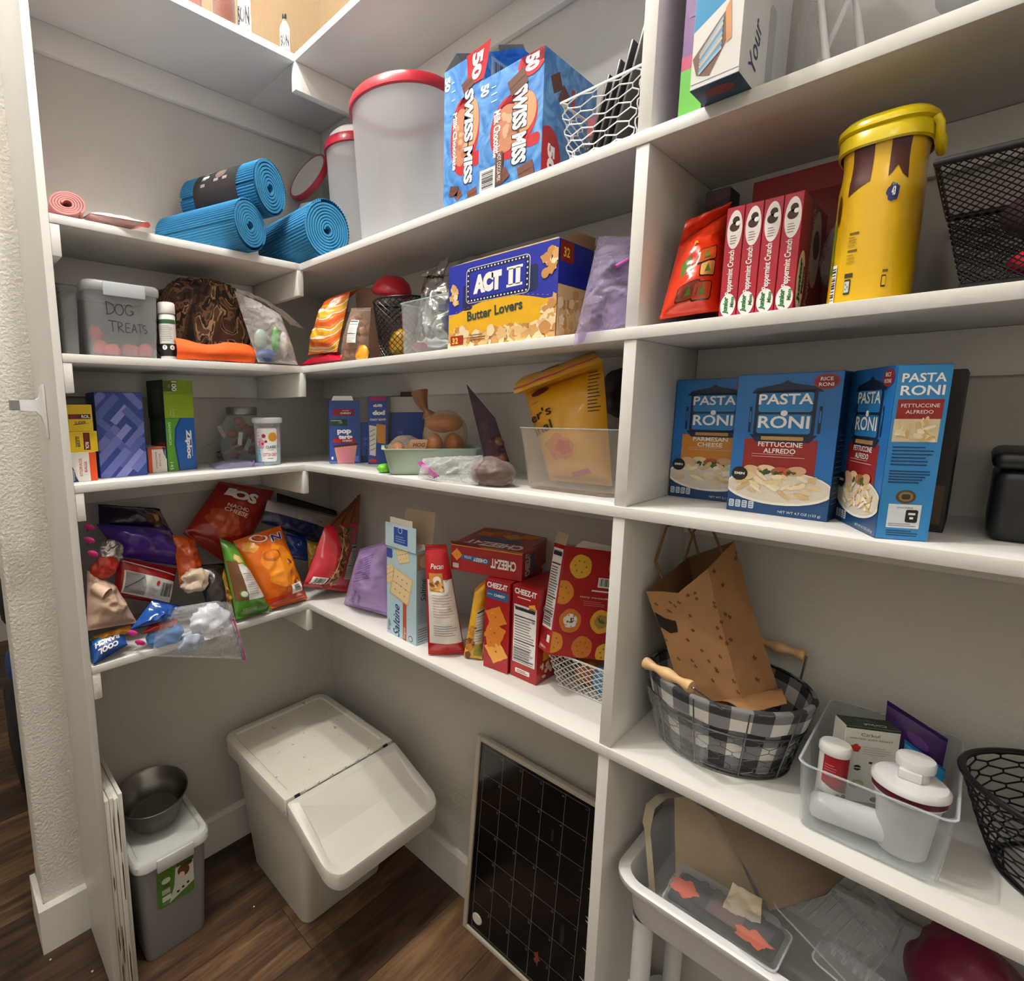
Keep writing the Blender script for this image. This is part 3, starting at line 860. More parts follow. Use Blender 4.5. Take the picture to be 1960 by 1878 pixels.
p.text('notes', x0 + cw * 3.6, y0 + ch * 5.4, .008, M('3a3a3c', .5), rot=-90); p.ell(x0 + cw * 3.4, y0 + ch * .9, .007, .016, M('7a3a24', .6), 2, wob=.3); p.ell(x0 + cw * 4.4, y0 + ch * 2.4, .006, .03, M('1c1c1e', .6), 2)
mb.build('calendar_face', ca)
mb = MB()
for a, b in (((-.012, 0, 0), (.006, .013, H_)), ((-.012, W_ - .013, 0), (.006, W_, H_)), ((-.012, .013, 0), (.006, W_ - .013, .013)), ((-.012, .013, H_ - .013), (.006, W_ - .013, H_))): mb.rbox(a, b, frm, r=.002, seg=2)
mb.build('frame', ca)
mb = MB(); mb.lathe([(0, .004), (.014, .003), (.016, 0), (0, 0)], M('d8d2c4', .4), n=24); 
o = mb.build('magnet'); o.matrix_world = Matrix.Translation((.082 - math.sin(rad(4.6)) * .055 + .0006, .735 + .045, .055)) @ Matrix.Rotation(rad(85.4), 4, 'Y'); tag(o, 'round white magnet stuck on the lower left of the black calendar', 'magnet')
# ============================================================ shelf 5, between the corner and the divider
z5 = ZT[5] + .0004
cR = M('a3141c', .3, coat=.3); cRd = M('7f1016', .35); cCk = [M('e0912f', .5), M('d27c22', .5), M('eba84a', .5)]; cBl = M('2f5f93', .4)
def cracker(p, u, v, s, rot, L):
    c, d = math.cos(rad(rot)), math.sin(rad(rot)); q = []
    for k in range(4):
        for f in (-.92, -.45, 0, .45, .92):
            x, y = ((f, -1), (1, f), (-f, 1), (-1, -f))[k]; e = 1 - .05 * (abs(f) == .45); x *= s * e; y *= s * e
            q.append((u + x * c - y * d, v + x * d + y * c))
    p.poly(q, cCk[int(rot) % 3], L); p.ell(u, v, s * .10, s * .10, M('8a4a14', .6), L + 1, n=10)
    p.ell(u - s * .45, v + s * .35, s * .1, s * .07, cCk[2], L + 1, n=8)
def cheez(label, loc, rz, w, d, h, kind):
    t = thing('cracker_box', label, 'box', loc, rz, 'red cheese cracker boxes on the lowest shelf')
    mb, F = carton(w, d, h, cR); p = F['f']; p.clip = (.0004, .0004, w - .0004, h - .0004)
    p.text('CHEEZ-IT', w * .5, h * .945, h * .062, WHITE, w=w * .82, bold=.04, L=3)
    if kind == 'a':
        p.poly([(w * .06, h * .80), (w * .93, h * .79), (w * .95, h * .885), (w * .08, h * .895)], cBl, 1); p.text('CHEESY', w * .6, h * .842, h * .028, WHITE, w=w * .45, bold=.03); p.text('EXTRA', w * .22, h * .842, h * .016, WHITE, w=w * .2)
        for u, v, s, r in ((.48, .60, .34, 28), (.45, .42, .36, -20), (.52, .215, .36, 35), (.30, .30, .18, 10)): cracker(p, w * u, h * v, w * s, r, 3 + v)
    else:
        p.lines(w * .2, h * .87, w * .85, h * .89, 1, WHITE, w=.002); cracker(p, w * .78, h * .80, w * .12, 20, 2)
        nutri(p, w * .08, h * .17, w * .93, h * .80, L=2, n=16); p.text('Nutrition Facts', w * .5, h * .775, h * .022, INK, w=w * .78, L=4, bold=.02)
        p.text('Calories', w * .28, h * .68, h * .02, INK, w=w * .36, L=4); p.text('150', w * .82, h * .655, h * .022, INK, L=4, bold=.03)
        for r_ in range(10): p.lines(w * .1, h * (.18 + .016 * r_), w * .9, h * (.196 + .016 * r_), 1, M('55555a', .6), w=.0012, L=4, seed=r_)
        p.rrect(w * .2, h * .06, w * .75, h * .11, WHITE, r=.002, L=2); p.lines(w * .26, h * .068, w * .7, h * .1, 2, cRd, w=.0014, L=3)
    q = F['r']; q.clip = (.0004, .0004, d - .0004, h - .0004)
    q.text('CHEEZ-IT', d * .5, h * .8, h * .1, WHITE, w=d * .8, bold=.04, L=3)
    for k in range(5): cracker(q, d * (.25 + .13 * k), h * (.3 + .1 * (k % 2)), d * .1, 30 * k, 2 + k * .2)
    food(q, d * .05, h * .05, d * .5, h * .2, 16, [M('d9c9a8', .6), M('7a5a3a', .6), M('b5482a', .6)], .008, .006, 3, 2)
    mb.build('carton', t); return t
cheez('red cracker box with three orange crackers on its narrow side, beneath the lying box', (.208, .8745, z5), 96.5, .0615, .158, .2105, 'a')
cheez('red cracker box with white nutrition panel on its narrow side, beneath the lying box', (.195, .9385, z5), 89.0, .0660, .150, .2105, 'b')
# third box lying on the two
t = thing('cracker_box', 'red cracker box lying on its side on top of the two standing cracker boxes', 'box', (.214, .778, z5 + .2112), 104.5, 'red cheese cracker boxes on the lowest shelf')
w, d, h = .172, .205, .0625
mb, F = carton(w, d, h, cR); p = F['f']; p.clip = (.0004, .0004, w - .0004, h - .0004)
p.text('CHEEZ-IT', w * .75, h * .50, h * .36, WHITE, w=w * .34, rot=180, bold=.04, L=3)
p.poly([(w * .15, h * .48), (w * .55, h * .40), (w * .56, h * .62), (w * .16, h * .66)], cBl, 2); p.text('CHEESY', w * .43, h * .53, h * .14, WHITE, w=w * .2, rot=180, bold=.03, L=3); p.text('EXTRA', w * .25, h * .57, h * .1, WHITE, w=w * .1, rot=180, L=3)
cracker(p, w * .09, h * .62, h * .17, 45, 2); p.rrect(w * .03, h * .10, w * .12, h * .28, M('c9c0b8', .5), r=.002, L=2)
p.rect(0, h * .965, w, h, M('d9a23c', .4), 2)
q = F['u']; q.clip = (.0004, .0004, w - .0004, d - .0004)
q.text('CHEEZ-IT', w * .52, d * .2, d * .2, WHITE, w=w * .8, rot=180, bold=.04, L=3); q.rect(w * .2, d * .36, w * .8, d * .5, cBl, 2); q.rect(0, 0, w, d * .04, M('d9a23c', .4), 2)
for k in range(4): cracker(q, w * (.2 + .2 * k), d * (.66 + .08 * (k % 2)), w * .12, 25 * k, 2 + k * .2)
r_ = F['r']; r_.text('CHEEZ-IT', d * .17, h * .5, d * .16, WHITE, w=h * .85, rot=90, bold=.04, L=3); r_.rect(d * .3, h * .1, d * .4, h * .9, cBl, 2)
mb.build('carton', t)
mb = MB(); mb.add([(.002, 0, h), (w * .45, 0, h), (w * .40, -.010, h + .012), (.004, -.012, h + .010)], [[0, 1, 2, 3]], M('6d3a2e', .6)); mb.build('open_flap', t, smooth=False); mb = MB(); mb.add([(w, .01, h), (w, d * .3, h), (w + .012, d * .28, h + .004), (w + .014, .02, h - .002)], [[0, 1, 2, 3]], cRd)
mb.build('open_flap', t, smooth=False)
# round-cracker box leaning in the wire basket
t = thing('cracker_box', 'tall red round-cracker box tilted on the small white wire basket beside the divider', 'box')
t.matrix_world = Matrix.Translation((.196, 1.0065, .997)) @ Matrix.Rotation(rad(-11.5), 4, 'Y') @ Matrix.Rotation(rad(57), 4, 'Z')
w, d, h = .047, .142, .225
mb, F = carton(w, d, h, M('a8161c', .3, coat=.3)); p = F['f']
nutri(p, w * .08, h * .22, w * .9, h * .96, L=2, n=22); p.text('Nutrition Facts', w * .49, h * .935, h * .02, INK, w=w * .7, L=4, bold=.02); p.lines(w * .1, h * .24, w * .86, h * .38, 8, M('55555a', .6), w=.0018, L=4)
p.rrect(w * .08, h * .11, w * .55, h * .2, M('8a1016', .4), r=.002, L=2); p.rrect(w * .62, h * .10, w * .86, h * .165, WHITE, r=.001, L=2); p.text('Nabisco', w * .38, h * .045, h * .028, WHITE, w=w * .5, rot=0, shear=.3)
q = F['r']; q.clip = (.0004, .0004, d - .0004, h - .0004)
cy = [M('e3b23a', .5), M('d98f2c', .5), M('c9772a', .5)]
for k, (u, v, r0) in enumerate(((.28, .83, .17), (.06, .58, .17), (.24, .33, .17), (.72, .35, .17), (.03, .12, .15), (.48, .10, .16), (.85, .06, .15), (.85, .86, .14))):
    q.ell(d * u, h * v, d * r0, d * r0 * 1.02, cy[k % 3], 2, n=26, wob=.02)
    for a in range(6): q.ell(d * u + d * r0 * .5 * math.cos(a), h * v + d * r0 * .5 * math.sin(a), .0018, .0018, M('9a5a1c', .6), 3, n=8)
    if k in (2, 3): q.ell(d * u, h * v, d * r0 * .62, d * r0 * .6, M(('e9e6dc', 'b08c4a')[k - 2], .5), 3, n=18, wob=.06); food(q, d * u - .006, h * v - .006, d * u + .006, h * v + .006, 6, [M('4a6a3a', .6), M('8a3a2a', .6)], .0035, .0025, k, 4)
q.bars(d * .58, h * .66, d * .86, h * .75, INK, WHITE, L=3); q.lines(d * .5, h * .61, d * .85, h * .64, 1, WHITE, w=.003); q.text('tasty versatility', d * .58, h * .56, h * .022, WHITE, w=d * .5, L=3); q.lines(d * .4, h * .48, d * .75, h * .53, 3, M('d98a80', .5), w=.001)
mb.build('carton', t)
kraft_in = M('b9a68c', .7)
mb = MB(); mb.add([(0, 0, h), (w, 0, h), (w, .004, h + .022), (0, .006, h + .024)], [[0, 1, 2, 3]], kraft_in); mb.build('open_flap', t, smooth=False); mb = MB(); mb.add([(w, .02, h), (w, d * .7, h), (w + .018, d * .66, h + .012), (w + .016, .026, h + .016)], [[0, 1, 2, 3]], M('cfc8bd', .6)); mb.build('open_flap', t, smooth=False)
# white wire basket
wire_w = M('e9e9e6', .35)
def tray_fn(side, L, W, h, sl):
    """walls of a wire tray, local x = length, y = depth"""
    def f(u, v):
        e = sl * v
        if side == 'f': return Vector((-e + (L + 2 * e) * u, -e, h * v))
        if side == 'b': return Vector((-e + (L + 2 * e) * u, W + e, h * v))
        if side == 'l': return Vector((-e, -e + (W + 2 * e) * u, h * v))
        if side == 'r': return Vector((L + e, -e + (W + 2 * e) * u, h * v))
        return Vector((L * u, W * v, 0))
    return f
def wire_basket(label, loc, rz, L, W, h, sl, m, r, cell, group=None, rim=.0022, kind='diamond'):
    t = thing('wire_basket', label, 'basket', loc, rz, group)
    for s, n in (('f', 'front_mesh'), ('b', 'back_mesh'), ('l', 'side_mesh'), ('r', 'side_mesh'), ('d', 'bottom_mesh')):
        mb = MB(); ll = L if s in 'fbd' else W; hh = h if s != 'd' else W
        wires(mb, tray_fn(s, L, W, h, sl), max(2, round(ll / cell)), max(2, round(hh / cell)), r, m, kind=kind)
        mb.build(n, t)
    mb = MB(); mb.tube([(-sl, -sl, h), (L + sl, -sl, h), (L + sl, W + sl, h), (-sl, W + sl, h)], rim, m, n=8, closed=True)
    mb.build('rim', t); mb = MB(); mb.tube([(0, 0, 0), (L, 0, 0), (L, W, 0), (0, W, 0)], rim * .8, m, n=6, closed=True); mb.build('base_ring', t); return t
wire_basket('small white wire mesh basket with snack packs, against the divider beneath the tilted box', (.158, 1.034, z5 + .002), 90, .126, .125, .078, .018, wire_w, .0009, .0135)
for k, (c, r, hx, lab, nm) in enumerate((((.09, 1.075, .938), (.045, .022, .028), 'b0703a', 'brown wrapped snack bun in the small white wire basket', 'wrapped_bun'), ((.112, 1.112, .935), (.020, .020, .024), '5f8fb5', 'light blue snack packet in the small white wire basket', 'snack_packet'), ((.05, 1.135, .937), (.03, .025, .028), '4b3a78', 'purple snack packet at the back of the small white wire basket', 'snack_packet'))):
    o = lump(c, r, .006, 20 + k, M(hx, .3, coat=.4), cs=50, flat=z5 + .0035, pw=.7).build(nm); tag(o, lab, 'snack')
# saltine box
t = thing('cracker_box', 'light blue saltine cracker box with its top flap standing open', 'box', (.247, .588, z5), 87.3)
w, d, h = .1135, .052, .244
mb, F = carton(w, d, h, M('b6d3df', .4), True); p = F['f']; p.clip = (.0004, .0004, w - .0004, h - .0004)
nv = M('1d2f6b', .45)
p.text('Saltine', w * .34, h * .185, h * .10, nv, w=h * .36, rot=90, shear=.35, bold=.01); p.text('Kroger', w * .09, h * .10, h * .06, nv, w=h * .13, rot=90, shear=.3)
p.rect(w * .56, 0.0005, w * .68, h * .42, M('b5552c', .4), 1); p.text('Original', w * .62, h * .08, w * .08, WHITE, w=h * .12, rot=90)
def salt(u, v, s, r, L):
    c, dd = math.cos(rad(r)), math.sin(rad(r)); P4 = [(u + x * c - y * dd, v + x * dd + y * c) for x, y in ((-s, -s), (s, -s), (s, s), (-s, s))]
    p.poly(P4, M('d9bd84', .6), L); p.poly([(u + x * c - y * dd, v + x * dd + y * c) for x, y in ((-s * .9, -s * .9), (s * .9, -s * .9), (s * .9, s * .9), (-s * .9, s * .9))], M('e6d2a2', .6), L + .5)
    for i in (-.5, 0, .5):
        for j in (-.5, 0, .5): p.ell(u + (i * c - j * dd) * s, v + (i * dd + j * c) * s, s * .06, s * .06, M('a3824a', .6), L + 1, n=8)
    p.line(u - s * .9 * c, v - s * .9 * dd, u + s * .9 * c, v + s * .9 * dd, .0008, M('8a6a38', .6), L + 1)
salt(w * .5, h * .58, w * .33, -14, 2); salt(w * .1, h * .68, w * .2, 30, 1.5); salt(w * .55, h * .93, w * .2, 20, 1.5)
p.rrect(-.001, h * .855, w * .2, h * .955, M('2a4a9a', .4), r=.004, L=3); p.ell(w * .82, h * .05, .008, .008, nv, 2, n=20); p.ell(w * .82, h * .05, .0062, .0062, M('b6d3df', .4), 3, n=20); p.lines(w * .76, h * .2, w * .8, h * .32, 1, nv, w=.0012)
q = F['r']; q.clip = (.0004, .0004, d - .0004, h - .0004)
q.text('Saltine', d * .45, h * .58, d * .36, nv, w=h * .24, rot=90, shear=.35); q.rect(d * .05, h * .80, d * .95, h * .97, M('c9a878', .5), 1); q.ell(d * .5, h * .88, d * .3, d * .3, M('e6d8b8', .5), 2); q.lines(d * .1, h * .02, d * .9, h * .18, 6, M('7a4050', .5), w=.0014); q.lines(d * .1, h * .22, d * .9, h * .4, 8, M('7a98a8', .5), w=.001)
mb.build('carton', t)
mb = MB(); mb.box((-.002, -.003, h - .004), (w + .001, -.0018, h + .058), M('b6d3df', .4)); pp = Pr(mb, Surf.plane((0, -.003, h), (1, 0, 0), (0, 0, 1))); pp.rect(w * .28, .008, w * .74, .05, M('2a4a9a', .4), 1); pp.ell(w * .5, .044, .008, .008, WHITE, 2); pp.ell(w * .5, .044, .0066, .0066, M('2a4a9a', .4), 3); pp.lines(w * .34, .012, w * .68, .03, 3, M('9fc0dc', .4), w=.0014)
mb.box((w * .12, .0, h), (w * .86, .001, h + .073), M('dcd6c6', .5)); mb.build('front_flap', t)
mb = MB(); mb.add([(0, d, h), (w, d, h), (w, d + .012, h + .09), (0, d + .014, h + .085)], [[0, 1, 2, 3]], kraft_in); mb.build('side_flap', t, smooth=False) if False else None; mb.add([(w, .003, h), (w, d - .003, h), (w - .03, d, h + .004), (w - .03, 0, h + .008)], [[0, 1, 2, 3]], M('d4cfc4', .6)); pp = Pr(mb, Surf.plane((0, d + .0005, h), (1, 0, 0), (0, .14, 1)))
pp.ell(w * .55, .036, .008, .022, M('4f4438', .7), -3, rot=-60); mb.build('back_flap', t, smooth=False)
# inner sleeve
mb = MB(); mb.rbox((.012, .006, .02), (w - .012, d - .006, h - .02), CL('f4f4f4', .6, .3), r=.01, seg=2); mb.build('cracker_sleeve', t)
# red and white snack pouch
def pouch(label, cat, c, t_, m, group=None, seed=1, cr=.003, name='snack_bag', cs=22, sealt=.05, sealb=.05, mf=None, **k):
    b = Bag(*c, t_, crinkle=cr, seed=seed, cs=cs, sealt=sealt, sealb=sealb, **k)
    r = thing(name, label, cat, (0, 0, 0), 0, group)
    mb = b.mesh(m); return r, b, mb
foilR = M('b3141b', .28, coat=.4); foilW = M('e8e4dd', .35, coat=.3)
c = [(.264, .740, 1.180), (.224, .772, 1.180), (.196, .812, z5 + .003), (.266, .756, z5 + .003)]
r, b, mb = pouch('red and white snack pouch with a bowl picture, standing next to the saltine box', 'snack bag', c, .05, foilR, seed=3, cr=.0022)
p = Pr(mb, b.surf()); W, H = b.W, b.H
p.rect(W * .03, H * .12, W * .97, H * .70, foilW, 1); p.rect(W * .08, H * .60, W * .6, H * .76, M('c98a3a', .5), 2); p.ell(W * .36, H * .70, W * .16, H * .035, M('f1ead8', .5), 3); food(p, W * .1, H * .62, W * .58, H * .68, 22, [M('e0a544', .6), M('8a4a22', .6), M('d9c49a', .6)], .006, .005, 6, 3)
p.text('Pecan', W * .42, H * .82, H * .045, foilW, w=W * .55, shear=.3, bold=.01, L=3); p.text('Sweet', W * .80, H * .71, H * .03, M('5a3a22', .5), w=W * .3, rot=30, L=3); p.lines(W * .14, H * .36, W * .9, H * .58, 9, M('c08a80', .5), w=.0013); p.lines(W * .14, H * .19, W * .9, H * .30, 5, M('55504c', .5), w=.0011)
mb.build('pouch', r); b.seal(.955, 1, foilR).build('top_seal', r); b.seal(0, .045, foilR).build('bottom_seal', r)
# yellow pouch squeezed behind
foilY = M('d9a320', .3, coat=.4)
c = [(.195, .836, 1.080), (.172, .854, 1.106), (.190, .858, z5 + .003), (.212, .820, z5 + .003)]
r, b, mb = pouch('yellow snack pouch squeezed between the red and white pouch and the cracker boxes', 'snack bag', c, .022, foilY, seed=5)
p = Pr(mb, b.surf()); W, H = b.W, b.H
nutri(p, W * .42, H * .22, W * .95, H * .66, L=2, bg=M('cfc8b8', .5), n=9); p.rect(W * .5, H * .04, W * .95, H * .2, M('8a8a2a', .5), 2); food(p, W * .08, H * .05, W * .4, H * .45, 14, [M('6b3b1d', .5), M('b87a2a', .5)], .006, .009, 2, 2); mb.build('pouch', r); b.seal(.955, 1, foilY).build('top_seal', r)
# lavender packet
lav = M('a68cc2', .32, coat=.35)
c = [(.205, .425, 1.095), (.19, .525, 1.135), (.185, .545, z5 + .010), (.215, .358, z5 + .004)]
r, b, mb = pouch('lavender snack packet with ribbed film standing to the left of the saltine box', 'snack bag', c, .075, lav, seed=8, cr=.005, cs=30)
p = Pr(mb, b.surf()); W, H = b.W, b.H
for k in range(10): p.line(W * .25, H * (.50 + .035 * k), W * .70, H * (.56 + .035 * k), .0022, M('8265a8', .35), 2)
p.text('Bakes', W * .3, H * .24, H * .1, M('6c4a96', .4), w=W * .4, rot=72, shear=.3, L=3); p.text('Snack', W * .45, H * .2, H * .06, M('6c4a96', .4), w=W * .3, rot=72, shear=.3, L=3)
mb.build('packet', r); b.seal(.955, 1, lav).build('top_seal', r)
# ============================================================ shelf 5, right of the divider
# --- gingham-lined wire basket
def gingham(scale=.03):
    m = bpy.data.materials.new('gingham_cloth'); m.use_nodes = True; nt = m.node_tree; b = nt.nodes['Principled BSDF']; N = nt.nodes.new; K = nt.links.new
    uv = N('ShaderNodeAttribute'); uv.attribute_name = 'cloth'
    sp = N('ShaderNodeSeparateXYZ'); K(uv.outputs['Vector'], sp.inputs[0])
    def stripe(sock):
        a = N('ShaderNodeMath'); a.operation = 'FRACT'; K(sock, a.inputs[0]); g = N('ShaderNodeMath'); g.operation = 'GREATER_THAN'; g.inputs[1].default_value = .5; K(a.outputs[0], g.inputs[0]); return g.outputs[0]
    s1, s2 = stripe(sp.outputs['X']), stripe(sp.outputs['Y'])
    ad = N('ShaderNodeMath'); ad.operation = 'ADD'; K(s1, ad.inputs[0]); K(s2, ad.inputs[1])
    ml = N('ShaderNodeMath'); ml.operation = 'MULTIPLY'; ml.inputs[1].default_value = .5; K(ad.outputs[0], ml.inputs[0])
    cr = N('ShaderNodeValToRGB'); cr.color_ramp.interpolation = 'CONSTANT'; e = cr.color_ramp.elements
    e[0].position = 0; e[0].color = lin('e6e3de') + [1]; e[1].position = .25; e[1].color = lin('88888b') + [1]; k = e.new(.75); k.color = lin('3a3a3e') + [1]
    K(ml.outputs[0], cr.inputs[0]); K(cr.outputs[0], b.inputs['Base Color']); b.inputs['Roughness'].default_value = .85
    return m
gm = gingham()
def cloth_attr(o, fn):
    at_ = o.data.attributes.new('cloth', 'FLOAT_VECTOR', 'POINT')
    for i, v in enumerate(o.data.vertices): at_.data[i].vector = fn(v.co)
bc = (.125, 1.328)
t = thing('lined_basket', 'round wire basket lined with black and white gingham cloth, with wooden handles', 'basket', (bc[0], bc[1], z5 + .002), 18)
RX, RY, HB = .112, .118, .122
def br(v): return .80 + .20 * v
wm_ = M('6a6a6c', .35, metal=.8)
mb = MB(); mb.smooth = 60
def bf(u, v):
    a = 2 * PI * u; k = br(v) * .965 + .008 * math.sin(a * 9 + v * 3) * .2; return Vector((RX * k * math.cos(a), RY * k * math.sin(a), .004 + (HB - .004) * v))
mb.grid(bf, 64, 10, gm, closed_u=True)
mb.grid(lambda u, v: Vector((RX * .80 * .965 * math.cos(2 * PI * u) * (1 - v) , RY * .80 * .965 * math.sin(2 * PI * u) * (1 - v), .004)), 64, 2, gm, closed_u=True)
def cuff(u, v):
    a = 2 * PI * u; zz = HB + .004 - .046 * max(0, v - .12) if v > .12 else HB + .004; k = br(zz / HB) * (.955 + .075 * min(1, v * 6)) + .004 * math.sin(a * 14) * v; return Vector((RX * k * math.cos(a), RY * k * math.sin(a), zz + .0015 * math.sin(a * 11) * v))
mb.grid(cuff, 96, 10, gm, closed_u=True)
cl = mb.build('cloth_liner', t); cloth_attr(cl, lambda c: (math.atan2(c.y / RY, c.x / RX) * RX * 1.0 / .054 + 50, c.z / .050 + .35, 0))
mb = MB()
for zz, k in ((.0, .80), (.006, .80), (HB * .62, .93), (HB, 1.005)): mb.tube([(RX * k * 1.01 * math.cos(2 * PI * i / 60), RY * k * 1.01 * math.sin(2 * PI * i / 60), zz) for i in range(60)], .0018, wm_, n=6, closed=True)
for i in range(10):
    a = 2 * PI * i / 10 + .2; mb.tube([(RX * .80 * 1.02 * math.cos(a), RY * .80 * 1.02 * math.sin(a), 0), (RX * 1.02 * math.cos(a), RY * 1.02 * math.sin(a), HB)], .0016, wm_, n=6)
mb.build('wire_frame', t)
mb = MB(); wires(mb, lambda u, v: Vector((RX * br(v * .62) * 1.012 * math.cos(2 * PI * u), RY * br(v * .62) * 1.012 * math.sin(2 * PI * u), HB * .62 * v)), 40, 3, .0007, wm_, kind='hex', closed=True)
mb.build('chicken_wire', t)
wd = M('d6b07e', .5, var=.12, scale=30)
def handle(p0, p1, base0, base1, nm):
    p0, p1 = Vector(p0), Vector(p1); hb = thing_part = MB(); n = 20; prof = lambda s: .0085 + .0022 * math.cos(s * PI * 4) - .001 * (abs(s - .5) > .47)
    hb.smooth = 60; hb.tube([p0.lerp(p1, i / n) for i in range(n + 1)], prof, wd, n=16); o = hb.build(nm, t)
    wb = MB(); wb.tube([base0, p0 - (p1 - p0) * .03, p0], .0016, wm_, n=6); wb.tube([base1, p1 + (p1 - p0) * .03, p1], .0016, wm_, n=6); wb.build('handle_wire', t)
Mi = Matrix.Rotation(rad(-18), 4, 'Z') @ Matrix.Translation((-bc[0], -bc[1], -z5 - .002))
def loc_(x, y, z): return Mi @ Vector((x, y, z))
handle(loc_(.250, 1.240, 1.070), loc_(.272, 1.318, 1.066), loc_(.222, 1.238, 1.03), loc_(.236, 1.352, 1.03), 'wooden_handle')
handle(loc_(.026, 1.338, 1.078), loc_(.034, 1.414, 1.075), loc_(.022, 1.326, 1.03), loc_(.035, 1.412, 1.03), 'wooden_handle')
# clear film wrapped round the basket front
film = CL('eef0f2', .06, .12, bump=.8, bscale=60, edge=.5)
def wrapf(u, v):
    a = rad(-50 + 52 * u); k = br(v) * 1.085 + .035 * max(0, ridged(u * 2, v, 0, 2.2, 4)) * (1 - .3 * v); return Vector((bc[0] + RX * k * math.cos(a), bc[1] + RY * k * math.sin(a), z5 + .004 + .095 * v))
mb = MB(); mb.smooth = 70; mb.grid(wrapf, 40, 24, film)
tag(mb.build('plastic_wrap'), 'torn clear plastic wrap hanging on the front of the gingham basket', 'plastic wrap')
# --- brown paper bag
kr = M('a5794e', .75, var=.10, scale=25, bump=.25, bscale=45); krd = M('7d5a3a', .8, var=.1, scale=25)
t = thing('paper_bag', 'brown kraft paper bag with twisted handles and star print, lying in the gingham basket', 'paper bag')
TF = [Vector(x) for x in ((.200, 1.215, 1.178), (.188, 1.262, 1.186), (.160, 1.292, 1.228), (.075, 1.305, 1.262), (.060, 1.232, 1.215))]
BF = [Vector(x) for x in ((.196, 1.285, 1.005), (.190, 1.325, 1.012), (.186, 1.368, 1.022), (.105, 1.395, 1.030), (.090, 1.300, 1.000))]
def ring(Q, u):
    n = len(Q); x = (u % 1) * n; i = int(x) % n; return Q[i].lerp(Q[(i + 1) % n], x - int(x))
def bagf(u, v, off=0.0):
    p = ring(BF, u).lerp(ring(TF, u), v); c = (sum(BF, Vector()) / 5).lerp(sum(TF, Vector()) / 5, v)
    d = (p - c).normalized(); return p + d * (ridged(p.x, p.y, p.z, 18, 2) * .004 - .004 * math.sin(PI * v) + off)
mb = MB(); mb.smooth = 28; mb.grid(lambda u, v: bagf(u, v), 60, 30, kr, closed_u=True); mb.grid(lambda u, v: bagf(1 - u, v, -.0012), 60, 30, krd, closed_u=True)
st = M('6d4526', .8)
S_ = Surf(lambda a, b_, h: bagf(a, b_, h), False, step=.03, lift=.0006); p = Pr(mb, S_); rnd = random.Random(5)
for k in range(42):
    u, v = rnd.uniform(.0, .62), rnd.uniform(.06, .95); q = []
    for i in range(10):
        a = PI * i / 5 + rnd.random(); rr_ = (1, .4)[i % 2]; q.append((u + .012 * rr_ * math.cos(a), v + .016 * rr_ * math.sin(a)))
    q = [(u + .014 * (1, .35)[i % 2] * math.cos(PI * i / 5), v + .020 * (1, .35)[i % 2] * math.sin(PI * i / 5)) for i in range(10)]
    p.poly(q, st, 1)
p.poly([(.06, .74), (.12, .72), (.115, .62), (.06, .60), (.005, .66), (.01, .80)], M('20150d', .9), 2)
mb.build('bag_body', t)
mb = MB(); mb.smooth = 30
def fl(u, v):
    a = BF[1].lerp(BF[3], u); b_ = Vector((.215, 1.375, 1.022)).lerp(Vector((.165, 1.418, 1.038)), u); p = a.lerp(b_, v); return p + Vector((0, 0, .010 * math.sin(PI * v) + .004 * ridged(p.x, p.y, p.z, 30, 6)))
mb.grid(fl, 16, 12, kr); mb.grid(lambda u, v: fl(u, v) - Vector((0, 0, .0008)), 16, 12, krd); mb.build('folded_bottom', t)
mb = MB(); A, B_ = TF[0].lerp(TF[4], .35), TF[0].lerp(TF[4], .9)
mb.tube([A, A + Vector((-.002, -.013, .03)), A.lerp(B_, .3) + Vector((0, -.01, .085)), A.lerp(B_, .7) + Vector((0, .004, .088)), B_ + Vector((0, .01, .05)), B_], .0022, M('8a6a42', .8), n=7)
mb.build('twisted_handle', t)
mb = MB(); A, B_ = TF[1], TF[3]
mb.tube([TF[4] + Vector((.01, .02, .01)), TF[4] + Vector((.0, .004, .05)), TF[4].lerp(TF[3], .3) + Vector((0, 0, .065)), TF[4].lerp(TF[3], .6) + Vector((.01, 0, .03)), TF[3].lerp(TF[2], .45) + Vector((0, 0, .002))], .0022, M('8a6a42', .8), n=7); mb.build('twisted_handle', t)
# --- clear acrylic bin and its contents
acr = CL('f2f6f8', .03, .04, edge=.6)
def clear_bin(name, label, x0, x1, y0, y1, z0, h, m, sl=.006, r=.014, cat='bin', rz=0):
    t = thing(name, label, cat, ((x0 + x1) / 2, (y0 + y1) / 2, z0), rz)
    a, b = (x1 - x0) / 2, (y1 - y0) / 2
    mb = MB(); mb.smooth = 50; R = [rring(a - sl - r * .4, b - sl - r * .4, r * .8, 0.0, 5), rring(a - sl, b - sl, r, .006, 5), rring(a, b, r, h, 5), rring(a + .002, b + .002, r, h + .0012, 5), rring(a - .0015, b - .0015, r, h + .0012, 5), rring(a - sl - .0022, b - sl - .0022, r, .0075, 5)]
    loft(mb, R, m, cap0=True, cap1=True); mb.build('bin_body', t)
    mb = MB(); mb.tube(rring(a + .0008, b + .0008, r, h, 5), .0013, CL('dfe6ea', .35, .06, edge=.9), n=6, closed=True); mb.build('rim', t)
    return t
clear_bin('clear_bin', 'open clear acrylic bin holding shaker, white bottle and drink mixes at the shelf front', .014, .259, 1.4525, 1.601, z5, .098, acr)
zb = z5 + .008
t = thing('spice_shaker', 'white capped red and white shaker bottle in the clear bin', 'shaker', (.187, 1.4815, zb))
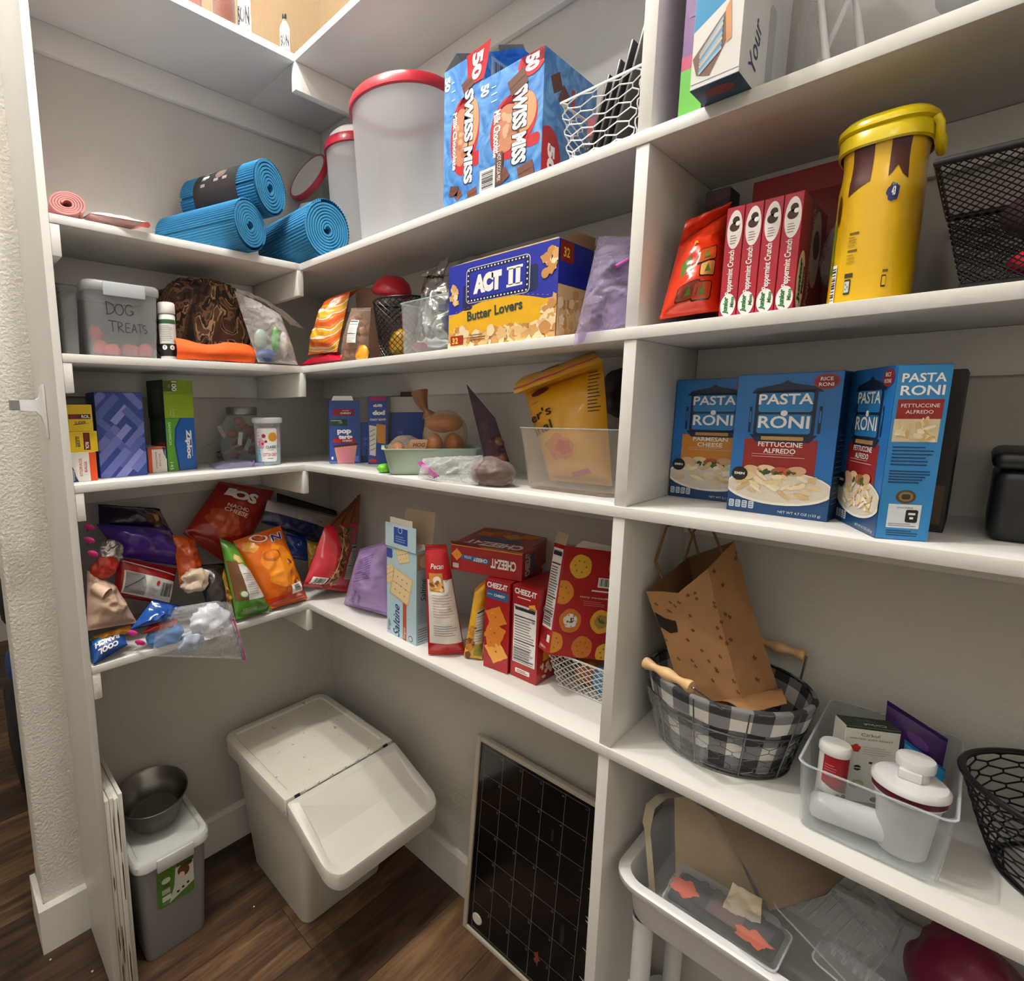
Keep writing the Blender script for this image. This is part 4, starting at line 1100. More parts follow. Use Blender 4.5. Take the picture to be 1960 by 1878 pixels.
mb = MB(); mb.smooth = 50; mb.lathe([(0, 0), (.0155, 0), (.017, .002), (.0165, .045), (.017, .088)], M('e2e0da', .4), n=32)
S_ = Surf.cyl((0, 0), .0172, rad(-20), 0); p = Pr(mb, S_); p.rect(-.004, .045, .028, .088, M('9c1420', .35), 1); p.poly([(-.004, .045), (.028, .045), (.028, .032), (.01, .038)], M('7c1420', .35), 1); p.lines(-.002, .055, .012, .075, 5, M('d08a8a', .5), w=.001); p.lines(-.008, .012, .012, .03, 5, M('55555a', .5), w=.0011); food(p, .012, .004, .03, .03, 12, [M('4a5a34', .6), M('7a8a5a', .6), M('3a3028', .6)], .004, .003, 3, 2)
mb.build('bottle', t)
mb = MB(); mb.smooth = 40; mb.lathe([(.0172, .086), (.0185, .088), (.0185, .097), (.0165, .101), (0, .1015)], M('f0f0ee', .35), n=32); mb.build('cap', t)
t = thing('drink_mix_box', 'white carton with dark green top and fruit pictures standing in the clear bin', 'box', (.158, 1.487, zb), 124)
w, d, h = .0655, .028, .119
mb, F = carton(w, d, h, M('dedfd6', .45)); p = F['f']; p.text('Cirkul', w * .46, h * .905, h * .04, M('4a4a52', .5), w=w * .34); p.text('WATER, JUST RIGHT', w * .48, h * .845, h * .025, M('4a4a52', .5), w=w * .8)
p.ell(w * .22, h * .72, .006, .0062, M('c0281e', .4), 2, wob=.1); p.lines(w * .36, h * .64, w * .9, h * .76, 4, M('b0b2ac', .5), w=.0008); p.ell(w * .3, h * .46, .0045, .0045, M('23262a', .4), 2); p.rect(w * .23, h * .455, w * .37, h * .465, WHITE, 3); p.rect(w * .5, h * .53, w * .56, h * .56, M('2a2c30', .4), 2)
p.rrect(w * .68, h * .38, w * .88, h * .48, M('b5b35a', .5), r=.003, L=2); p.ell(w * .78, h * .43, .003, .003, M('e2dfb0', .5), 3); p.ell(w * .32, h * .24, .009, .006, M('a3ac62', .5), 2, rot=20); p.ell(w * .36, h * .25, .005, .004, M('c9cf98', .5), 3); p.ell(w * .74, h * .21, .003, .005, M('c2747a', .5), 2, rot=-30); p.ell(w * .7, h * .06, .006, .004, M('2a2c30', .4), 2)
p.rect(0, h * .975, w, h, M('22331f', .4), 1); q = F['u']; q.rect(0, 0, w, d, M('1c2a1b', .4), 1); q.text('Cirkul', w * .6, d * .3, d * .2, WHITE, w=w * .4, rot=180); q.lines(w * .3, d * .55, w * .7, d * .8, 2, M('8a9a84', .5), w=.0008); mb.build('carton', t)
# pouches at the back of the bin
pur = M('43216a', .3, coat=.4); sky = M('2d93cf', .3, coat=.4)
r, b, mb = pouch('dark purple pouch standing at the back of the clear bin', 'drink pouch', [(.064, 1.520, 1.052), (.058, 1.586, 1.018), (.066, 1.584, zb + .002), (.074, 1.525, zb + .002)], .012, pur, seed=31, cr=.0015)
p = Pr(mb, b.surf()); p.ell(b.W * .55, b.H * .75, .014, .008, M('6b3f96', .35), 2, rot=-20); p.ell(b.W * .7, b.H * .45, .012, .006, M('b8762a', .4), 2, rot=-20); mb.build('pouch', r); b.seal(.955, 1, pur).build('top_seal', r)
r, b, mb = pouch('light blue drink mix pouch with orange splash and red lettering in the clear bin', 'drink pouch', [(.098, 1.545, 1.015), (.086, 1.588, .985), (.112, 1.586, zb + .002), (.120, 1.550, zb + .002)], .012, sky, seed=33, cr=.0015, name='drink_pouch')
p = Pr(mb, b.surf()); W, H = b.W, b.H
p.rect(W * .02, H * .03, W * .98, H * .42, M('5f3f88', .35), 1); p.ell(W * .3, H * .58, W * .3, H * .12, M('8a1c24', .4), 2, wob=.1, rot=-12); p.ell(W * .68, H * .56, W * .26, H * .1, M('e2921c', .4), 2.5, wob=.12, rot=-12); p.text('kool-a', W * .5, H * .36, H * .17, WHITE, w=W * .85, rot=-8, bold=.05, L=4); p.text('TROPICAL PUNCH', W * .55, H * .76, H * .05, WHITE, w=W * .6, rot=-8, L=3); p.ell(W * .3, H * .16, W * .2, H * .07, M('8a2630', .4), 2, wob=.1)
mb.build('pouch', r); b.seal(.955, 1, sky).build('top_seal', r)
# white bottle lying
whp = M('e6e7e8', .3, coat=.2)
t = thing('plastic_bottle', 'white plastic bottle with a clip-on cap lying along the front of the clear bin', 'bottle', (.2295, 1.4665, zb + .0205), rot=(0, rad(90), rad(90 + 11)))
mb = MB(); mb.smooth = 50; mb.lathe([(0, 0), (.012, .0), (.0165, .003), (.0185, .012), (.0195, .06), (.0195, .074)], whp, n=32); mb.build('bottle_body', t)
mb = MB(); mb.smooth = 40; mb.lathe([(.0202, .068), (.0202, .080), (.0165, .082), (.016, .094), (0, .095)], whp, n=28); mb.rbox((-.006, .014, .066), (.006, .0215, .094), whp, r=.002, seg=2); mb.build('clip_cap', t)
# white tumbler
t = thing('tumbler', 'frosted tumbler with a white flip-up lid and dark red band in the clear bin corner', 'tumbler', (.214, 1.5585, zb))
mb = MB(); mb.smooth = 50; mb.lathe([(0, 0), (.022, 0), (.0245, .003), (.029, .06), (.0325, .0815)], CL('f1f3f5', .55, .35, edge=.85), n=40); mb.build('cup', t)
mb = MB(); mb.smooth = 40; mb.lathe([(.0335, .082), (.0355, .084), (.0355, .091), (.0335, .0925)], M('5a0f1e', .35), n=40); mb.build('band', t)
mb = MB(); mb.smooth = 40; mb.lathe([(.0325, .0795), (.0345, .081), (.034, .083)], whp, n=40); mb.lathe([(.0345, .091), (.0372, .093), (.0372, .0985), (.034, .1025), (.021, .105), (0, .105)], whp, n=40); mb.build('lid', t)
mb = MB(); mb.smooth = 40; mb.lathe([(.0145, .105), (.0135, .112), (.0145, .116), (.0185, .118), (.019, .128), (.0175, .131), (0, .1315)], whp, n=32, c=(-.006, .002)); mb.rbox((.004, -.012, .105), (.014, .010, .118), whp, r=.002, seg=2); mb.build('spout_cap', t)
# --- large black wire basket at the right edge
t = thing('wire_basket', 'large oval black wire basket at the right end of the lowest shelf', 'basket', (.13, 1.768, z5 + .004), 0)
bw = M('0e0e10', .4); RX2, RY2, H2 = .125, .168, .112
def b2(u, v): 
    a = 2 * PI * u; k = .76 + .24 * v ** .8; return Vector((RX2 * k * math.cos(a), RY2 * k * math.sin(a), H2 * v))
mb = MB(); wires(mb, b2, 44, 6, .0013, bw, kind='hex', closed=True); mb.build('mesh_wall', t)
mb = MB(); mb.tube([b2(i / 72, 1) for i in range(72)], .0042, bw, n=10, closed=True); mb.tube([b2(i / 72, 0) for i in range(72)], .003, bw, n=8, closed=True); mb.build('rim', t)
mb = MB()
for i in range(9):
    y = -.12 + .03 * i; x = RX2 * .76 * math.sqrt(max(0, 1 - (y / (RY2 * .76)) ** 2)); mb.tube([(-x, y, .001), (x, y, .001)], .0012, bw, n=5)
mb.build('bottom_wires', t)
for k, (c, ang) in enumerate((((.125, 1.715, z5 + .058), -10), ((.125, 1.815, z5 + .060), 5))):
    t = thing('wrapped_pack', ('white wrapped pack with a purple label at the near left of the black wire basket', 'white wrapped pack with a purple label deeper inside the black wire basket')[k], 'pack', c, ang, 'packs in the black wire basket')
    mb = MB(); mb.rbox((-.05, -.044, -.048), (.05, .044, .045), M('cfcac4', .35, coat=.3), r=.014, seg=3); mb.build('pack_body', t)
    mb = MB(); p = Pr(mb, Surf.plane((-.035, -.03, .0456), (1, 0, 0), (0, 1, 0))); p.rrect(0, 0, .062, .05, M('452062', .35), r=.008, L=1); p.lines(.012, .012, .05, .04, 3, M('c9b8dc', .5), w=.003); mb.build('purple_label', t, 'purple label with white lettering')
# ============================================================ utility cart under the lowest shelf, right of the divider
cw_ = M('e2e3e4', .35, var=.02, scale=8)
t = thing('utility_cart', 'white plastic utility cart with a rounded tray full of packaging, under the lowest shelf', 'cart', (.146, 1.56, 0))
mb = MB(); mb.smooth = 45; a, b = .139, .342; ZR = .672
R = [rring(a - .030, b - .030, .03, ZR - .088, 6), rring(a - .026, b - .026, .034, ZR - .082, 6), rring(a - .015, b - .015, .042, ZR - .016, 6), rring(a - .002, b - .002, .05, ZR - .015, 6), rring(a, b, .05, ZR - .012, 6), rring(a, b, .05, ZR - .003, 6), rring(a - .004, b - .004, .047, ZR, 6), rring(a - .018, b - .018, .036, ZR, 6), rring(a - .021, b - .021, .034, ZR - .004, 6), rring(a - .030, b - .030, .03, ZR - .080, 6)]
loft(mb, R, cw_, cap0=True, cap1=True); mb.build('upper_tray', t)
mb = MB(); mb.smooth = 45
R = [rring(a - .030, b - .030, .03, .17, 6), rring(a, b, .05, .25, 6), rring(a - .018, b - .018, .036, .25, 6), rring(a - .032, b - .032, .03, .178, 6)]
loft(mb, R, cw_, cap0=True, cap1=True); mb.build('lower_tray', t)
for sx in (-1, 1):
    for sy in (-1, 1):
        mb = MB(); mb.smooth = 45; x, y = sx * (a - .048), sy * (b - .048)
        mb.lathe([(.016, .05), (.016, ZR - .10), (.019, ZR - .098), (.019, ZR - .087)], cw_, n=20, c=(x, y)); mb.lathe([(.019, .40), (.0195, .402), (.0195, .43), (.016, .432)], cw_, n=20, c=(x, y)); mb.build('leg', t)
        mb = MB(); mb.smooth = 45; mb.tube([(x - .008, y, .021), (x + .008, y, .021)], .020, BLACK, n=20); mb.box((x - .011, y - .006, .021), (x + .011, y + .006, .052), M('3a3a3c', .5)); mb.build('caster', t)
zf = ZR - .074
tan = M('9d8b78', .8, var=.08, scale=14, bump=.2, bscale=40); tan2 = M('b9a892', .8, var=.06, scale=14); cream = M('c9bda6', .75, var=.06)
def sheet(name, label, cat, C, m, amp=.004, seed=1, n=22, th=.0010, group=None, cs=16):
    """a folded sheet between four corners, with real thickness"""
    mb = MB(); mb.smooth = 35; TL, TR, BR, BL = [Vector(x) for x in C]; N = (BR - BL).cross(TL - BL).normalized()
    def f(u, v, o):
        p = BL.lerp(BR, u).lerp(TL.lerp(TR, u), v); return p + N * (ridged(p.x, p.y, p.z, cs, seed) * amp + o)
    mb.grid(lambda u, v: f(u, v, th), n, n, m); mb.grid(lambda u, v: f(1 - u, v, -th), n, n, m)
    return tag(mb.build(name), label, cat, group)
sheet('paper_bag', 'large flat tan paper bag slanting out of the cart tray up under the shelf', 'paper bag', [(.062, 1.262, .80), (.060, 1.530, .80), (.215, 1.495, .795), (.205, 1.436, .712)], tan, .004, 3)
sheet('paper_bag', 'folded tan paper bag behind the clamshell tray at the left of the cart', 'paper bag', [(.125, 1.262, .785), (.118, 1.345, .755), (.175, 1.440, .640), (.195, 1.300, .640)], tan2, .006, 5)
sheet('paper_scrap', 'crumpled tan paper folded over in the middle of the cart tray', 'paper', [(.218, 1.385, .735), (.224, 1.425, .742), (.224, 1.428, .668), (.242, 1.372, .660)], cream, .008, 9, cs=30)
sheet('paper_scrap', 'pale strip of paper lying along the front of the cart tray', 'paper', [(.232, 1.400, .672), (.246, 1.410, .668), (.252, 1.470, .630), (.238, 1.478, .630)], M('bcb6a2', .7), .003, 11)
# flat paper handle
mb = MB(); mb.smooth = 60; pts = [Vector(p) for p in ((.225, 1.272, .628), (.214, 1.258, .690), (.204, 1.246, .740), (.190, 1.245, .768), (.172, 1.256, .785), (.150, 1.275, .790), (.128, 1.300, .786))]
def hs(u, v):
    x = v * (len(pts) - 1); i = min(int(x), len(pts) - 2); p = pts[i].lerp(pts[i + 1], x - i); w = .020 if v > .3 else .014; return p + Vector((.3, .75, .25)).normalized() * w * (u - .5)
mb.grid(hs, 4, 30, cream); mb.grid(lambda u, v: hs(1 - u, v) + Vector((-.0012, 0, -.0012)), 4, 30, cream)
tag(mb.build('paper_strip'), 'flat cream paper strip looping up at the left of the cart', 'paper')
# clamshells
cs_ = CL('f0f3f6', .07, .06, edge=.7); blk2 = M('141312', .35)
def clam(label, loc, rot, L, W, h, tray=None, ribs=0, insert=None, nm='clamshell_tray'):
    t = thing(nm, label, 'plastic tray', loc, rot=tuple(rad(x) for x in rot))
    mb = MB(); mb.smooth = 40
    loft(mb, [rring(L / 2, W / 2, .010, 0, 4), rring(L / 2 - .003, W / 2 - .003, .010, .002, 4), rring(L / 2 - .010, W / 2 - .010, .008, h, 4)], cs_, cap1=True)
    for k in range(ribs):
        x = -L / 2 + .016 + (L - .032) * k / max(1, ribs - 1); mb.tube([(x, -W / 2 + .012, h * .95), (x, W / 2 - .012, h * .95)], .0024, cs_, n=6)
    mb.build('clear_shell', t)
    mb = MB(); mb.tube(rring(L / 2, W / 2, .010, .0, 4), .0014, CL('e6eaee', .4, .06, edge=.9), n=6, closed=True); mb.build('rim', t)
    if tray:
        mb = MB(); loft(mb, [rring(L / 2 - .006, W / 2 - .006, .008, .004, 4), rring(L / 2 - .016, W / 2 - .016, .006, h * .6, 4)], tray, cap1=True); mb.build('inner_tray', t)
    if insert:
        p0 = MB(); p = Pr(p0, Surf.plane((0, 0, h * .62), (1, 0, 0), (0, 1, 0))); p.ell(-L * .33, -W * .1, .020, .016, M('d9541c', .5), 2, wob=.15); p.ell(L * .3, -W * .25, .022, .012, M('c9501c', .5), 2, wob=.2); p.rect(-L * .1, -W * .3, L * .2, W * .3, M('5a3a34', .6), 1.5)
        for k in range(5): p.ell(-L * .2 + .02 * k, W * .28, .006, .005, M('3a3432', .5), 2, n=10)
        p0.build('food_insert', t, 'orange and brown print on the tray insert')
clam('clear clamshell with a black tray and orange insert along the front of the cart', (.2300, 1.380, .676), (14, -6, 83), .165, .075, .030, blk2, 0, True)
clam('ribbed clear plastic tray lying on top in the middle of the cart', (.168, 1.500, .712), (6, 22, 78), .115, .105, .022, None, 9)
clam('ribbed clear plastic tray at the front right of the cart, below the other ribbed tray', (.222, 1.556, .690), (0, 12, 84), .130, .050, .022, None, 9)
clam('clear compartment tray standing behind the ribbed trays in the cart', (.095, 1.520, .725), (0, 35, 85), .12, .07, .02, None, 4)
o = lump((.110, 1.640, .690), (.060, .052, .068), .012, 41, M('7c1038', .45, coat=.2), cs=16, flat=zf).build('plastic_bag'); tag(o, 'dark magenta plastic bag at the back right of the cart tray', 'plastic bag')
o = lump((.13, 1.74, .655), (.05, .04, .045), .006, 43, M('121113', .5), cs=16, flat=zf).build('cloth_bag'); tag(o, 'black bundle at the far right of the cart tray by the picture edge', 'bag')
# ============================================================ by the doorway
t = thing('adhesive_hook', 'white plastic hook with a grey tip, stuck to the outer face of the side panel', 'hook')
mb = MB(); mb.smooth = 40; xw = LX + PT
mb.rbox((xw + .0003, .120, 1.437), (xw + .005, .147, 1.562), M('eeeef0', .35), r=.002, seg=2); mb.build('base_plate', t)
mb = MB(); mb.smooth = 40
q = [(xw + .005, 1.556), (xw + .012, 1.555), (xw + .009, 1.545), (xw + .012, 1.532), (xw + .02, 1.526), (xw + .052, 1.526), (xw + .052, 1.502), (xw + .022, 1.500), (xw + .012, 1.490), (xw + .005, 1.462)]
mb.prism(q, .124, .143, M('eeeef0', .35)); mb.build('hook_arm', t)
mb = MB(); mb.rbox((xw + .0525, .122, 1.503), (xw + .070, .145, 1.526), M('8d8d8a', .35, metal=.3), r=.001, seg=1); mb.build('grey_tip', t)
for k, (c, r, hx, lab) in enumerate((((.86, -.95, .44), (.10, .16, .10), '123a78', 'crumpled blue duffel beyond the doorway at the left picture edge'), ((.84, -.95, .73), (.12, .18, .14), '0d1420', 'black duffel piled on the blue one beyond the doorway'))):
    o = lump(c, r, .03, 50 + k, M(hx, .5), cs=5, flat=None).build('duffel_bag'); tag(o, lab, 'bag')
mb = MB(); mb.rbox((.72, -1.15, 0.0005), (.98, -.75, .30), M('191c24', .6), r=.02, seg=2); tag(mb.build('trunk'), 'dark storage trunk under the blue duffel beyond the doorway', 'trunk')
for k, (x, y) in enumerate(((.66, .60), (.94, .16), (.98, .30), (1.02, .05), (.52, .28), (.86, .52))):
    tag(lump((x, y, .0016), (.003, .002, .0015), .0006, 60 + k, M('d9d2c4', .7), nu=8, nv=6, flat=.0003).build('crumb'), ('pale crumb on the floor before the trash bin', 'pale crumb beside the baseboard by the doorway', 'pale crumb on the floor left of the side panel', 'pale crumb on the floor outside the doorway', 'pale paper flake between the pet food container and the bin', 'pale crumb on the floor before the pet food container')[k], 'crumb', 'crumbs on the floor')
# ============================================================ shelf 5, left: the heap of snack bags
def ab(u, v, y, zmin=None):
    p = at(u, v, y=y); zm = (zmin if zmin is not None else z5 + .004)
    if p.z < zm: p.z = zm
    return p
def pz(hx, rough=.26): return M(hx, rough, coat=.5)
GB = 'snack bags heaped on the lowest left shelf'
def chip(label, C, t_, m, seed, cr=.005, name='chip_bag', cs=20, **k):
    return pouch(label, 'snack bag', C, t_ * 1.35, m, GB, seed, cr * 1.5, name, cs * .8, **k)
def fin(r, b, mb, m, top=True, bot=True, nm='pouch'):
    mb.build(nm, r)
    if top: b.seal(.95, 1, m).build('top_seal', r)
    if bot: b.seal(0, .05, m).build('bottom_seal', r)
navy = pz('191338'); brn = pz('5f3a22')
r, b, mb = chip('dark indigo snack bag with a brown food picture at the back of the heap', [ab(188, 966, .05), ab(305, 974, .05), ab(338, 1036, .08), ab(190, 1012, .09)], .06, navy, 11, .010)
p = Pr(mb, b.surf()); p.ell(b.W * .72, b.H * .5, b.W * .2, b.H * .32, brn, 1, wob=.12); food(p, b.W * .6, b.H * .3, b.W * .85, b.H * .7, 16, [pz('8a5c34'), pz('b58a5a'), pz('4a2a18')], .010, .007, 2, 2); fin(r, b, mb, navy)
pu = pz('43208a', .2)
r, b, mb = chip('shiny purple snack bag slumped over the heap next to the side panel', [ab(184, 1004, .13), ab(322, 1012, .11), ab(356, 1086, .15), ab(232, 1066, .17)], .07, pu, 14, .011, cs=14); fin(r, b, mb, pu)
rn = pz('9b1f14'); 
r, b, mb = chip('large red nacho cheese chip bag leaning at the back of the heap', [ab(420, 922, .05), ab(524, 940, .05), ab(452, 1092, .12), ab(350, 1022, .11)], .075, rn, 17, .006)
p = Pr(mb, b.surf()); W, H = b.W, b.H; p.ell(W * .35, H * .36, W * .3, H * .16, pz('b8471a'), 1, wob=.1, rot=-20); p.text('OS', W * .46, H * .80, H * .16, WHITE, w=W * .5, bold=.06, shear=.1, L=4); p.poly([(W * .16, H * .9), (W * .3, H * .9), (W * .26, H * .76), (W * .12, H * .76)], WHITE, 3); p.text('NACHO', W * .42, H * .61, H * .055, M('e9c9b0', .4), w=W * .38, bold=.02, L=3); p.text('CHEESE', W * .42, H * .54, H * .055, M('e9c9b0', .4), w=W * .42, bold=.02, L=3); fin(r, b, mb, rn)
nv2 = pz('16264f'); sil = M('b9b5b4', .3, metal=.5)
r, b, mb = chip('navy snack bag with a rolled silver top, at the back by the corner bracket', [ab(512, 956, .105), ab(652, 990, .11), ab(622, 1046, .13), ab(500, 1000, .125)], .035, nv2, 19, .006)
p = Pr(mb, b.surf()); 
for k in range(12): p.rect(b.W * k / 12, b.H * .50, b.W * (k + 1) / 12, b.H * .93, sil, 1)
mb.build('pouch', r); b.seal(.93, 1, M('8d8a8c', .3, metal=.5)).build('rolled_top', r, 'silver rolled top edge')
bk = M('121214', .35, coat=.4)
r, b, mb = chip('black film bag folded behind the navy and silver bag in the corner', [ab(530, 944, .045), ab(690, 992, .045), ab(690, 1048, .055), ab(530, 966, .055)], .012, bk, 21, .007); mb.build('pouch', r); b.seal(.93, 1, bk).build('top_seal', r)
og = pz('dc6a16')
C = [ab(446, 1036, .20), ab(536, 1006, .17), ab(588, 1146, .255), ab(518, 1166, .262)]
r, b, mb = chip('bright orange onion ring snack bag standing at the shelf front', C, .06, og, 23, .006)
p = Pr(mb, b.surf()); W, H = b.W, b.H
p.ell(W * .55, H * .5, W * .4, H * .3, pz('e88a1e'), 1, wob=.1); p.ell(W * .42, H * .93, W * .16, H * .055, WHITE, 2, rot=-10); p.ell(W * .42, H * .93, W * .12, H * .042, M('b8281c', .4), 3, rot=-10); p.ell(W * .42, H * .93, W * .08, H * .028, pz('dc6a16'), 4, rot=-10); p.text('N', W * .75, H * .88, H * .1, WHITE, w=W * .34, bold=.09, shear=.2, L=3); p.text('N', W * .75, H * .88, H * .085, M('23308a', .4), w=W * .28, bold=.02, shear=.2, L=5)
p.ell(W * .42, H * .68, W * .19, H * .075, pz('b8641c'), 3, n=24); p.ell(W * .42, H * .68, W * .13, H * .048, pz('e07a1c'), 4, n=24); p.ell(W * .16, H * .86, W * .12, H * .08, pz('d9962e'), 2, wob=.1); food(p, W * .68, H * .15, W * .95, H * .55, 16, [pz('b5651c'), pz('d9a254'), pz('7a3c14')], .009, .006, 4, 3)
p.rect(0, 0, W, H * .14, pz('d93f16'), 1); p.poly([(W * .50, H * .12), (W * .84, H * .13), (W * .86, H * .25), (W * .52, H * .24)], WHITE, 6); p.bars(W * .56, H * .14, W * .82, H * .235, INK, L=7, vert=False); fin(r, b, mb, og)
gn = pz('4f8a2c'); wp = M('d9d9d4', .3, coat=.4)
r, b, mb = chip('green and white snack bag with nutrition panel at the shelf front', [ab(420, 1030, .21), ab(449, 1042, .22), ab(520, 1168, .268), ab(452, 1186, .270)], .05, gn, 25, .004)
p = Pr(mb, b.surf()); W, H = b.W, b.H
p.poly([(W * .02, H * .22), (W * .98, H * .22), (W * .98, H * .60), (W * .6, H * .70), (W * .02, H * .66)], wp, 1); p.rect(W * .02, H * .22, W * .35, H * .72, pz('6b4526'), 2); p.ell(W * .5, H * .76, W * .2, H * .06, pz('c9a86a'), 2, wob=.1); p.lines(W * .42, H * .28, W * .92, H * .58, 10, M('7a7d80', .5), w=.0012, L=3); p.ell(W * .25, H * .3, W * .12, H * .05, gn, 3); p.ell(W * .25, H * .3, W * .09, H * .036, wp, 4); p.text('VEGGIE', W * .35, H * .1, H * .035, M('a9c88a', .4), w=W * .4, L=3); fin(r, b, mb, gn)
dk = pz('1a120e')
r, b, mb = chip('black and gold snack bag tucked to the left of the green and white bag', [ab(376, 1082, .20), ab(428, 1078, .20), ab(452, 1180, .245), ab(398, 1172, .250)], .045, dk, 27, .005)
p = Pr(mb, b.surf()); p.poly([(b.W * .5, b.H * .1), (b.W * .97, b.H * .08), (b.W * .9, b.H * .9), (b.W * .6, b.H * .7)], pz('a8782a'), 1); food(p, b.W * .55, b.H * .1, b.W * .9, b.H * .5, 12, [pz('7a4a1c'), pz('c99a4a')], .008, .006, 7, 2); fin(r, b, mb, dk)
tq = pz('c9511a')
r, b, mb = chip('twisted orange foil bag between the purple bag and the red nacho bag', [ab(330, 1024, .17), ab(372, 1032, .165), ab(392, 1092, .19), ab(344, 1124, .20)], .03, tq, 29, .010, cs=30); fin(r, b, mb, tq)
cm = M('c4b19c', .5)
o = lump(at(374, 1112, y=.225), (.030, .018, .024), .014, 31, cm, cs=38, nu=60, nv=36).build('crumpled_wrapper'); tag(o, 'cream crumpled wrapper nestled above the clear zipper bag', 'wrapper')
# pretzel bag in the corner
rp = pz('b3122a')
C = [ab(622, 1006, .255), ab(688, 1000, .235), ab(664, 1150, .285), ab(580, 1122, .262)]
r, b, mb = chip('red pretzel bag with a pinched top standing in the shelf corner', C, .07, rp, 33, .004, name='pretzel_bag', sealt=.02)
p = Pr(mb, b.surf()); W, H = b.W, b.H; pb = [pz('7a4420'), pz('a8683a'), pz('c98f54'), pz('4a2612')]
p.poly([(W * .36, H * .02), (W * .54, H * .02), (W * .62, H * .55), (W * .75, H * .98), (W * .2, H * .98), (W * .36, H * .55)], pb[0], 1); rnd = random.Random(4)
for k in range(46):
    v = rnd.uniform(.04, .97); w_ = .09 + .18 * max(0, v - .5); u = .46 + rnd.uniform(-w_, w_); p.ell(W * u, H * v, .011, .0032, pb[1 + k % 3], 2 + k * .03, n=10, rot=rnd.uniform(-80, 80))
p.line(W * .36, H * .02, W * .42, H * .98, .0018, M('e3d0c4', .4), 5); nutri(p, W * .68, H * .18, W * .95, H * .68, L=2, bg=M('c9c4c0', .5)); p.rect(W * .06, H * .05, W * .32, H * .17, WHITE, 2); p.bars(W * .08, H * .06, W * .31, H * .165, INK, L=3)
mb.build('pouch', r)
mb = MB(); mb.smooth = 50; A = [b.pt(i / 16, .985) for i in range(17)]; tip = ab(690, 944, .20); tp2 = ab(668, 968, .22)
def pin(u, v):
    i = min(int(u * 16), 15); a_ = A[i].lerp(A[i + 1], u * 16 - i); c_ = tp2.lerp(tip, u); q = a_.lerp(c_, v); return q + b.N * .005 * math.sin(u * 22) * (1 - .4 * v)
mb.grid(pin, 32, 16, pb[0]); mb.grid(lambda u, v: pin(1 - u, v) - b.N * .0015, 32, 16, pb[0]); mb.build('pinched_top', r, 'brown pinched top of the bag')
mb = MB(); mb.smooth = 50
def gus(u, v):
    q = b.pt(.08 + .84 * u, .055); d_ = Vector((-.35, -.6, 0)) * .06 * v; k = q + d_; k.z = max(z5 + .0015, q.z - .016 * v); return k
mb.grid(gus, 20, 6, M('2a2326', .4, coat=.3)); mb.build('bottom_gusset', r, 'dark bottom gusset')
for lab, hx, C, sd in (('small shiny blue snack bag behind the orange bag', '1b3c8e', [(548, 1022, .13), (586, 1030, .13), (590, 1074, .15), (550, 1068, .15)], 35), ('small yellow snack bag squeezed to the left of the pretzel bag', 'b8962c', [(588, 1036, .165), (618, 1040, .165), (612, 1090, .18), (590, 1092, .18)], 36)):
    m = pz(hx); r, b, mb = chip(lab, [ab(*q) for q in C], .022, m, sd, .005, cs=34); p = Pr(mb, b.surf()); p.ell(b.W * .4, b.H * .6, .004, .004, WHITE, 2); fin(r, b, mb, m)
# red bag with the white nutrition label
rb = pz('9c161c')
r, b, mb = chip('red snack bag lying with its white nutrition and barcode panel to the front', [ab(224, 1066, .175), ab(338, 1088, .17), ab(326, 1158, .195), ab(218, 1142, .195)], .045, rb, 37, .004)
p = Pr(mb, b.surf()); W, H = b.W, b.H
p.poly([(W * .07, H * .12), (W * .97, H * .06), (W * .97, H * .62), (W * .08, H * .70)], wp, 1); p.line(W * .04, H * .93, W * .97, H * .80, .0025, wp, 2); p.poly([(W * .09, H * .15), (W * .42, H * .13), (W * .40, H * .66), (W * .1, H * .68)], M('8f8f8e', .5), 2); p.lines(W * .1, H * .16, W * .4, H * .64, 12, M('5e5e5e', .5), w=.0010, L=3); p.line(W * .1, H * .26, W * .38, H * .6, .002, INK, 4); p.ell(W * .64, H * .5, W * .03, H * .07, M('c2281f', .4), 3, rot=-20); p.lines(W * .46, H * .16, W * .66, H * .36, 5, M('8a8a8a', .5), w=.001, L=3); p.bars(W * .70, H * .12, W * .95, H * .58, INK, L=3); fin(r, b, mb, rb)
o = lump(at(212, 1062, y=.19), (.020, .012, .028), .015, 39, M('b4b2ae', .22, metal=.8), cs=40, nu=60, nv=36).build('foil_wrapper'); tag(o, 'crumpled silver foil wrapper above the red bag with white panel', 'wrapper')
o = lump(at(200, 1086, y=.215), (.024, .008, .020), .012, 40, pz('b32a1c'), cs=30, nu=50, nv=30).build('foil_wrapper'); tag(o, 'crumpled red wrapper above the tan bag by the side panel', 'wrapper')
tn = M('b59a86', .6, bump=.3, bscale=40)
r, b, mb = chip('tan paper snack bag crumpled against the side panel', [ab(166, 1092, .215), ab(222, 1122, .205), ab(262, 1192, .245), ab(166, 1208, .258)], .036, tn, 42, .010, name='paper_snack_bag', cs=26)
p = Pr(mb, b.surf()); p.lines(b.W * .45, b.H * .2, b.W * .85, b.H * .42, 6, M('8a7464', .6), w=.001); mb.build('pouch', r)
mb = MB(); mb.smooth = 60; c0, c1 = at(180, 1124, y=.235), at(206, 1138, y=.262); mb.tube([c0, c0.lerp(c1, .5), c1], lambda s: .0125 + .003 * s, M('d3b7a2', .6), n=24, cap=False); mb.tube([c0, c1], lambda s: .0118 + .003 * s, M('5e2a3c', .6), n=24, cap=False); mb.build('rolled_top', r, 'rolled up top of the bag, open like a tube')
bb = pz('1f4f9c')
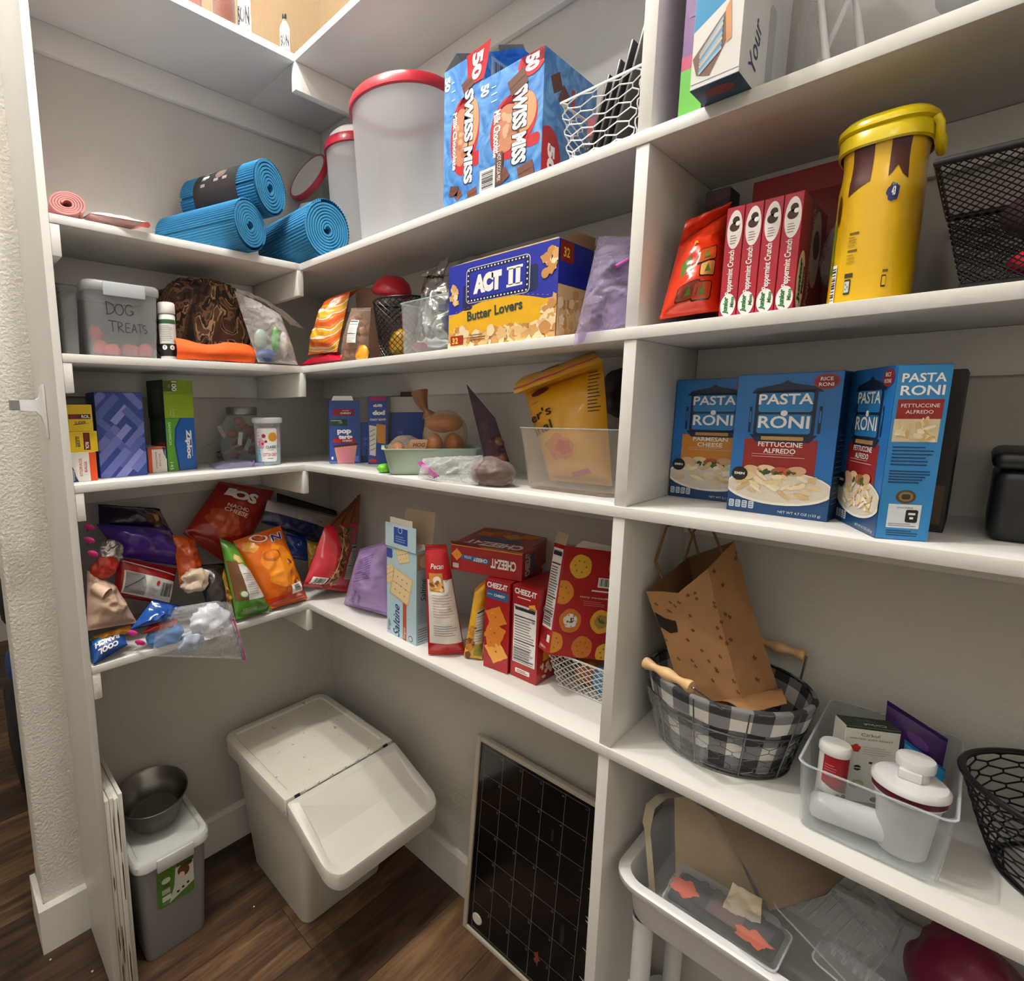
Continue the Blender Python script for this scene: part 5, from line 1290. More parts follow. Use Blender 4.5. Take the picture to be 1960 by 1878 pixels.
C = [ab(244, 1234, .270, .0), ab(180, 1276, .272, .0), ab(168, 1226, .235), ab(232, 1204, .235)]
C[0].z = max(C[0].z, z5 + .012); C[1].z = max(C[1].z, z5 + .003)
r, b, mb = chip('blue ranch chip bag lying upside down at the shelf front beside the side panel', C, .022, bb, 44, .003)
p = Pr(mb, b.surf()); W, H = b.W, b.H; p.ell(W * .6, H * .22, W * .36, H * .14, pz('2f8fd0'), 1, wob=.12); p.text('COOL', W * .52, H * .72, H * .22, WHITE, w=W * .62, bold=.05, shear=.1, L=3); p.text('RANCH', W * .50, H * .42, H * .22, WHITE, w=W * .78, bold=.05, shear=.1, L=3); p.rect(W * .04, H * .0, W * .96, H * .09, pz('c98a24'), 2); fin(r, b, mb, bb)
b2_ = pz('1c4a96', .2)
r, b, mb = chip('crumpled shiny blue snack bag under the red bag with the white panel', [ab(292, 1148, .245), ab(344, 1160, .235), ab(330, 1190, .262), ab(248, 1206, .262)], .035, b2_, 46, .010, cs=34); fin(r, b, mb, b2_)
rs = pz('c22a18')
r, b, mb = chip('bright red foil bag end poking out beneath the crumpled blue bag', [ab(296, 1190, .255), ab(340, 1184, .25), ab(342, 1204, .268), ab(268, 1214, .268)], .018, rs, 48, .006, cs=40); fin(r, b, mb, rs, False)
oy = pz('c98426')
r, b, mb = chip('orange and yellow bag strip showing between the tan bag and the blue ranch bag', [ab(178, 1218, .238), ab(250, 1196, .238), ab(254, 1210, .25), ab(186, 1232, .25)], .014, oy, 49, .005, cs=40); fin(r, b, mb, oy, False, False)
# clear zipper bag hanging over the edge
zfm = CL('f4f6f8', .07, .06, bump=1.0, bscale=30, edge=.75)
C = [ab(300, 1168, .258), ab(440, 1146, .262), ab(472, 1262, .292, .0), ab(292, 1256, .288, .0)]
r, b, mb = chip('clear zipper bag with pink seal holding white and blue packets, hanging over the shelf front', C, .085, zfm, 51, .006, name='zipper_bag', cs=26, sealt=.02, sealb=.02); mb.build('film', r)
mb = MB(); mb.smooth = 40; zp = [Vector(q) for q in (at(446, 1184, y=.296), at(458, 1222, y=.298), at(470, 1263, y=.297))]
mb.tube(zp, .0028, M('c8407e', .35), n=8); mb.tube([q + Vector((.007, .0, .002)) for q in zp], .0018, M('7a5aa0', .35), n=8); mb.build('zip_seal', r, 'pink and violet zip strip')
for k, (u, v, y, rr_, hx, lab) in enumerate(((318, 1216, .262, (.036, .014, .022), '4a86c8', 'blue snack packet inside the clear zipper bag, at its left'), (402, 1190, .262, (.046, .016, .036), 'e4e6ee', 'white snack packet inside the clear zipper bag, at its right'), (362, 1232, .268, (.030, .010, .016), 'a9b6c9', 'pale blue snack packet low inside the clear zipper bag'))):
    o = lump(at(u, v, y=y), rr_, .016, 70 + k, pz(hx), cs=26, nu=56, nv=34).build('snack_packet'); tag(o, lab, 'snack packet')
# pink clips
pk = M('d8358c', .4)
for k, (u, v, y, a) in enumerate(((171, 1009, .240, 0), (171, 1034, .245, 0), (178, 1060, .245, 35), (254, 1212, .272, 40), (268, 1230, .279, 10))):
    lab = ('pink bag clip uppermost beside the side panel, under the bracket', 'pink bag clip second from the top beside the side panel', 'pink bag clip third from the top beside the side panel', 'pink bag clip touching the orange and yellow bag strip', 'pink bag clip lowest on the heap, at the corner of the clear zipper bag')[k]
    c = at(u, v, y=y); t = thing('bag_clip', lab, 'clip', c, 0, 'pink bag clips on the heap', rot=(0, rad(-20), rad(-28)))
    mb = MB(); mb.smooth = 60; mb.lathe([(0, .0024), (.010, .002), (.0125, 0), (.010, -.002), (0, -.0024)], pk, n=24, sy=.62, T=Matrix.Rotation(rad(78), 4, 'X')); mb.build('thumb_pad', t)
    mb = MB(); mb.tube([(0, -.002, -.004), (.004, -.012, -.012), (.006, -.024, -.018)], .0018, M('6d1f3f', .4), n=6); mb.build('clip_arm', t)
# ============================================================ shelf 4, left: boxes, jar, tub
yel = M('e9c916', .4, coat=.2); redd = M('6a1712', .4)
def slider(label, loc, rz, w, h, d, rot):
    t = thing('bag_box', label, 'box', loc, rz, 'yellow slider bag boxes')
    mb, F = carton(w, d, h, yel); p = F['f']
    if not rot:
        p.rect(w * .12, h * .46, w * .55, h * .64, redd, 1); p.rect(w * .55, h * .46, w * .92, h * .64, M('3a0f0c', .4), 1); p.text('ROL', w * .74, h * .55, h * .12, WHITE, w=w * .30, bold=.03); p.text('BOL', w * .34, h * .55, h * .10, M('8a2a22', .4), w=w * .28, bold=.03)
        p.text('SLIDER', w * .52, h * .32, h * .10, INK, w=w * .42, shear=.35, rot=4, bold=.02); p.line(w * .28, h * .24, w * .84, h * .30, .0009, INK, 2)
    else:
        p.rect(w * .52, h * .10, w * .74, h * .93, redd, 1); p.text('ROL', w * .63, h * .30, w * .12, WHITE, w=h * .36, rot=-90, bold=.03); p.text('BOL', w * .63, h * .70, w * .10, M('8a2a22', .4), w=h * .3, rot=-90, bold=.03); p.text('SLIDER', w * .34, h * .52, w * .11, INK, w=h * .52, rot=-86, shear=.3, bold=.02); p.line(w * .26, h * .24, w * .27, h * .75, .0009, INK, 2)
    for k in 'flr': q = F[k]; q.rect(0, 0, .0009, h, BLACK, 1)
    mb.build('carton', t); return t
def storage_box(label, loc, rz, w, h, d, a, b_, flip):
    t = thing('bag_box', label, 'box', loc, rz, 'white and orange storage bag boxes')
    mb, F = carton(w, d, h, M('e3e1da', .45)); p = F['f']; p.clip = (.0003, .0003, w - .0003, h - .0003); o_ = M('e0521c', .4); nb = M('1f4468', .4); rt = M('c2392b', .45)
    if not flip:
        p.rect(w * .72, 0, w, h, o_, 1); p.poly([(0, 0), (w * .26, 0), (w * .15, h * .22), (w * .12, h * .38), (w * .06, h * .52), (0, h * .56)], nb, 1); p.text('ampaid', w * .08, h * .22, w * .08, WHITE, w=h * .34, rot=90); p.text(a, w * .37, h * .5, w * .11, rt, w=h * .62, rot=90); p.text(b_, w * .56, h * .5, w * .11, rt, w=h * .36, rot=90)
    else:
        p.rect(0, 0, w * .2, h, o_, 1); p.rect(0, h * .92, w, h, o_, 1); p.poly([(w, h), (w * .78, h), (w * .86, h * .7), (w, h * .5)], nb, 1); p.text('ampaid', w * .92, h * .75, w * .07, WHITE, w=h * .26, rot=-90); p.text(a, w * .62, h * .5, w * .1, rt, w=h * .5, rot=-90); p.text(b_, w * .42, h * .48, w * .1, rt, w=h * .66, rot=-90)
    mb.build('carton', t); return t
storage_box('white and orange storage bag box at the bottom of the stack beside the side panel', (.8885, .222, z4), 180, .054, .0675, .165, 'STORAGE', 'BAGS', False)
slider('yellow slider bag box in the middle of the stack, printed sideways', (.8900, .219, z4 + .0678), 181, .0625, .0478, .165, True)
slider('yellow slider bag box on top of the stack beside the side panel', (.8905, .217, z4 + .1160), 178.5, .0565, .0605, .165, False)
# patterned tissue box
t = thing('tissue_box', 'tall blue box with a diagonal lilac bar pattern standing right of the yellow boxes', 'box', (.8205, .190, z4), 177)
w, d, h = .108, .108, .2055; mb, F = carton(w, d, h, M('2f4a9c', .45)); p = F['f']; p.clip = (.0004, .0004, w - .0004, h - .0004)
lm_ = [M('6f79c4', .45), M('5566b4', .45), M('8b93d6', .45), M('24408c', .45)]
_n = [0]
def bar(u, v, L_, W_2, a, m, L=2):
    c, s_ = math.cos(rad(a)), math.sin(rad(a)); p.poly([(w * u + x * c - y * s_, h * v + x * s_ + y * c) for x, y in ((-L_, -W_2), (L_, -W_2), (L_, W_2), (-L_, W_2))], m, L)
for u, v, l, ww, a, k in ((.14, .78, .05, .009, 48, 1), (.5, .74, .026, .0085, 48, 2), (.80, .93, .03, .009, -48, 0), (.16, .62, .04, .008, -45, 1), (.52, .52, .024, .0085, 48, 2), (.78, .70, .03, .009, -48, 1), (.2, .47, .035, .009, 48, 0), (.84, .50, .045, .009, 48, 0), (.5, .36, .05, .009, -48, 1), (.12, .28, .05, .010, 48, 0), (.68, .30, .045, .009, 48, 1), (.3, .14, .05, .010, 48, 0), (.62, .12, .05, .010, 48, 2), (.9, .18, .03, .010, 48, 0), (.05, .92, .02, .009, 48, 0)): _n[0] += 1; bar(u, v, l, ww, a, lm_[k], 2 + .25 * _n[0])
mb.build('carton', t)
mb = MB(); mb.rbox((.002, .002, h), (w - .002, d - .002, h + .0012), M('3f58a8', .45), r=.0004, seg=1); mb.build('top_panel', t)
storage_box('white and orange storage bag box standing between the patterned box and the sandwich bag box', (.6995, .168, z4), 177, .0465, .0665, .11, 'SACS DE', 'RANGEMENT', True)
t = thing('bag_box', 'green and blue sandwich bag box standing upright beneath the lime green box', 'box', (.6495, .166, z4), 188)
w, d, h = .0845, .085, .1405; mb, F = carton(w, d, h, M('1a5fb4', .35, coat=.3)); p = F['f']; p.clip = (.0004, .0004, w - .0004, h - .0004); lg_ = M('5aa52c', .4)
p.poly([(0, 0), (w * .36, 0), (w * .26, h * .5), (w * .30, h * .8), (w * .48, h), (0, h)], lg_, 1); p.poly([(w * .36, 0), (w * .42, 0), (w * .32, h * .5), (w * .36, h * .8), (w * .55, h), (w * .48, h), (w * .30, h * .8), (w * .26, h * .5)], M('123f86', .4), 1)
p.text('Ziploc', w * .74, h * .50, w * .22, WHITE, w=h * .56, rot=-90, bold=.05, L=3); p.line(w * .86, h * .26, w * .86, h * .76, .0012, WHITE, 3); p.text('SANDWICH', w * .13, h * .72, w * .08, WHITE, w=h * .42, rot=-90); p.text('145', w * .13, h * .1, w * .1, WHITE, w=h * .14, rot=-90)
q = F['l']; q.rect(0, 0, d, h, M('2a2430', .4), .5); q.rect(d * .2, 0, d * .9, h * .55, M('8a3424', .45), 1); q.rect(d * .1, h * .55, d * .8, h * .95, M('3a4a38', .45), 1); mb.build('carton', t)
t = thing('bag_box', 'lime green box marked 100 lying on top of the sandwich bag box', 'box', (.6495, .166, z4 + .1408), 188)
w, d, h = .0845, .090, .1000; mb, F = carton(w, d, h, M('8fae1e', .4, coat=.2)); p = F['f']; p.rect(0, h * .62, w, h, M('7d9a1c', .4), 1); p.rect(0, h * .70, w * .42, h * .98, M('4a5c1c', .45), 1.5); p.text('100', w * .36, h * .84, w * .16, WHITE, w=h * .26, rot=-90, bold=.03); p.text('ct', w * .2, h * .84, w * .07, M('b9cc7a', .4), rot=-90); p.lines(w * .12, h * .66, w * .3, h * .70, 1, M('b9cc7a', .5), w=.001); p.text('Snack', w * .30, h * .14, w * .07, M('c9d99a', .4), w=h * .22, rot=-90); p.text('bags', w * .2, h * .14, w * .07, M('c9d99a', .4), w=h * .18, rot=-90)
q = F['l']; q.rect(0, 0, d, h, M('2c2f26', .45), .5); q.rect(d * .3, h * .1, d * .8, h * .8, M('4a4b40', .5), 1); mb.build('carton', t)
# glass jar
gl = CL('e9efe9', .05, .03, edge=.7)
t = thing('glass_jar', 'round glass jar with a grey metal lid and red-wrapped candy behind the white tub', 'jar', (.392, .092, z4))
mb = MB(); mb.smooth = 50; mb.lathe([(0, .002), (.045, .0), (.056, .004), (.066, .03), (.069, .075), (.064, .115), (.050, .138), (.043, .144), (.043, .156)], gl, n=44); mb.lathe([(.041, .156), (.041, .144), (.048, .136), (.062, .113), (.067, .075), (.064, .03), (.054, .007), (0, .006)], gl, n=44); mb.build('jar_glass', t)
mb = MB(); mb.smooth = 40; mb.lathe([(.0445, .146), (.0465, .148), (.0465, .166), (.044, .170), (0, .171)], M('8f8f8c', .35, metal=.7), n=40); mb.build('lid', t)
cr_ = [M('a3202c', .3, coat=.4), M('c2c0ba', .35), M('7a2a24', .35)]
for k in range(9):
    a = k * 2.4; rr_ = .032 if k < 7 else .012; o = lump((.392 + rr_ * math.cos(a), .092 + rr_ * math.sin(a), z4 + .026 + .0125 * k), (.017, .015, .012), .004, 80 + k, cr_[0 if k % 3 else 2], nu=18, nv=12, cs=60, flat=z4 + .007).build('wrapped_candy'); tag(o, 'red wrapped candy inside the round glass jar', 'candy', 'wrapped candies in the glass jar')
# sauce packets in front of the jar
for k, (c, a, hx, lab) in enumerate((((.452, .172, .062), (-8, 12, -6), 'd9d6cf', 'white sauce packet with a brown bottle picture leaning on the glass jar'), ((.482, .150, .078), (-12, -24, 10), 'b5b2aa', 'grey-white sauce packet tilted behind the one with the bottle picture'), ((.425, .160, .048), (-10, 30, 0), 'c9c6be', 'plain white sauce packet slanting between the jar and the white tub'))):
    t = thing('sauce_packet', lab, 'packet', (c[0], c[1], z4 + c[2]), 0, 'sauce packets by the glass jar', rot=(rad(a[0]), rad(a[1]), rad(180 + a[2])))
    w, h = .033, .078; mb = MB(); mb.smooth = 50; b = Bag((-w / 2, 0, h / 2), (w / 2, 0, h / 2), (w / 2, 0, -h / 2), (-w / 2, 0, -h / 2), .007, .001, k, sealt=.09, sealb=.09); mb = b.mesh(M(hx, .35, coat=.3), nu=14, nv=20)
    p = Pr(mb, b.surf())
    if k == 0: p.rrect(w * .3, h * .12, w * .72, h * .6, M('5a2416', .45), r=.004, L=2); p.rect(w * .42, h * .6, w * .6, h * .76, M('6a3020', .45), 2); p.rect(w * .36, h * .78, w * .66, h * .9, M('7a4a2a', .45), 2)
    else: p.lines(w * .2, h * .25, w * .8, h * .7, 5, M('8a8880', .5), w=.0012)
    mb.build('packet', t); b.seal(.92, 1, M('e9e6e0', .35)).build('crimped_end', t)
# white tub
t = thing('candy_tub', 'clear-sided white lidded tub of pink and blue cotton candy at the shelf front', 'tub', (.364, .196, z4))
mb = MB(); mb.smooth = 50; mb.lathe([(0, 0), (.034, 0), (.036, .003), (.0395, .125)], CL('eef2f4', .25, .15, edge=.6), n=44); mb.build('tub_wall', t)
mb = MB(); mb.smooth = 40; mb.lathe([(.0395, .122), (.0435, .124), (.0445, .129), (.0445, .136), (.041, .1385), (0, .1385)], M('dfe3e6', .35), n=44); mb.build('lid', t)
mb = MB(); mb.smooth = 60; mb.lathe([(0, .003), (.033, .003), (.0345, .052), (0, .054)], M('9fd3e6', .8, bump=.4), n=30); mb.lathe([(0, .0545), (.0345, .0545), (.037, .108), (0, .112)], M('ecb6c4', .8, bump=.4), n=30); mb.build('cotton_candy', t)
S_ = Surf.cyl((0, 0), .0385, rad(52), 0, lambda z: .0362 + .0033 * z / .125); mb = MB(); p = Pr(mb, S_)
p.rrect(-.028, .012, .034, .108, M('e9ebea', .4), r=.006, L=1); p.ell(-.006, .086, .006, .006, M('a81e3c', .4), 2); p.ell(.0, .070, .004, .004, M('a81e3c', .4), 2); p.ell(-.010, .064, .0035, .0035, M('a81e3c', .4), 2); p.ell(.020, .083, .0135, .0135, M('e0b23a', .4), 2); p.ell(.020, .083, .0115, .0115, M('c9862c', .4), 3); p.text('CLASSIC', .016, .054, .008, INK, w=.032, bold=.03, shear=.1); p.text('COTTON CANDY', .012, .032, .0095, M('b8364a', .4), w=.044, bold=.02); p.lines(.004, .044, .028, .048, 1, INK, w=.001); p.lines(.004, .018, .026, .024, 1, INK, w=.0016); p.lines(-.026, .03, -.018, .1, 8, M('5a5a60', .5), w=.0012); p.poly([(-.028, .012), (-.014, .012), (-.02, .055), (-.028, .06)], M('8fd0e2', .4), 1.5); p.ell(-.014, .064, .01, .016, M('e9a3b6', .5), 1.4, wob=.1)
mb.build('paper_label', t)
# flat zipper bag
C = [(.512, .105, z4 + .004), (.405, .120, z4 + .004), (.398, .236, z4 + .004), (.545, .232, z4 + .004)]
r, b, mb = pouch('empty clear zipper bag with a purple seal lying flat in front of the glass jar', 'zipper bag', C, .022, CL('cfc8ea', .16, .10, bump=.7, bscale=30, edge=.5), None, 61, .004, 'zipper_bag', 24); mb.build('film', r)
mb = MB(); mb.smooth = 50; mb.tube([b.pt(.75 + .2 * math.sin(PI * i / 12), i / 12, 1, .003) for i in range(13)], .0022, M('7b64b4', .35), n=8); mb.build('zip_seal', r)
# ============================================================ shelf 4, right of the corner
pb_ = M('23489a', .35, coat=.3); pnv = M('1b2a66', .4)
def ptart(label, loc, rz, w, d, h, kind):
    t = thing('pastry_box', label, 'box', loc, rz, 'blue toaster pastry boxes')
    mb, F = carton(w, d, h, pb_, kind == 0); p = F['f']; p.clip = (.0004, .0004, w - .0004, h - .0004)
    if kind == 0:
        p.rect(w * .12, h * .76, w * .82, h * .87, M('8c1c2c', .4), 1); p.text('FROSTED', w * .54, h * .84, h * .018, WHITE); p.text('CHERRY', w * .54, h * .80, h * .026, WHITE, w=w * .36, bold=.02); p.rect(0, h * .60, w * .58, h * .71, M('23443a', .4), 1); p.text('100', w * .36, h * .655, h * .035, M('7fae8a', .4), bold=.02); p.lines(w * .04, h * .67, w * .5, h * .7, 1, WHITE, w=.0012)
        p.text('pop', w * .48, h * .50, h * .085, WHITE, w=w * .46, bold=.06, L=3); p.text('tarts', w * .52, h * .425, h * .065, WHITE, w=w * .46, bold=.06, L=3); p.rect(w * .12, h * .33, w * .85, h * .41, M('8c1c2c', .4), 1); p.text('CHERRY', w * .58, h * .365, h * .03, WHITE, w=w * .34, bold=.02); p.ell(w * .18, h * .37, w * .07, w * .07, M('c22a30', .4), 3); p.ell(w * .3, h * .36, w * .07, w * .07, M('c22a30', .4), 3)
        p.poly([(w * .14, h * .27), (w * .9, h * .30), (w * .80, 0), (w * .26, 0)], M('d9a06a', .5), 2); p.poly([(w * .20, h * .25), (w * .84, h * .27), (w * .76, 0), (w * .30, 0)], M('dd8a98', .5), 3)
        for k in range(9): p.ell(w * (.16 + .09 * k), h * (.275 + .004 * k), w * .055, h * .018, M('5c1220', .4), 4)
        p.text('8', w * .08, h * .09, h * .05, WHITE, bold=.05); p.rect(0, 0, w * .3, h * .04, M('5a7ac4', .4), 1); p.rect(w * .8, h * .03, w * .95, h * .12, M('5a7ac4', .4), 1)
        q = F['r']; q.rect(0, 0, d, h, M('23273a', .4), 1); q.lines(d * .1, h * .1, d * .9, h * .7, 12, M('6a7288', .5), w=.0012)
    elif kind == 1:
        p.rect(w * .1, h * .93, w * .9, h, M('a82a7a', .4), 1); p.text('tarts', w * .5, h * .86, h * .05, WHITE, w=w * .46, rot=180, bold=.06, L=3); p.text('pop', w * .55, h * .76, h * .07, WHITE, w=w * .62, rot=180, bold=.06, L=3); p.text('CRAZY GOOD', w * .5, h * .66, h * .03, WHITE, w=w * .8, bold=.02)
        p.poly([(w * .42, h * .60), (w * .9, h * .58), (w * .88, h * .30), (w * .44, h * .32)], M('c98a3c', .5), 2); p.poly([(w * .06, h * .58), (w * .44, h * .56), (w * .38, h * .12), (w * .08, h * .14)], M('d9d6d0', .5), 2)
        for k in range(5): p.line(w * .1, h * (.2 + .07 * k), w * .36, h * (.24 + .07 * k), .0015, INK, 3)
        p.ell(w * .24, h * .05, w * .2, h * .03, M('c22a30', .4), 3)
    else:
        p.text('OP', w * .3, h * .6, h * .07, M('5a6ab0', .4), bold=.05); p.lines(w * .1, h * .42, w * .9, h * .52, 3, M('4a5a9c', .5), w=.002); p.rect(0, 0, w, h * .18, pnv, 1); p.rect(w * .25, h * .2, w * .7, h * .3, M('3a3a6a', .4), 1)
    mb.build('carton', t); return t, w, d, h
t, w, d, h = ptart('open blue toaster pastry box with cherry picture, nearest the shelf corner', (.224, .3140, z4), 148, .0905, .047, .186, 0)
mb = MB(); mb.add([(w * .08, 0, h), (w * .80, 0, h), (w * .74, -.004, h + .013), (w * .14, -.004, h + .013)], [[0, 1, 2, 3]], WHITE); mb.build('front_flap', t, smooth=False)
mb = MB(); mb.add([(w, 0, h), (w, d, h), (w + .016, d, h + .012), (w + .014, .002, h + .012)], [[0, 1, 2, 3]], kraft_in); mb.build('side_flap', t, smooth=False)
ptart('blue toaster pastry box standing upside down behind the bread pan', (.150, .402, z4), 140, .058, .040, .197, 1)
ptart('dark blue pastry box mostly hidden between the cherry box and the upside-down box', (.135, .352, z4), 140, .05, .035, .120, 2)
t, w, d, h = ptart('dark blue pastry box with its white flap open, behind the upside-down box', (.075, .418, z4), 135, .098, .036, .150, 2)
mb = MB(); mb.rbox((0, -.001, h), (w, .0, h + .045), M('c9c6c0', .5), r=.0003, seg=1); mb.build('front_flap', t); mb = MB(); mb.rbox((w * .3, .004, h), (w * .75, .005, h + .060), M('4a1018', .5), r=.0003, seg=1); mb.build('back_flap', t)
# bread pan
pg_ = M('a9bba8', .45, var=.04)
t = thing('loaf_pan', 'pale green loaf pan with buns in it at the shelf front', 'loaf pan', (.276, .632, z4), 138)
mb = MB(); mb.smooth = 45; L_, W_2 = .200, .110
def pr_(e, z): return rring(L_ / 2 + e, W_2 / 2 + e, .014, z, 4, L_ / 2, W_2 / 2)
loft(mb, [pr_(-.004, 0), pr_(0, .003), pr_(.015, .062), pr_(.021, .063), pr_(.021, .065), pr_(.013, .065), pr_(-.003, .005)], pg_, cap0=True, cap1=True); mb.build('pan_body', t)
bun = M('b8763c', .5, coat=.5, var=.18, scale=25); filmb = CL('e9d2b8', .10, .10, bump=.7, bscale=40, edge=.55)
Rp = Matrix.Rotation(rad(138), 4, 'Z'); P0 = Vector((.276, .632, z4))
def inpan(x, y, z): return P0 + Rp @ Vector((x, y, z))
for k, (x, y, z, r_) in enumerate(((.022, .055, .052, (.016, .036, .024)), (.060, .055, .056, (.016, .036, .024)), (.112, .052, .068, (.022, .040, .030)), (.162, .052, .068, (.024, .040, .030)), (.137, .052, .124, (.046, .036, .022)))):
    o = lump(inpan(x, y, z), r_, .003, 90 + k, bun, cs=30, nu=26, nv=16, R=Rp.to_3x3()).build('bread_bun'); tag(o, ('hot dog bun at the left end of the green loaf pan', 'hot dog bun second from the left in the green loaf pan', 'tan bread bun in the middle of the green loaf pan', 'tan bread bun at the right end of the green loaf pan', 'tan bread bun on top of the others in the green loaf pan')[k], 'bun', 'buns in the loaf pan')
o = lump(inpan(.041, .055, .056), (.044, .045, .036), .004, 97, filmb, cs=30, R=Rp.to_3x3()); p = Pr(o, Surf.plane(inpan(.045, .004, .062), Rp @ Vector((1, 0, 0)), (0, .3, 1))); p.rrect(0, 0, .042, .026, M('d9b79a', .4), r=.004, L=1); p.text('HOG', .024, .012, .010, M('a8281c', .4), bold=.03); tag(o.build('bread_bag'), 'clear bread bag of hot dog buns with red lettering, left in the loaf pan', 'bread bag')
r = thing('bread_bag', 'large bread bag with a twisted brown neck filling the right of the loaf pan', 'bread bag')
lump(inpan(.140, .052, .094), (.054, .050, .062), .004, 98, filmb, cs=26, R=Rp.to_3x3()).build('film', r)
mb = MB(); mb.smooth = 60; n0 = inpan(.10, .07, .142); mb.tube([n0, n0 + Vector((.005, -.004, .014)), n0 + Vector((.008, -.010, .022)), n0 + Vector((.012, -.016, .04)), n0 + Vector((.012, -.022, .062))], lambda s: .020 - .06 * s if s < .25 else .006 + .022 * (s - .25), M('8a5c3a', .4, coat=.3), n=14); mb.build('twisted_neck', r)
o = lump((.252, .585, z4 + .011), (.018, .014, .0105), .003, 99, M('6fbf2c', .4), cs=40, nu=20, nv=12).build('bag_clip'); tag(o, 'bright green bag clip lying at the left foot of the loaf pan', 'clip')
pf = CL('6a4a62', .35, .12, bump=.8, bscale=30, edge=.7)
r, b, mb = pouch('tall violet-tinted clear bag of brown rolls with a pointed top, behind the clear bin', 'bread bag', [at(893, 735, x=.080), at(948, 800, x=.085), at(982, 905, x=.115), at(934, 902, x=.115)], .035, pf, None, 65, .006, 'bread_bag', 22); mb.build('film', r)
for k, (u, v, x) in enumerate(((958, 880, .112), (950, 850, .104))): tag(lump(at(u, v, x=x), (.014, .019, .016), .002, 66 + k, M('7d4a30', .5, coat=.3), cs=30, nu=22, nv=14).build('bread_roll'), ('brown roll low inside the violet-tinted bag', 'brown roll high inside the violet-tinted bag')[k], 'bread', 'rolls in the violet-tinted bag')
C = [at(810, 878, x=.255), at(925, 872, x=.235), at(915, 935, x=.275), at(800, 918, x=.283)]
for q in C: q.z = max(q.z, z4 + .003)
r, b, mb = pouch('crumpled clear zipper bag with a magenta seal in front of the green loaf pan', 'zipper bag', C, .035, CL('f1f2f5', .14, .08, bump=.9, bscale=42, edge=.6), None, 68, .010, 'zipper_bag', 34); mb.build('film', r)
mb = MB(); mb.smooth = 40; q0, q1 = at(800, 886, x=.268), at(832, 914, x=.284); q0.z = max(q0.z, z4 + .006); q1.z = max(q1.z, z4 + .004)
for k in range(3): mb.tube([q0 + Vector((0, .006 * k, .002 * k)), q1 + Vector((0, .006 * k, .002 * k))], .0022, M(('c4478c', '9a4fa8', 'c4478c')[k], .35), n=8)
mb.build('zip_seal', r, 'magenta zip strips')
nut = M('4c2c26', .5, var=.3, scale=50)
r = thing('snack_bag', 'clear bag of dark brown nuts lying between the loaf pan and the clear bin', 'snack bag')
lump((.238, .905, z4 + .026), (.036, .050, .030), .006, 71, CL('d9c9c4', .12, .08, bump=.7, bscale=45, edge=.55), cs=30, flat=z4 + .001).build('film', r)
mb = lump((.238, .905, z4 + .023), (.029, .042, .022), .009, 72, nut, cs=75, flat=z4 + .002); mb.build('nuts', r, 'dark brown nuts')
# clear bin with the yellow bag
acr2 = CL('efe9e0', .10, .10, edge=.6)
clear_bin('clear_bin', 'translucent plastic bin holding a large yellow snack bag, next to the divider', .085, .236, .962, 1.168, z4, .122, acr2, sl=.014, r=.02)
yb = M('d99f1c', .35, coat=.35)
C = [at(1003, 748, x=.150), at(1155, 700, x=.142), at(1172, 935, x=.155), at(982, 935, x=.160)]
for q in C[2:]: q.z = max(q.z, z4 + .012)
C[1].y = min(C[1].y, 1.160); C[2].y = min(C[2].y, 1.138); C[3].y = max(C[3].y, .996)
r, b, mb = pouch('large yellow snack bag with a folded zip top standing in the translucent bin', 'snack bag', C, .078, yb, None, 75, .004, 'snack_bag', 16, sealt=.015, sealb=.03)
p = Pr(mb, b.surf()); W, H = b.W, b.H; dkp = M('33180f', .45)
p.text("er's", W * .20, H * .69, H * .10, dkp, w=W * .40, rot=12, L=3, bold=.01); p.text('inal', W * .21, H * .545, H * .095, dkp, w=W * .36, rot=12, L=3, bold=.01); p.text('choice', W * .14, H * .82, H * .022, dkp, rot=12, L=3); p.ell(W * .24, H * .92, W * .13, H * .03, M('6b1f3c', .4), 2, rot=10); p.ell(W * .42, H * .34, W * .22, H * .12, M('c8743a', .4), 2, wob=.15); p.ell(W * .5, H * .34, W * .12, H * .07, M('b8473a', .4), 3, wob=.15); p.poly([(W * .5, H * .06), (W * .8, H * .1), (W * .78, H * .15), (W * .5, H * .1)], M('c9458a', .4), 3); p.lines(W * .86, H * .62, W * .98, H * .98, 12, INK, w=.0016)
mb.build('pouch', r)
mb = MB(); mb.smooth = 40; T0, T1 = b.pt(0, .96, 1, .004), b.pt(1, .98, 1, .004); N_ = b.N
e0, e1, f0, f1 = at(984, 754, x=.208), at(1154, 690, x=.195), at(1000, 722, x=.165), at(1136, 672, x=.150)
def fold(u, v): return settle((f0.lerp(f1, u)).lerp(e0.lerp(e1, u), v) + N_ * (.010 * math.sin(PI * v) + .0025 * math.sin(u * 17 + v * 3)), b.ref)
mb.grid(fold, 26, 14, yb); mb.grid(lambda u, v: fold(1 - u, v) - N_ * .0016, 26, 14, M('b58416', .4)); Sf = Surf(lambda a, b_2, h_: fold(a, b_2) + N_ * h_, False, .05, .0008); pf_ = Pr(mb, Sf); pf_.poly([(0, .70), (1, .62), (1, .70), (0, .79)], M('c23a78', .35), 1); pf_.poly([(.3, .12), (.55, .1), (.55, .2), (.32, .22)], dkp, 1)
mb.grid(lambda u, v: e0.lerp(e1, u).lerp(T0.lerp(T1, u), v) - N_ * .002, 20, 6, yb); mb.build('folded_top', r, 'folded yellow top with a pink zip stripe')
o = lump((.044, 1.10, z4 + .19), (.022, .07, .050), .006, 77, M('241822', .35, coat=.3), cs=24); 
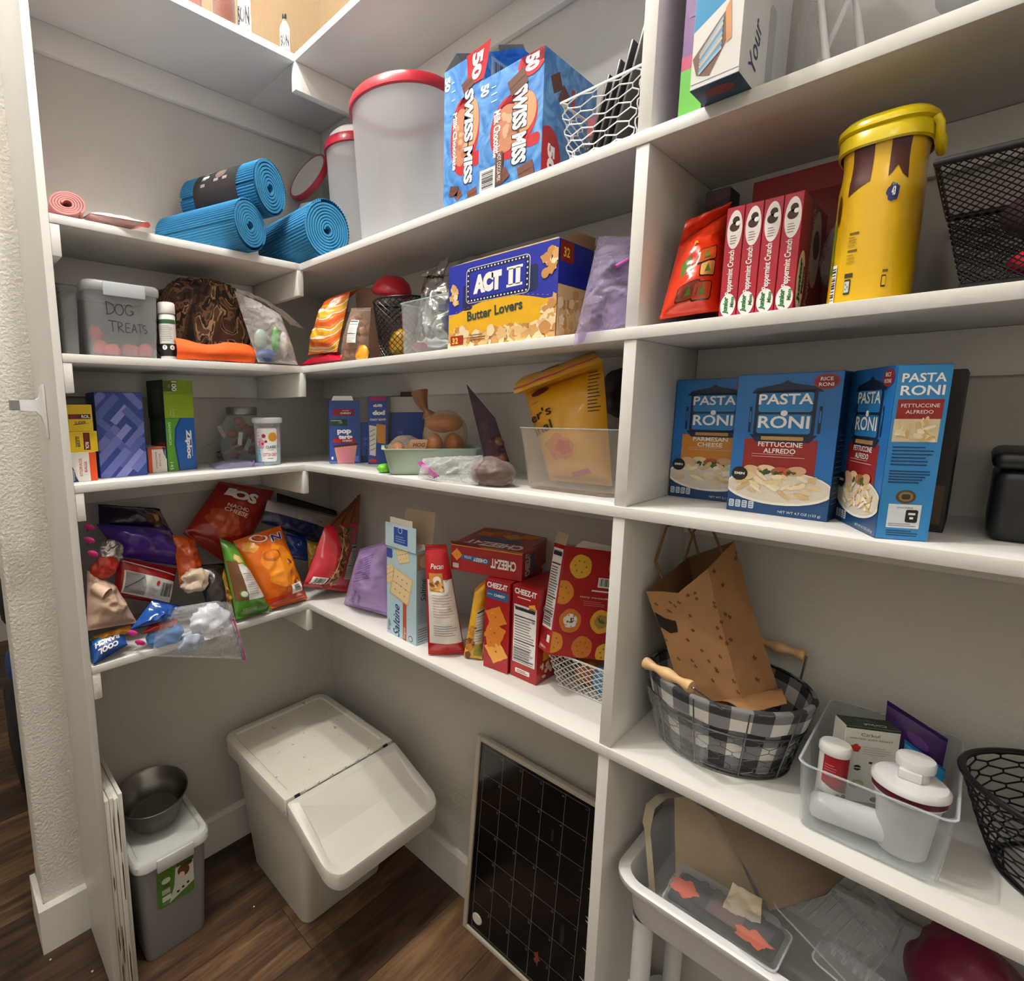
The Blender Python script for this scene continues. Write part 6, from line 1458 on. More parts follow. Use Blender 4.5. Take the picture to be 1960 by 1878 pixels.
r = thing('snack_bag', 'dark brown film bag rising behind the translucent bin with the yellow bag', 'snack bag'); o.build('film', r)
mb = MB(); mb.smooth = 50; mb.tube([(.044, 1.10, z4 + .001), (.044, 1.10, z4 + .16)], .020, M('241822', .35, coat=.3), n=18); mb.build('lower_film', r)
# ============================================================ shelf 3, left
z3 = ZT[3] + .0004
frost = CL('e9edf0', .14, .22, edge=.5)
t = thing('treat_container', 'translucent clip-lid container hand-lettered DOG TREATS with pink treats inside', 'container', (.7515, .160, z3))
mb = MB(); mb.smooth = 45
loft(mb, [rring(.070, .072, .015, 0, 5), rring(.073, .075, .017, .004, 5), rring(.0795, .0815, .018, .150, 5), rring(.078, .080, .018, .150, 5), rring(.0715, .0735, .016, .006, 5)], frost, cap0=True, cap1=True); mb.build('tub', t)
mb = MB(); mb.smooth = 45
loft(mb, [rring(.0825, .0845, .02, .146, 5), rring(.0845, .0865, .02, .150, 5), rring(.0845, .0865, .02, .163, 5), rring(.080, .082, .018, .1685, 5), rring(.070, .072, .016, .1685, 5), rring(.066, .068, .014, .163, 5)], CL('e6eaee', .42, .2, edge=.75), cap1=True); mb.build('lid', t)
mb = MB(); mb.rbox((-.046, .0866, .136), (.046, .0905, .166), CL('dfe5e9', .55, .2, edge=.8), r=.002, seg=2); mb.build('lid_clip', t)
mb = MB(); S_ = Surf(lambda a, b, h: Vector((.0525 - a, .0770 + .0062 * (.052 + b) / .15 + h, .052 + b)), True, lift=.0008); p = Pr(mb, S_); ik = M('2a1f26', .5)
def stroke(pts, L=1): p.pline(pts, .0017, ik, L)
def curve(cx, cy, rx, ry, a0, a1, n=10): return [(cx + rx * math.cos(rad(a0 + (a1 - a0) * i / n)), cy + ry * math.sin(rad(a0 + (a1 - a0) * i / n))) for i in range(n + 1)]
yb0 = .044; stroke([(.014, yb0), (.013, yb0 + .026)]); stroke(curve(.012, yb0 + .013, .018, .0135, 95, -92)); stroke(curve(.040, yb0 + .012, .009, .012, 0, 360, 14)); stroke(curve(.062, yb0 + .013, .009, .012, 50, 330)); stroke([(.071, yb0 + .010), (.064, yb0 + .011)]); stroke([(.071, yb0 + .010), (.070, yb0 + .003)])
yb1 = .006; 
stroke([(.014, yb1 + .024), (.033, yb1 + .023)]); stroke([(.023, yb1 + .023), (.024, yb1)]); stroke([(.036, yb1), (.035, yb1 + .022)]); stroke(curve(.036, yb1 + .017, .009, .0055, 90, -90)); stroke([(.036, yb1 + .011), (.048, yb1)]); stroke([(.052, yb1 + .001), (.052, yb1 + .021)])
for k in (0, .010, .020): stroke([(.052, yb1 + .001 + k), (.062, yb1 + .001 + k)])
stroke([(.065, yb1), (.071, yb1 + .021), (.077, yb1)]); stroke([(.067, yb1 + .008), (.075, yb1 + .008)]); stroke([(.078, yb1 + .021), (.091, yb1 + .021)]); stroke([(.084, yb1 + .021), (.085, yb1)]); stroke(curve(.095, yb1 + .015, .0045, .0045, 60, 250)); stroke(curve(.095, yb1 + .0055, .0045, .0045, 110, -110))
mb.build('lettering', t, 'hand-written dark letters DOG TREATS')
for k, (x, y, z, r_) in enumerate(((.800, .20, .022, (.016, .014, .017)), (.806, .19, .055, (.014, .013, .018)), (.78, .215, .018, (.018, .012, .014)), (.735, .20, .022, (.02, .014, .014)), (.702, .21, .020, (.016, .012, .017)), (.715, .17, .018, (.02, .016, .014)), (.76, .14, .018, (.024, .02, .014)))):
    tag(lump((x, y, z3 + z), r_, .004, 110 + k, M('d2605c', .6), cs=50, nu=20, nv=12, flat=z3 + .0075).build('dog_treat'), 'pink chunky dog treat inside the translucent lettered container', 'dog treat', 'pink dog treats in the container')
smoke = CL('b9babb', .30, .10, edge=.6)
t = thing('storage_box', 'smoky clear plastic box in the dark between the side panel and the lettered container', 'storage box', (.8600, .125, z3))
mb = MB(); mb.smooth = 45; loft(mb, [rring(.012, .085, .006, 0, 4), rring(.0135, .088, .008, .004, 4), rring(.017, .095, .008, .14, 4), rring(.016, .094, .008, .14, 4), rring(.0125, .086, .007, .006, 4)], smoke, cap0=True, cap1=True); mb.build('box_body', t)
mb = MB(); mb.smooth = 45; loft(mb, [rring(.0185, .097, .01, .138, 4), rring(.0195, .099, .01, .142, 4), rring(.0195, .099, .01, .15, 4), rring(.015, .092, .008, .155, 4)], CL('a9aaac', .4, .15, edge=.7), cap1=True); mb.build('lid', t)
t = thing('pill_bottle', 'white supplement bottle with a white, green and black label beside the lettered container', 'bottle', (.6485, .222, z3))
mb = MB(); mb.smooth = 40; mb.lathe([(0, 0), (.0185, 0), (.0195, .002), (.0195, .108), (.017, .112)], M('e4e3df', .4), n=36); S_ = Surf.cyl((0, 0), .0196, rad(62), 0); p = Pr(mb, S_)
p.rect(-.026, .010, .026, .098, M('dcdcd6', .45), 1); p.rect(-.026, .088, .026, .098, M('2f5a35', .45), 2); p.rect(-.026, .010, .026, .040, M('15171a', .4), 2); p.lines(-.018, .046, .016, .084, 9, M('7a7c7c', .5), w=.0010); p.ell(-.006, .031, .006, .006, WHITE, 3); p.ell(.012, .031, .006, .006, WHITE, 3); p.text('T', -.006, .031, .006, INK, L=4); p.text('6', .012, .031, .006, INK, L=4); mb.build('bottle_body', t)
mb = MB(); mb.smooth = 40; mb.lathe([(.0195, .112), (.0205, .114), (.0205, .136), (.0185, .139), (0, .1395)], WHITE, n=36); mb.build('cap', t)
# camo garment with the blaze orange band
def camo():
    m = bpy.data.materials.new('camo_cloth'); m.use_nodes = True; nt = m.node_tree; b = nt.nodes['Principled BSDF']; tc = nt.nodes.new('ShaderNodeTexCoord'); mp = nt.nodes.new('ShaderNodeMapping'); mp.inputs['Scale'].default_value = (1, 1, .55); mp.inputs['Rotation'].default_value = (0, .6, 0)
    nz = nt.nodes.new('ShaderNodeTexNoise'); nz.inputs['Scale'].default_value = 17; nz.inputs['Detail'].default_value = 4; nz.inputs['Distortion'].default_value = 1.1; cr = nt.nodes.new('ShaderNodeValToRGB'); cr.color_ramp.interpolation = 'CONSTANT'; e = cr.color_ramp.elements
    e[0].position = 0; e[0].color = lin('241712') + [1]; e[1].position = .43; e[1].color = lin('4a3022') + [1]
    for ps, c in ((.50, '7d5a40'), (.545, '2c1c15'), (.60, 'b08a68'), (.64, '5a3826')): k = e.new(ps); k.color = lin(c) + [1]
    nt.links.new(tc.outputs['Object'], mp.inputs[0]); nt.links.new(mp.outputs[0], nz.inputs['Vector']); nt.links.new(nz.outputs['Fac'], cr.inputs[0]); nt.links.new(cr.outputs[0], b.inputs['Base Color']); b.inputs['Roughness'].default_value = .8; return m
r = thing('camo_vest', 'crumpled brown camouflage garment with a blaze orange band, filling the middle of its shelf', 'garment')
lump((.512, .118, z3 + .105), (.105, .080, .112), .030, 121, camo(), cs=13, nu=72, nv=44, flat=z3 + .001, pw=.8).build('camo_cloth', r)
def band(u, v):
    x = .640 - .215 * u; y = .235 + .030 * math.sin(PI * (.1 + .8 * u)) ** .6; h_ = .046 + .006 * math.cos(u * 9) - .012 * max(0, u - .5) * math.sin(u * 12); return Vector((x, y + .012 * math.sin(PI * v) - .008 * v, z3 + .0015 + h_ * v + .002 * ridged(x, v, 0, 14, 3)))
mb = MB(); mb.smooth = 60; oc = M('e8590c', .75, var=.08, bump=.2, bscale=120); mb.grid(band, 40, 14, oc); mb.grid(lambda u, v: band(1 - u, v) - Vector((0, .004, 0)), 40, 14, oc); mb.build('orange_band', r, 'blaze orange cloth band')
# clear bag with green and blue things
cb = CL('f2efee', .22, .12, bump=.9, bscale=30, edge=.6)
C = [(.470, .235, 1.812), (.330, .235, 1.765), (.300, .270, z3 + .003), (.425, .266, z3 + .004)]
r, b, mb = pouch('clear plastic bag with green and blue contents slumped at the shelf corner', 'plastic bag', C, .075, cb, None, 125, .009, 'plastic_bag', 18, sealt=.01); mb.build('film', r)
mb = MB(); mb.smooth = 60; C0, C1 = Vector((.472, .233, 1.806)), Vector((.300, .222, 1.742))
def top_(u, v): q = C0.lerp(C1, u); return q + Vector((-.01 - .05 * u * v, .0, .018 * math.sin(PI * u) + .010 * v - .02 * u * v + .006 * ridged(u, v, 0, 5, 2)))
mb.grid(top_, 20, 10, cb); mb.grid(lambda u, v: top_(1 - u, v) - Vector((0, .001, .001)), 20, 10, cb); mb.build('open_mouth', r)
for k, (c, r_, hx, lab, nm) in enumerate(((((.365, .262, 1.690), (.011, .010, .034), '4fb04a', 'bright green tube inside the clear bag at the shelf corner', 'tube')), ((.395, .262, 1.645), (.030, .014, .016), '3a5fa3', 'blue packet at the bottom of the clear bag at the shelf corner', 'packet'), ((.335, .256, 1.680), (.013, .010, .034), 'd9d4cc', 'off-white packet upright in the clear bag at the shelf corner', 'packet'), ((.405, .25, 1.690), (.018, .012, .026), '9cc0b4', 'pale teal packet in the clear bag at the shelf corner', 'packet'))):
    tag(lump(c, r_, .003, 130 + k, M(hx, .4, coat=.3), cs=40, nu=20, nv=14, flat=z3 + .006).build(nm), lab, 'packet' if nm == 'packet' else 'tube')
# ============================================================ shelf 3, right of the corner
def stripes(cols, scale, rot):
    m = bpy.data.materials.new('striped_film'); m.use_nodes = True; nt = m.node_tree; b = nt.nodes['Principled BSDF']; tc = nt.nodes.new('ShaderNodeTexCoord'); mp = nt.nodes.new('ShaderNodeMapping'); mp.inputs['Rotation'].default_value = rot
    w_ = nt.nodes.new('ShaderNodeTexWave'); w_.inputs['Scale'].default_value = scale; w_.inputs['Distortion'].default_value = 3; w_.inputs['Detail'].default_value = 1; w_.inputs['Detail Scale'].default_value = 1.5; cr = nt.nodes.new('ShaderNodeValToRGB'); cr.color_ramp.interpolation = 'CONSTANT'; e = cr.color_ramp.elements; e[0].color = lin(cols[0]) + [1]
    e[1].position = 1 / len(cols); e[1].color = lin(cols[1]) + [1]
    for i in range(2, len(cols)): k = e.new(i / len(cols)); k.color = lin(cols[i]) + [1]
    nt.links.new(tc.outputs['Object'], mp.inputs[0]); nt.links.new(mp.outputs[0], w_.inputs['Vector']); nt.links.new(w_.outputs['Fac'], cr.inputs[0]); nt.links.new(cr.outputs[0], b.inputs['Base Color']); b.inputs['Roughness'].default_value = .3; b.inputs['Coat Weight'].default_value = .4; return m
so = stripes(['e2a82a', 'e7dfd0', 'e0711c', 'd9901c', 'd95a14'], 9, (0.3, .9, .2))
C = [(.235, .322, 1.800), (.215, .410, 1.815), (.262, .408, 1.652), (.264, .272, 1.655)]
r, b, mb = pouch('yellow and orange striped snack bag standing open above the red candy bag', 'snack bag', C, .07, so, None, 141, .008, 'snack_bag', 18, sealt=.01); mb.build('pouch', r)
mb = MB(); mb.smooth = 40; oi = M('e2500e', .4, coat=.3); q = [b.pt(.02, .985, 1), b.pt(.60, .985, 1), b.pt(.98, .985, 1)]; bk_ = [q[0] + Vector((-.05, .005, .012)), q[2] + Vector((-.05, -.01, .018))]
mb.add([q[0], q[1] + Vector((.006, 0, -.035)), q[2], bk_[1], bk_[0]], [[0, 1, 4], [1, 3, 4], [1, 2, 3]], oi); mb.build('open_mouth', r, 'bright orange inside of the open bag', smooth=False)
lf = CL('c9a08a', .25, .12, bump=.6, bscale=40, edge=.6)
r, b, mb = pouch('brownish clear film bag curling up behind the striped snack bag', 'plastic bag', [(.150, .350, 1.848), (.140, .455, 1.820), (.130, .470, z3 + .004), (.140, .370, z3 + .004)], .04, lf, None, 143, .008, 'plastic_bag', 20, sealt=.01); mb.build('film', r)
rc = pz('b3122e', .2)
C = [at(585, 690, x=.215), at(655, 676, x=.22), at(650, 692, x=.272), at(572, 706, x=.278)]
for q in C: q.z = max(q.z, z3 + .004)
C[0] = Vector((.215, .262, z3 + .024)); C[1] = Vector((.22, .405, z3 + .03))
r, b, mb = pouch('shiny red candy bag lying flat beneath the striped bag', 'candy bag', C, .028, rc, None, 145, .005, 'candy_bag', 26); fin(r, b, mb, rc)
r = thing('candy_bag', 'clear bag of brown caramel cubes with a nutrition label, between striped bag and black basket', 'candy bag')
C = [(.236, .440, 1.764), (.232, .515, 1.755), (.255, .527, z3 + .003), (.262, .418, z3 + .003)]
b = Bag(*C, .055, crinkle=.003, seed=147, sealt=.03); mb = b.mesh(CL('e2c9b4', .14, .08, bump=.6, bscale=40, edge=.55)); mb.build('film', r)
mb = MB(); pp = Pr(mb, b.surf()); nutri(pp, b.W * .48, b.H * .28, b.W * .78, b.H * .72, L=2, n=10); mb.build('nutrition_label', r, 'white nutrition label')
rnd = random.Random(8)
for k in range(14):
    u, v = (.26, .5, .76)[k % 3] + rnd.uniform(-.05, .05), .10 + .055 * k; q = (b.pt(u, v, 1) + b.pt(u, v, -1)) / 2; mb = MB(); mb.rbox((-.0105, -.009, -.009), (.0105, .009, .009), M('8a5434', .4, coat=.3, var=.15), r=.003, seg=2)
    o = mb.build('caramel'); o.matrix_world = Matrix.Translation(q) @ Matrix.Rotation(rnd.uniform(0, 3), 4, Vector((rnd.random(), rnd.random(), rnd.random())).normalized()); tag(o, 'wrapped brown caramel cube in the clear candy bag', 'caramel', 'caramels in the clear bag')
# black wire pot with the red lid
t = thing('wire_basket', 'small round black wire basket with a red dome and yellow pack in it', 'basket', (.182, .578, z3 + .002))
bwm = M('141214', .4)
def b3(u, v): a = 2 * PI * u; k = .053 + .021 * v; return Vector((k * math.cos(a), k * math.sin(a), .142 * v))
mb = MB(); wires(mb, b3, 26, 10, .0011, bwm, closed=True, sub=2); mb.build('mesh_wall', t)
mb = MB(); mb.tube([b3(i / 40, 1) for i in range(40)], .0022, bwm, n=8, closed=True); mb.tube([b3(i / 40, 0) for i in range(40)], .002, bwm, n=8, closed=True)
mb.build('rim', t)
mb = MB(); mb.lathe([(0, 0), (.052, 0), (.052, .0015), (0, .0015)], bwm, n=28); mb.build('base_disc', t)
mb = MB(); mb.smooth = 60; mb.lathe([(0, .046), (.022, .043), (.042, .030), (.051, .012), (.0535, 0), (.051, -.004), (.040, -.008), (0, -.010)], pz('b5142c', .3), n=40)
o = tag(mb.build('red_dome'), 'glossy red plastic dome sitting on top of the small black wire basket', 'dome'); o.matrix_world = Matrix.Translation((.172, .528, z3 + .172)) @ Matrix.Rotation(rad(-14), 4, 'X')
tag(lump((.190, .585, z3 + .040), (.030, .030, .034), .004, 151, M('e0a81c', .35, coat=.4), cs=30, flat=z3 + .004).build('candy_pack'), 'yellow candy pack low inside the small black wire basket', 'candy pack')
tag(lump((.165, .600, z3 + .100), (.030, .028, .034), .006, 152, M('7c1a26', .35, coat=.4), cs=40).build('candy_pack'), 'dark red candy pack inside the small black wire basket, above the yellow one', 'candy pack')
tag(lump((.258, .508, z3 + .016), (.010, .022, .022), .003, 153, M('e0a020', .35, coat=.4), cs=40, flat=z3 + .001).build('candy_wrapper'), 'yellow wrapper corner at the foot of the small black wire basket', 'wrapper')
# clear acrylic bin with foil pouch
clear_bin('clear_bin', 'small clear acrylic bin with a handle slot holding a silver foil pouch', .125, .262, .6515, .800, z3, .118, acr, sl=.004, r=.010)
fo = M('c9c9c6', .16, metal=.95)
r, b, mb = pouch('crinkled silver foil pouch standing in the small clear acrylic bin', 'foil pouch', [(.195, .668, 1.815), (.190, .770, 1.790), (.225, .785, z3 + .012), (.232, .672, z3 + .012)], .055, fo, None, 155, .012, 'foil_pouch', 30, sealt=.01); mb.build('pouch', r)
mb = MB(); mb.smooth = 45; f0, f1 = Vector((.190, .655, 1.812)), Vector((.180, .735, 1.842))
def ft(u, v): q = b.pt(.05 + .6 * u, .95, 1).lerp(f0.lerp(f1, u) + Vector((0, 0, .0)), v); return q + b.N * .008 * ridged(q.x, q.y, q.z, 45, 9)
mb.grid(ft, 30, 16, fo); mb.grid(lambda u, v: ft(1 - u, v) - b.N * .002, 30, 16, fo); mb.build('torn_top', r)
tag(lump((.215, .690, z3 + .022), (.026, .03, .013), .004, 156, M('8c2430', .35, coat=.4), cs=40, flat=z3 + .0085).build('candy_pack'), 'dark red candy pack at the bottom of the small clear acrylic bin', 'candy pack')
t = thing('container_lid', 'round translucent container lid leaning behind the popcorn box', 'lid')
mb = MB(); mb.smooth = 45; mb.lathe([(0, .002), (.066, .002), (.068, .006), (.074, .006), (.076, .003), (.075, -.004), (.073, -.004), (.072, 0), (0, 0)], CL('e4e8ea', .30, .2, edge=.75), n=48); mb.build('lid_disc', t); t.matrix_world = Matrix.Translation((.052, .675, 1.806)) @ Matrix.Rotation(rad(76), 4, 'Y') @ Matrix.Rotation(rad(0), 4, 'Z')
mb = MB(); mb.lathe([(0, 0), (.05, 0), (.058, .13), (.057, .13), (.049, .002), (0, .002)], CL('dfe3e6', .2, .2, edge=.6), n=36); mb.build('tub_wall', None); o = bpy.data.objects[-1] if False else COL.objects[-1]; tag(o, 'clear round deli tub supporting the lid behind the acrylic bin', 'tub'); o.name = 'deli_tub'; o.location = (.062, .69, z3)
# popcorn box
abl = M('1c2a9c', .4, coat=.2); ayl = M('e8b21c', .4); pc = [M('e2bd84', .6), M('d3a262', .6), M('efd9ae', .6), M('c08a4a', .6)]
t = thing('popcorn_box', 'open blue and yellow popcorn box with popcorn pictured along its bottom', 'box', (.2745, .8135, z3), 90)
w, d, h = .2475, .122, .165; mb, F = carton(w, d, h, abl, True, kraft_in); p = F['f']; p.clip = (.0004, .0004, w - .0004, h - .0004)
p.rect(0, 0, w, h * .42, pc[1], .5); q = [(0, h * .34)] + [(w * i / 20, h * (.36 + .22 * math.sin(PI * (.18 + .64 * i / 20)) - .12 + .10 * i / 20)) for i in range(21)] + [(w, 0), (0, 0)]
for i in range(20):
    f_ = lambda x: h * (.37 + .16 * math.sin(PI * x)); p.poly([(w * i / 20, 0), (w * (i + 1) / 20, 0), (w * (i + 1) / 20, f_((i + 1) / 20)), (w * i / 20, f_(i / 20))], ayl, 1)
p.rrect(w * .15, h * .44, w * .25, h * .74, M('1a2350', .4), r=.006, L=1.5); p.rrect(w * .74, h * .52, w * .84, h * .80, M('1a2350', .4), r=.006, L=1.5)
p.rrect(w * .185, h * .515, w * .775, h * .925, WHITE, r=.009, L=2); p.rrect(w * .190, h * .522, w * .770, h * .918, M('141c50', .4), r=.008, L=3); p.rrect(w * .222, h * .568, w * .738, h * .872, abl, r=.005, L=4)
for i in range(18):
    for vv in (.545, .895): p.ell(w * (.212 + .0315 * i), h * vv, .0017, .0017, WHITE, 5, n=10)
for i in range(5):
    for uu in (.206, .754): p.ell(w * uu, h * (.60 + .06 * i), .0017, .0017, WHITE, 5, n=10)
p.text('ACT', w * .395, h * .72, h * .22, WHITE, w=w * .27, bold=.10, L=6)
for uu in (.592, .655): p.rect(w * uu, h * .63, w * (uu + .040), h * .81, WHITE, 6)
p.rect(w * .575, h * .80, w * .715, h * .83, WHITE, 6); p.rect(w * .575, h * .61, w * .715, h * .64, WHITE, 6)
p.text('Butter Lovers', w * .46, h * .385, h * .115, M('2c4038', .4), w=w * .52, bold=.03, L=4, rot=3)
for i in range(22): p.rect(w * (.08 + .04 * i), h * (.435 + .085 * math.sin(PI * i / 22)), w * (.092 + .04 * i), h * (.442 + .085 * math.sin(PI * i / 22)), M('b8861c', .4), 3)
food(p, w * .02, 0, w * .98, h * .16, 120, pc, .011, .010, 12, 5, .2); food(p, w * .9, h * .1, w, h * .4, 26, pc, .009, .009, 14, 5, .2); food(p, w * .0, h * .55, w * .08, h * .74, 10, pc, .008, .008, 15, 5, .2); food(p, w * .90, h * .66, w * .99, h * .92, 12, pc, .009, .008, 16, 5, .2); food(p, w * .08, h * .18, w * .2, h * .24, 6, pc, .008, .008, 17, 5, .2)
p.rect(w * .035, h * .035, w * .17, h * .15, M('9c2a1c', .4), 13); p.text('32', w * .085, h * .09, h * .075, M('f0c84a', .4), bold=.03, L=14); p.lines(w * .24, h * .06, w * .40, h * .15, 3, M('6a4a2a', .5), w=.0016, L=13)
q = F['r']; q.clip = (.0004, .0004, d - .0004, h - .0004); q.rect(0, h * .55, d, h, abl, 1); q.rect(0, 0, d, h * .55, pc[0], 1); q.rect(d * .03, h * .78, d * .4, h * .99, M('8c2418', .4), 2); q.text('32', d * .2, h * .88, h * .1, M('f0c84a', .4), L=3, bold=.03); food(q, 0, 0, d, h * .5, 40, pc, .01, .009, 18, 2, .2); mb.build('carton', t)
for nm, pts in (('back_flap', [(0, d, h), (w, d, h), (w + .0, d + .03, h + .018), (0, d + .03, h + .014)]), ('side_flap', [(w, .01, h), (w, d, h), (w + .012, d - .02, h + .016), (w + .012, .03, h + .014)]), ('front_flap', [(.0, 0, h), (w, 0, h), (w - .004, .002, h + .003), (.06, .002, h + .0025)])):
    mb = MB(); mb.add(pts, [[0, 1, 2, 3]], M('a08258', .7)); mb.build(nm, t, smooth=False)
# clear zipper bag at the divider
zv = CL('cdbfe2', .13, .06, bump=1.0, bscale=26, edge=.7)
C = [(.215, 1.100, 1.790), (.190, 1.178, 1.775), (.255, 1.176, z3 + .012), (.300, 1.108, 1.598)]
r, b, mb = pouch('crumpled violet-tinted zipper bag between popcorn box and divider, one corner over the edge', 'zipper bag', C, .05, zv, None, 161, .012, 'zipper_bag', 20, sealt=.02, sealb=.02); mb.build('film', r)
mb = MB(); mb.smooth = 50; mb.tube([b.pt(.55, .55, 1, .002), b.pt(.75, .62, 1, .002), b.pt(.97, .74, 1, .002)], .0032, M('b04a9c', .35), n=8); mb.build('zip_seal', r)
tag(lump((.130, 1.128, z3 + .125), (.03, .038, .030), .010, 163, pz('241b52'), cs=40).build('snack_bag'), 'dark navy snack bag behind the violet-tinted zipper bag', 'snack bag')
tag(lump((.150, 1.128, z3 + .045), (.04, .036, .040), .008, 164, M('a8a2ac', .3, coat=.4), cs=40, flat=z3 + .001).build('snack_bag'), 'pale grey snack packs behind the violet-tinted zipper bag', 'snack packs')
# ============================================================ shelf 3, right of the divider
ro = pz('d8330c', .25)
C = [at(1300, 468, x=.215), at(1392, 404, x=.175), at(1376, 596, x=.225), at(1262, 612, x=.268)]
C[2].z = max(C[2].z, z3 + .004); C[3].z = max(C[3].z, z3 + .004); C[2].y = min(C[2].y, 1.296)
r, b, mb = pouch('bright orange-red candy bag with a twisted top beside the red mint boxes', 'candy bag', C, .06, ro, None, 171, .007, 'candy_bag', 22, sealt=.02)
p = Pr(mb, b.surf()); W, H = b.W, b.H; cgr = pz('4f7a24'); cbr = pz('3a1a10')
p.poly([(W * .16, H * .38), (W * .34, H * .42), (W * .30, H * .62), (W * .14, H * .58)], pz('5a6a1c'), 1)
for k, (u, v, s_) in enumerate(((.62, .52, .2), (.66, .36, .16), (.36, .18, .2), (.62, .16, .18))): p.rrect(W * (u - s_), H * (v - .08), W * (u + s_), H * (v + .08), cbr, r=.004, L=1); p.rrect(W * (u - s_ + .02), H * (v - .07), W * (u + s_ - .02), H * (v + .07), pz(('c2521c', 'd9a05a', '8a2a14', 'b8441c')[k]), r=.003, L=2); p.poly([(W * (u - .06), H * (v - .04)), (W * (u + .06), H * (v - .04)), (W * u, H * (v + .05))], cgr, 3)
p.text('R', W * .36, H * .74, H * .06, M('e0b21c', .4), L=3, bold=.04); mb.build('pouch', r)
mb = MB(); mb.smooth = 55; f0, f1 = at(1312, 425, x=.205), at(1396, 398, x=.16)
def tw(u, v): q = b.pt(u, .97, 1).lerp(f0.lerp(f1, u), v); return q + b.N * (.016 * math.sin(PI * v) + .006 * ridged(q.x, q.y, q.z, 38, 5))
mb.grid(tw, 26, 14, ro); mb.grid(lambda u, v: tw(1 - u, v) - b.N * .002, 26, 14, pz('b8280a')); mb.build('folded_top', r)
sg = M('b9bcc0', .3, metal=.4)
r, b, mb = pouch('silver-white snack pouch with small print behind the orange-red candy bag', 'snack bag', [at(1284, 500, x=.165), at(1330, 470, x=.15), at(1330, 590, x=.16), at(1272, 600, x=.19)], .02, sg, None, 173, .004)
p = Pr(mb, b.surf()); p.lines(b.W * .1, b.H * .3, b.W * .7, b.H * .9, 10, M('55585c', .5), w=.0012)
mb.build('pouch', r); b.seal(.95, 1, sg).build('top_seal', r)
cj = M('a81530', .35, coat=.25)
def mint(k, label):
    t = thing('mint_box', label, 'box', (.2515 - .0006 * k, 1.3035 + .0214 * k, z3), 90, 'red peppermint candy boxes in a row')
    w, d, h = .0208, .148, .150; mb, F = carton(w, d, h, cj); p = F['f']; p.clip = (.0003, .0003, w - .0003, h - .0003)
    p.ell(w * .52, h * .80, w * .42, h * .17, M('ece4e0', .4), 1); p.ell(w * .56, h * .88, w * .2, h * .035, M('2c1410', .4), 2); p.ell(w * .50, h * .825, w * .28, h * .04, M('3a1a14', .4), 2); p.ell(w * .68, h * .85, w * .13, h * .02, WHITE, 3); p.lines(w * .3, h * .67, w * .7, h * .76, 4, M('8a6a6a', .5), w=.0009)
    p.text('Peppermint Crunch', w * .5, h * .42, w * .44, WHITE, w=h * .40, rot=90, bold=.02, shear=.1); p.ell(w * .5, h * .125, w * .44, h * .105, WHITE, 1); p.text('Junior', w * .40, h * .125, w * .36, M('1f6a34', .4), w=h * .16, rot=90, bold=.05, L=3, shear=.2); p.text('Mints', w * .74, h * .15, w * .22, M('1f6a34', .4), w=h * .10, rot=90, bold=.03, L=3, shear=.2)
    if k == 3:
        q = F['r']; q.rect(0, 0, d, h, M('8c1428', .4), .5); q.clip = (.0003, .0003, d - .0003, h - .0003); q.text('Peppermint Crunch', d * .42, h * .52, d * .13, M('c9b0a0', .4), w=h * .84, rot=90, bold=.02, L=3); q.ell(d * .16, h * .28, d * .14, h * .26, M('d9d2c0', .4), 1); q.text('Junior', d * .13, h * .28, d * .12, M('1f4a2a', .4), w=h * .38, rot=90, bold=.05, L=3); q.text('Mints', d * .23, h * .3, d * .07, M('1f4a2a', .4), w=h * .24, rot=90, bold=.05, L=3); q.ell(d * .62, h * .62, d * .2, h * .34, M('c9bfae', .4), 1); q.ell(d * .62, h * .66, d * .13, h * .13, M('2c1410', .4), 2)
    mb.build('carton', t); mb = MB(); mb.rbox((.001, .001, h), (w - .001, .03, h + .0007), M('8c1428', .4), r=.0002, seg=1); mb.build('end_flap', t)
for k, lb_ in enumerate(('red peppermint candy box at the left end of the row of four', 'red peppermint candy box second from the left in the row of four', 'red peppermint candy box third from the left in the row of four', 'red peppermint candy box at the right end of the row of four')): mint(k, lb_)
t = thing('gift_box', 'dark box with a striped dim face in the back corner behind the candy bag', 'box', (.095, 1.2225, z3), 90); w, d, h = .036, .05, .232; mb, F = carton(w, d, h, M('1c3024', .5)); p = F['f']; p.rect(0, 0, w, h, M('5a4048', .5), .5)
for k in range(7): p.poly([(0, h * (.02 + .14 * k)), (w, h * (.06 + .14 * k)), (w, h * (.10 + .14 * k)), (0, h * (.06 + .14 * k))], M('3a2630', .5), 1)
mb.build('carton', t); mb = MB(); mb.rbox((.001, .001, h), (w - .001, d - .001, h + .001), M('1a2c20', .5), r=.0003, seg=1); mb.build('lid', t)
t = thing('red_folder', 'tall flat dark red box leaning on the back wall behind the mint boxes', 'box', (.070, 1.283, z3), 90); mb = MB(); mb.rbox((0, 0, 0), (.122, .024, .236), M('7c0e14', .5), r=.002, seg=2); mb.build('box_body', t); mb = MB(); mb.rbox((.001, -.0006, .200), (.121, 0, .2355), M('8a1218', .5), r=.0003, seg=1); mb.build('front_band', t)
tag(lump((.115, 1.418, z3 + .085), (.028, .024, .052), .010, 177, CL('e9e2e2', .14, .06, bump=.9, bscale=50, edge=.6), cs=40).build('cellophane'), 'crinkled clear cellophane between the mint boxes and the yellow canister', 'cellophane')
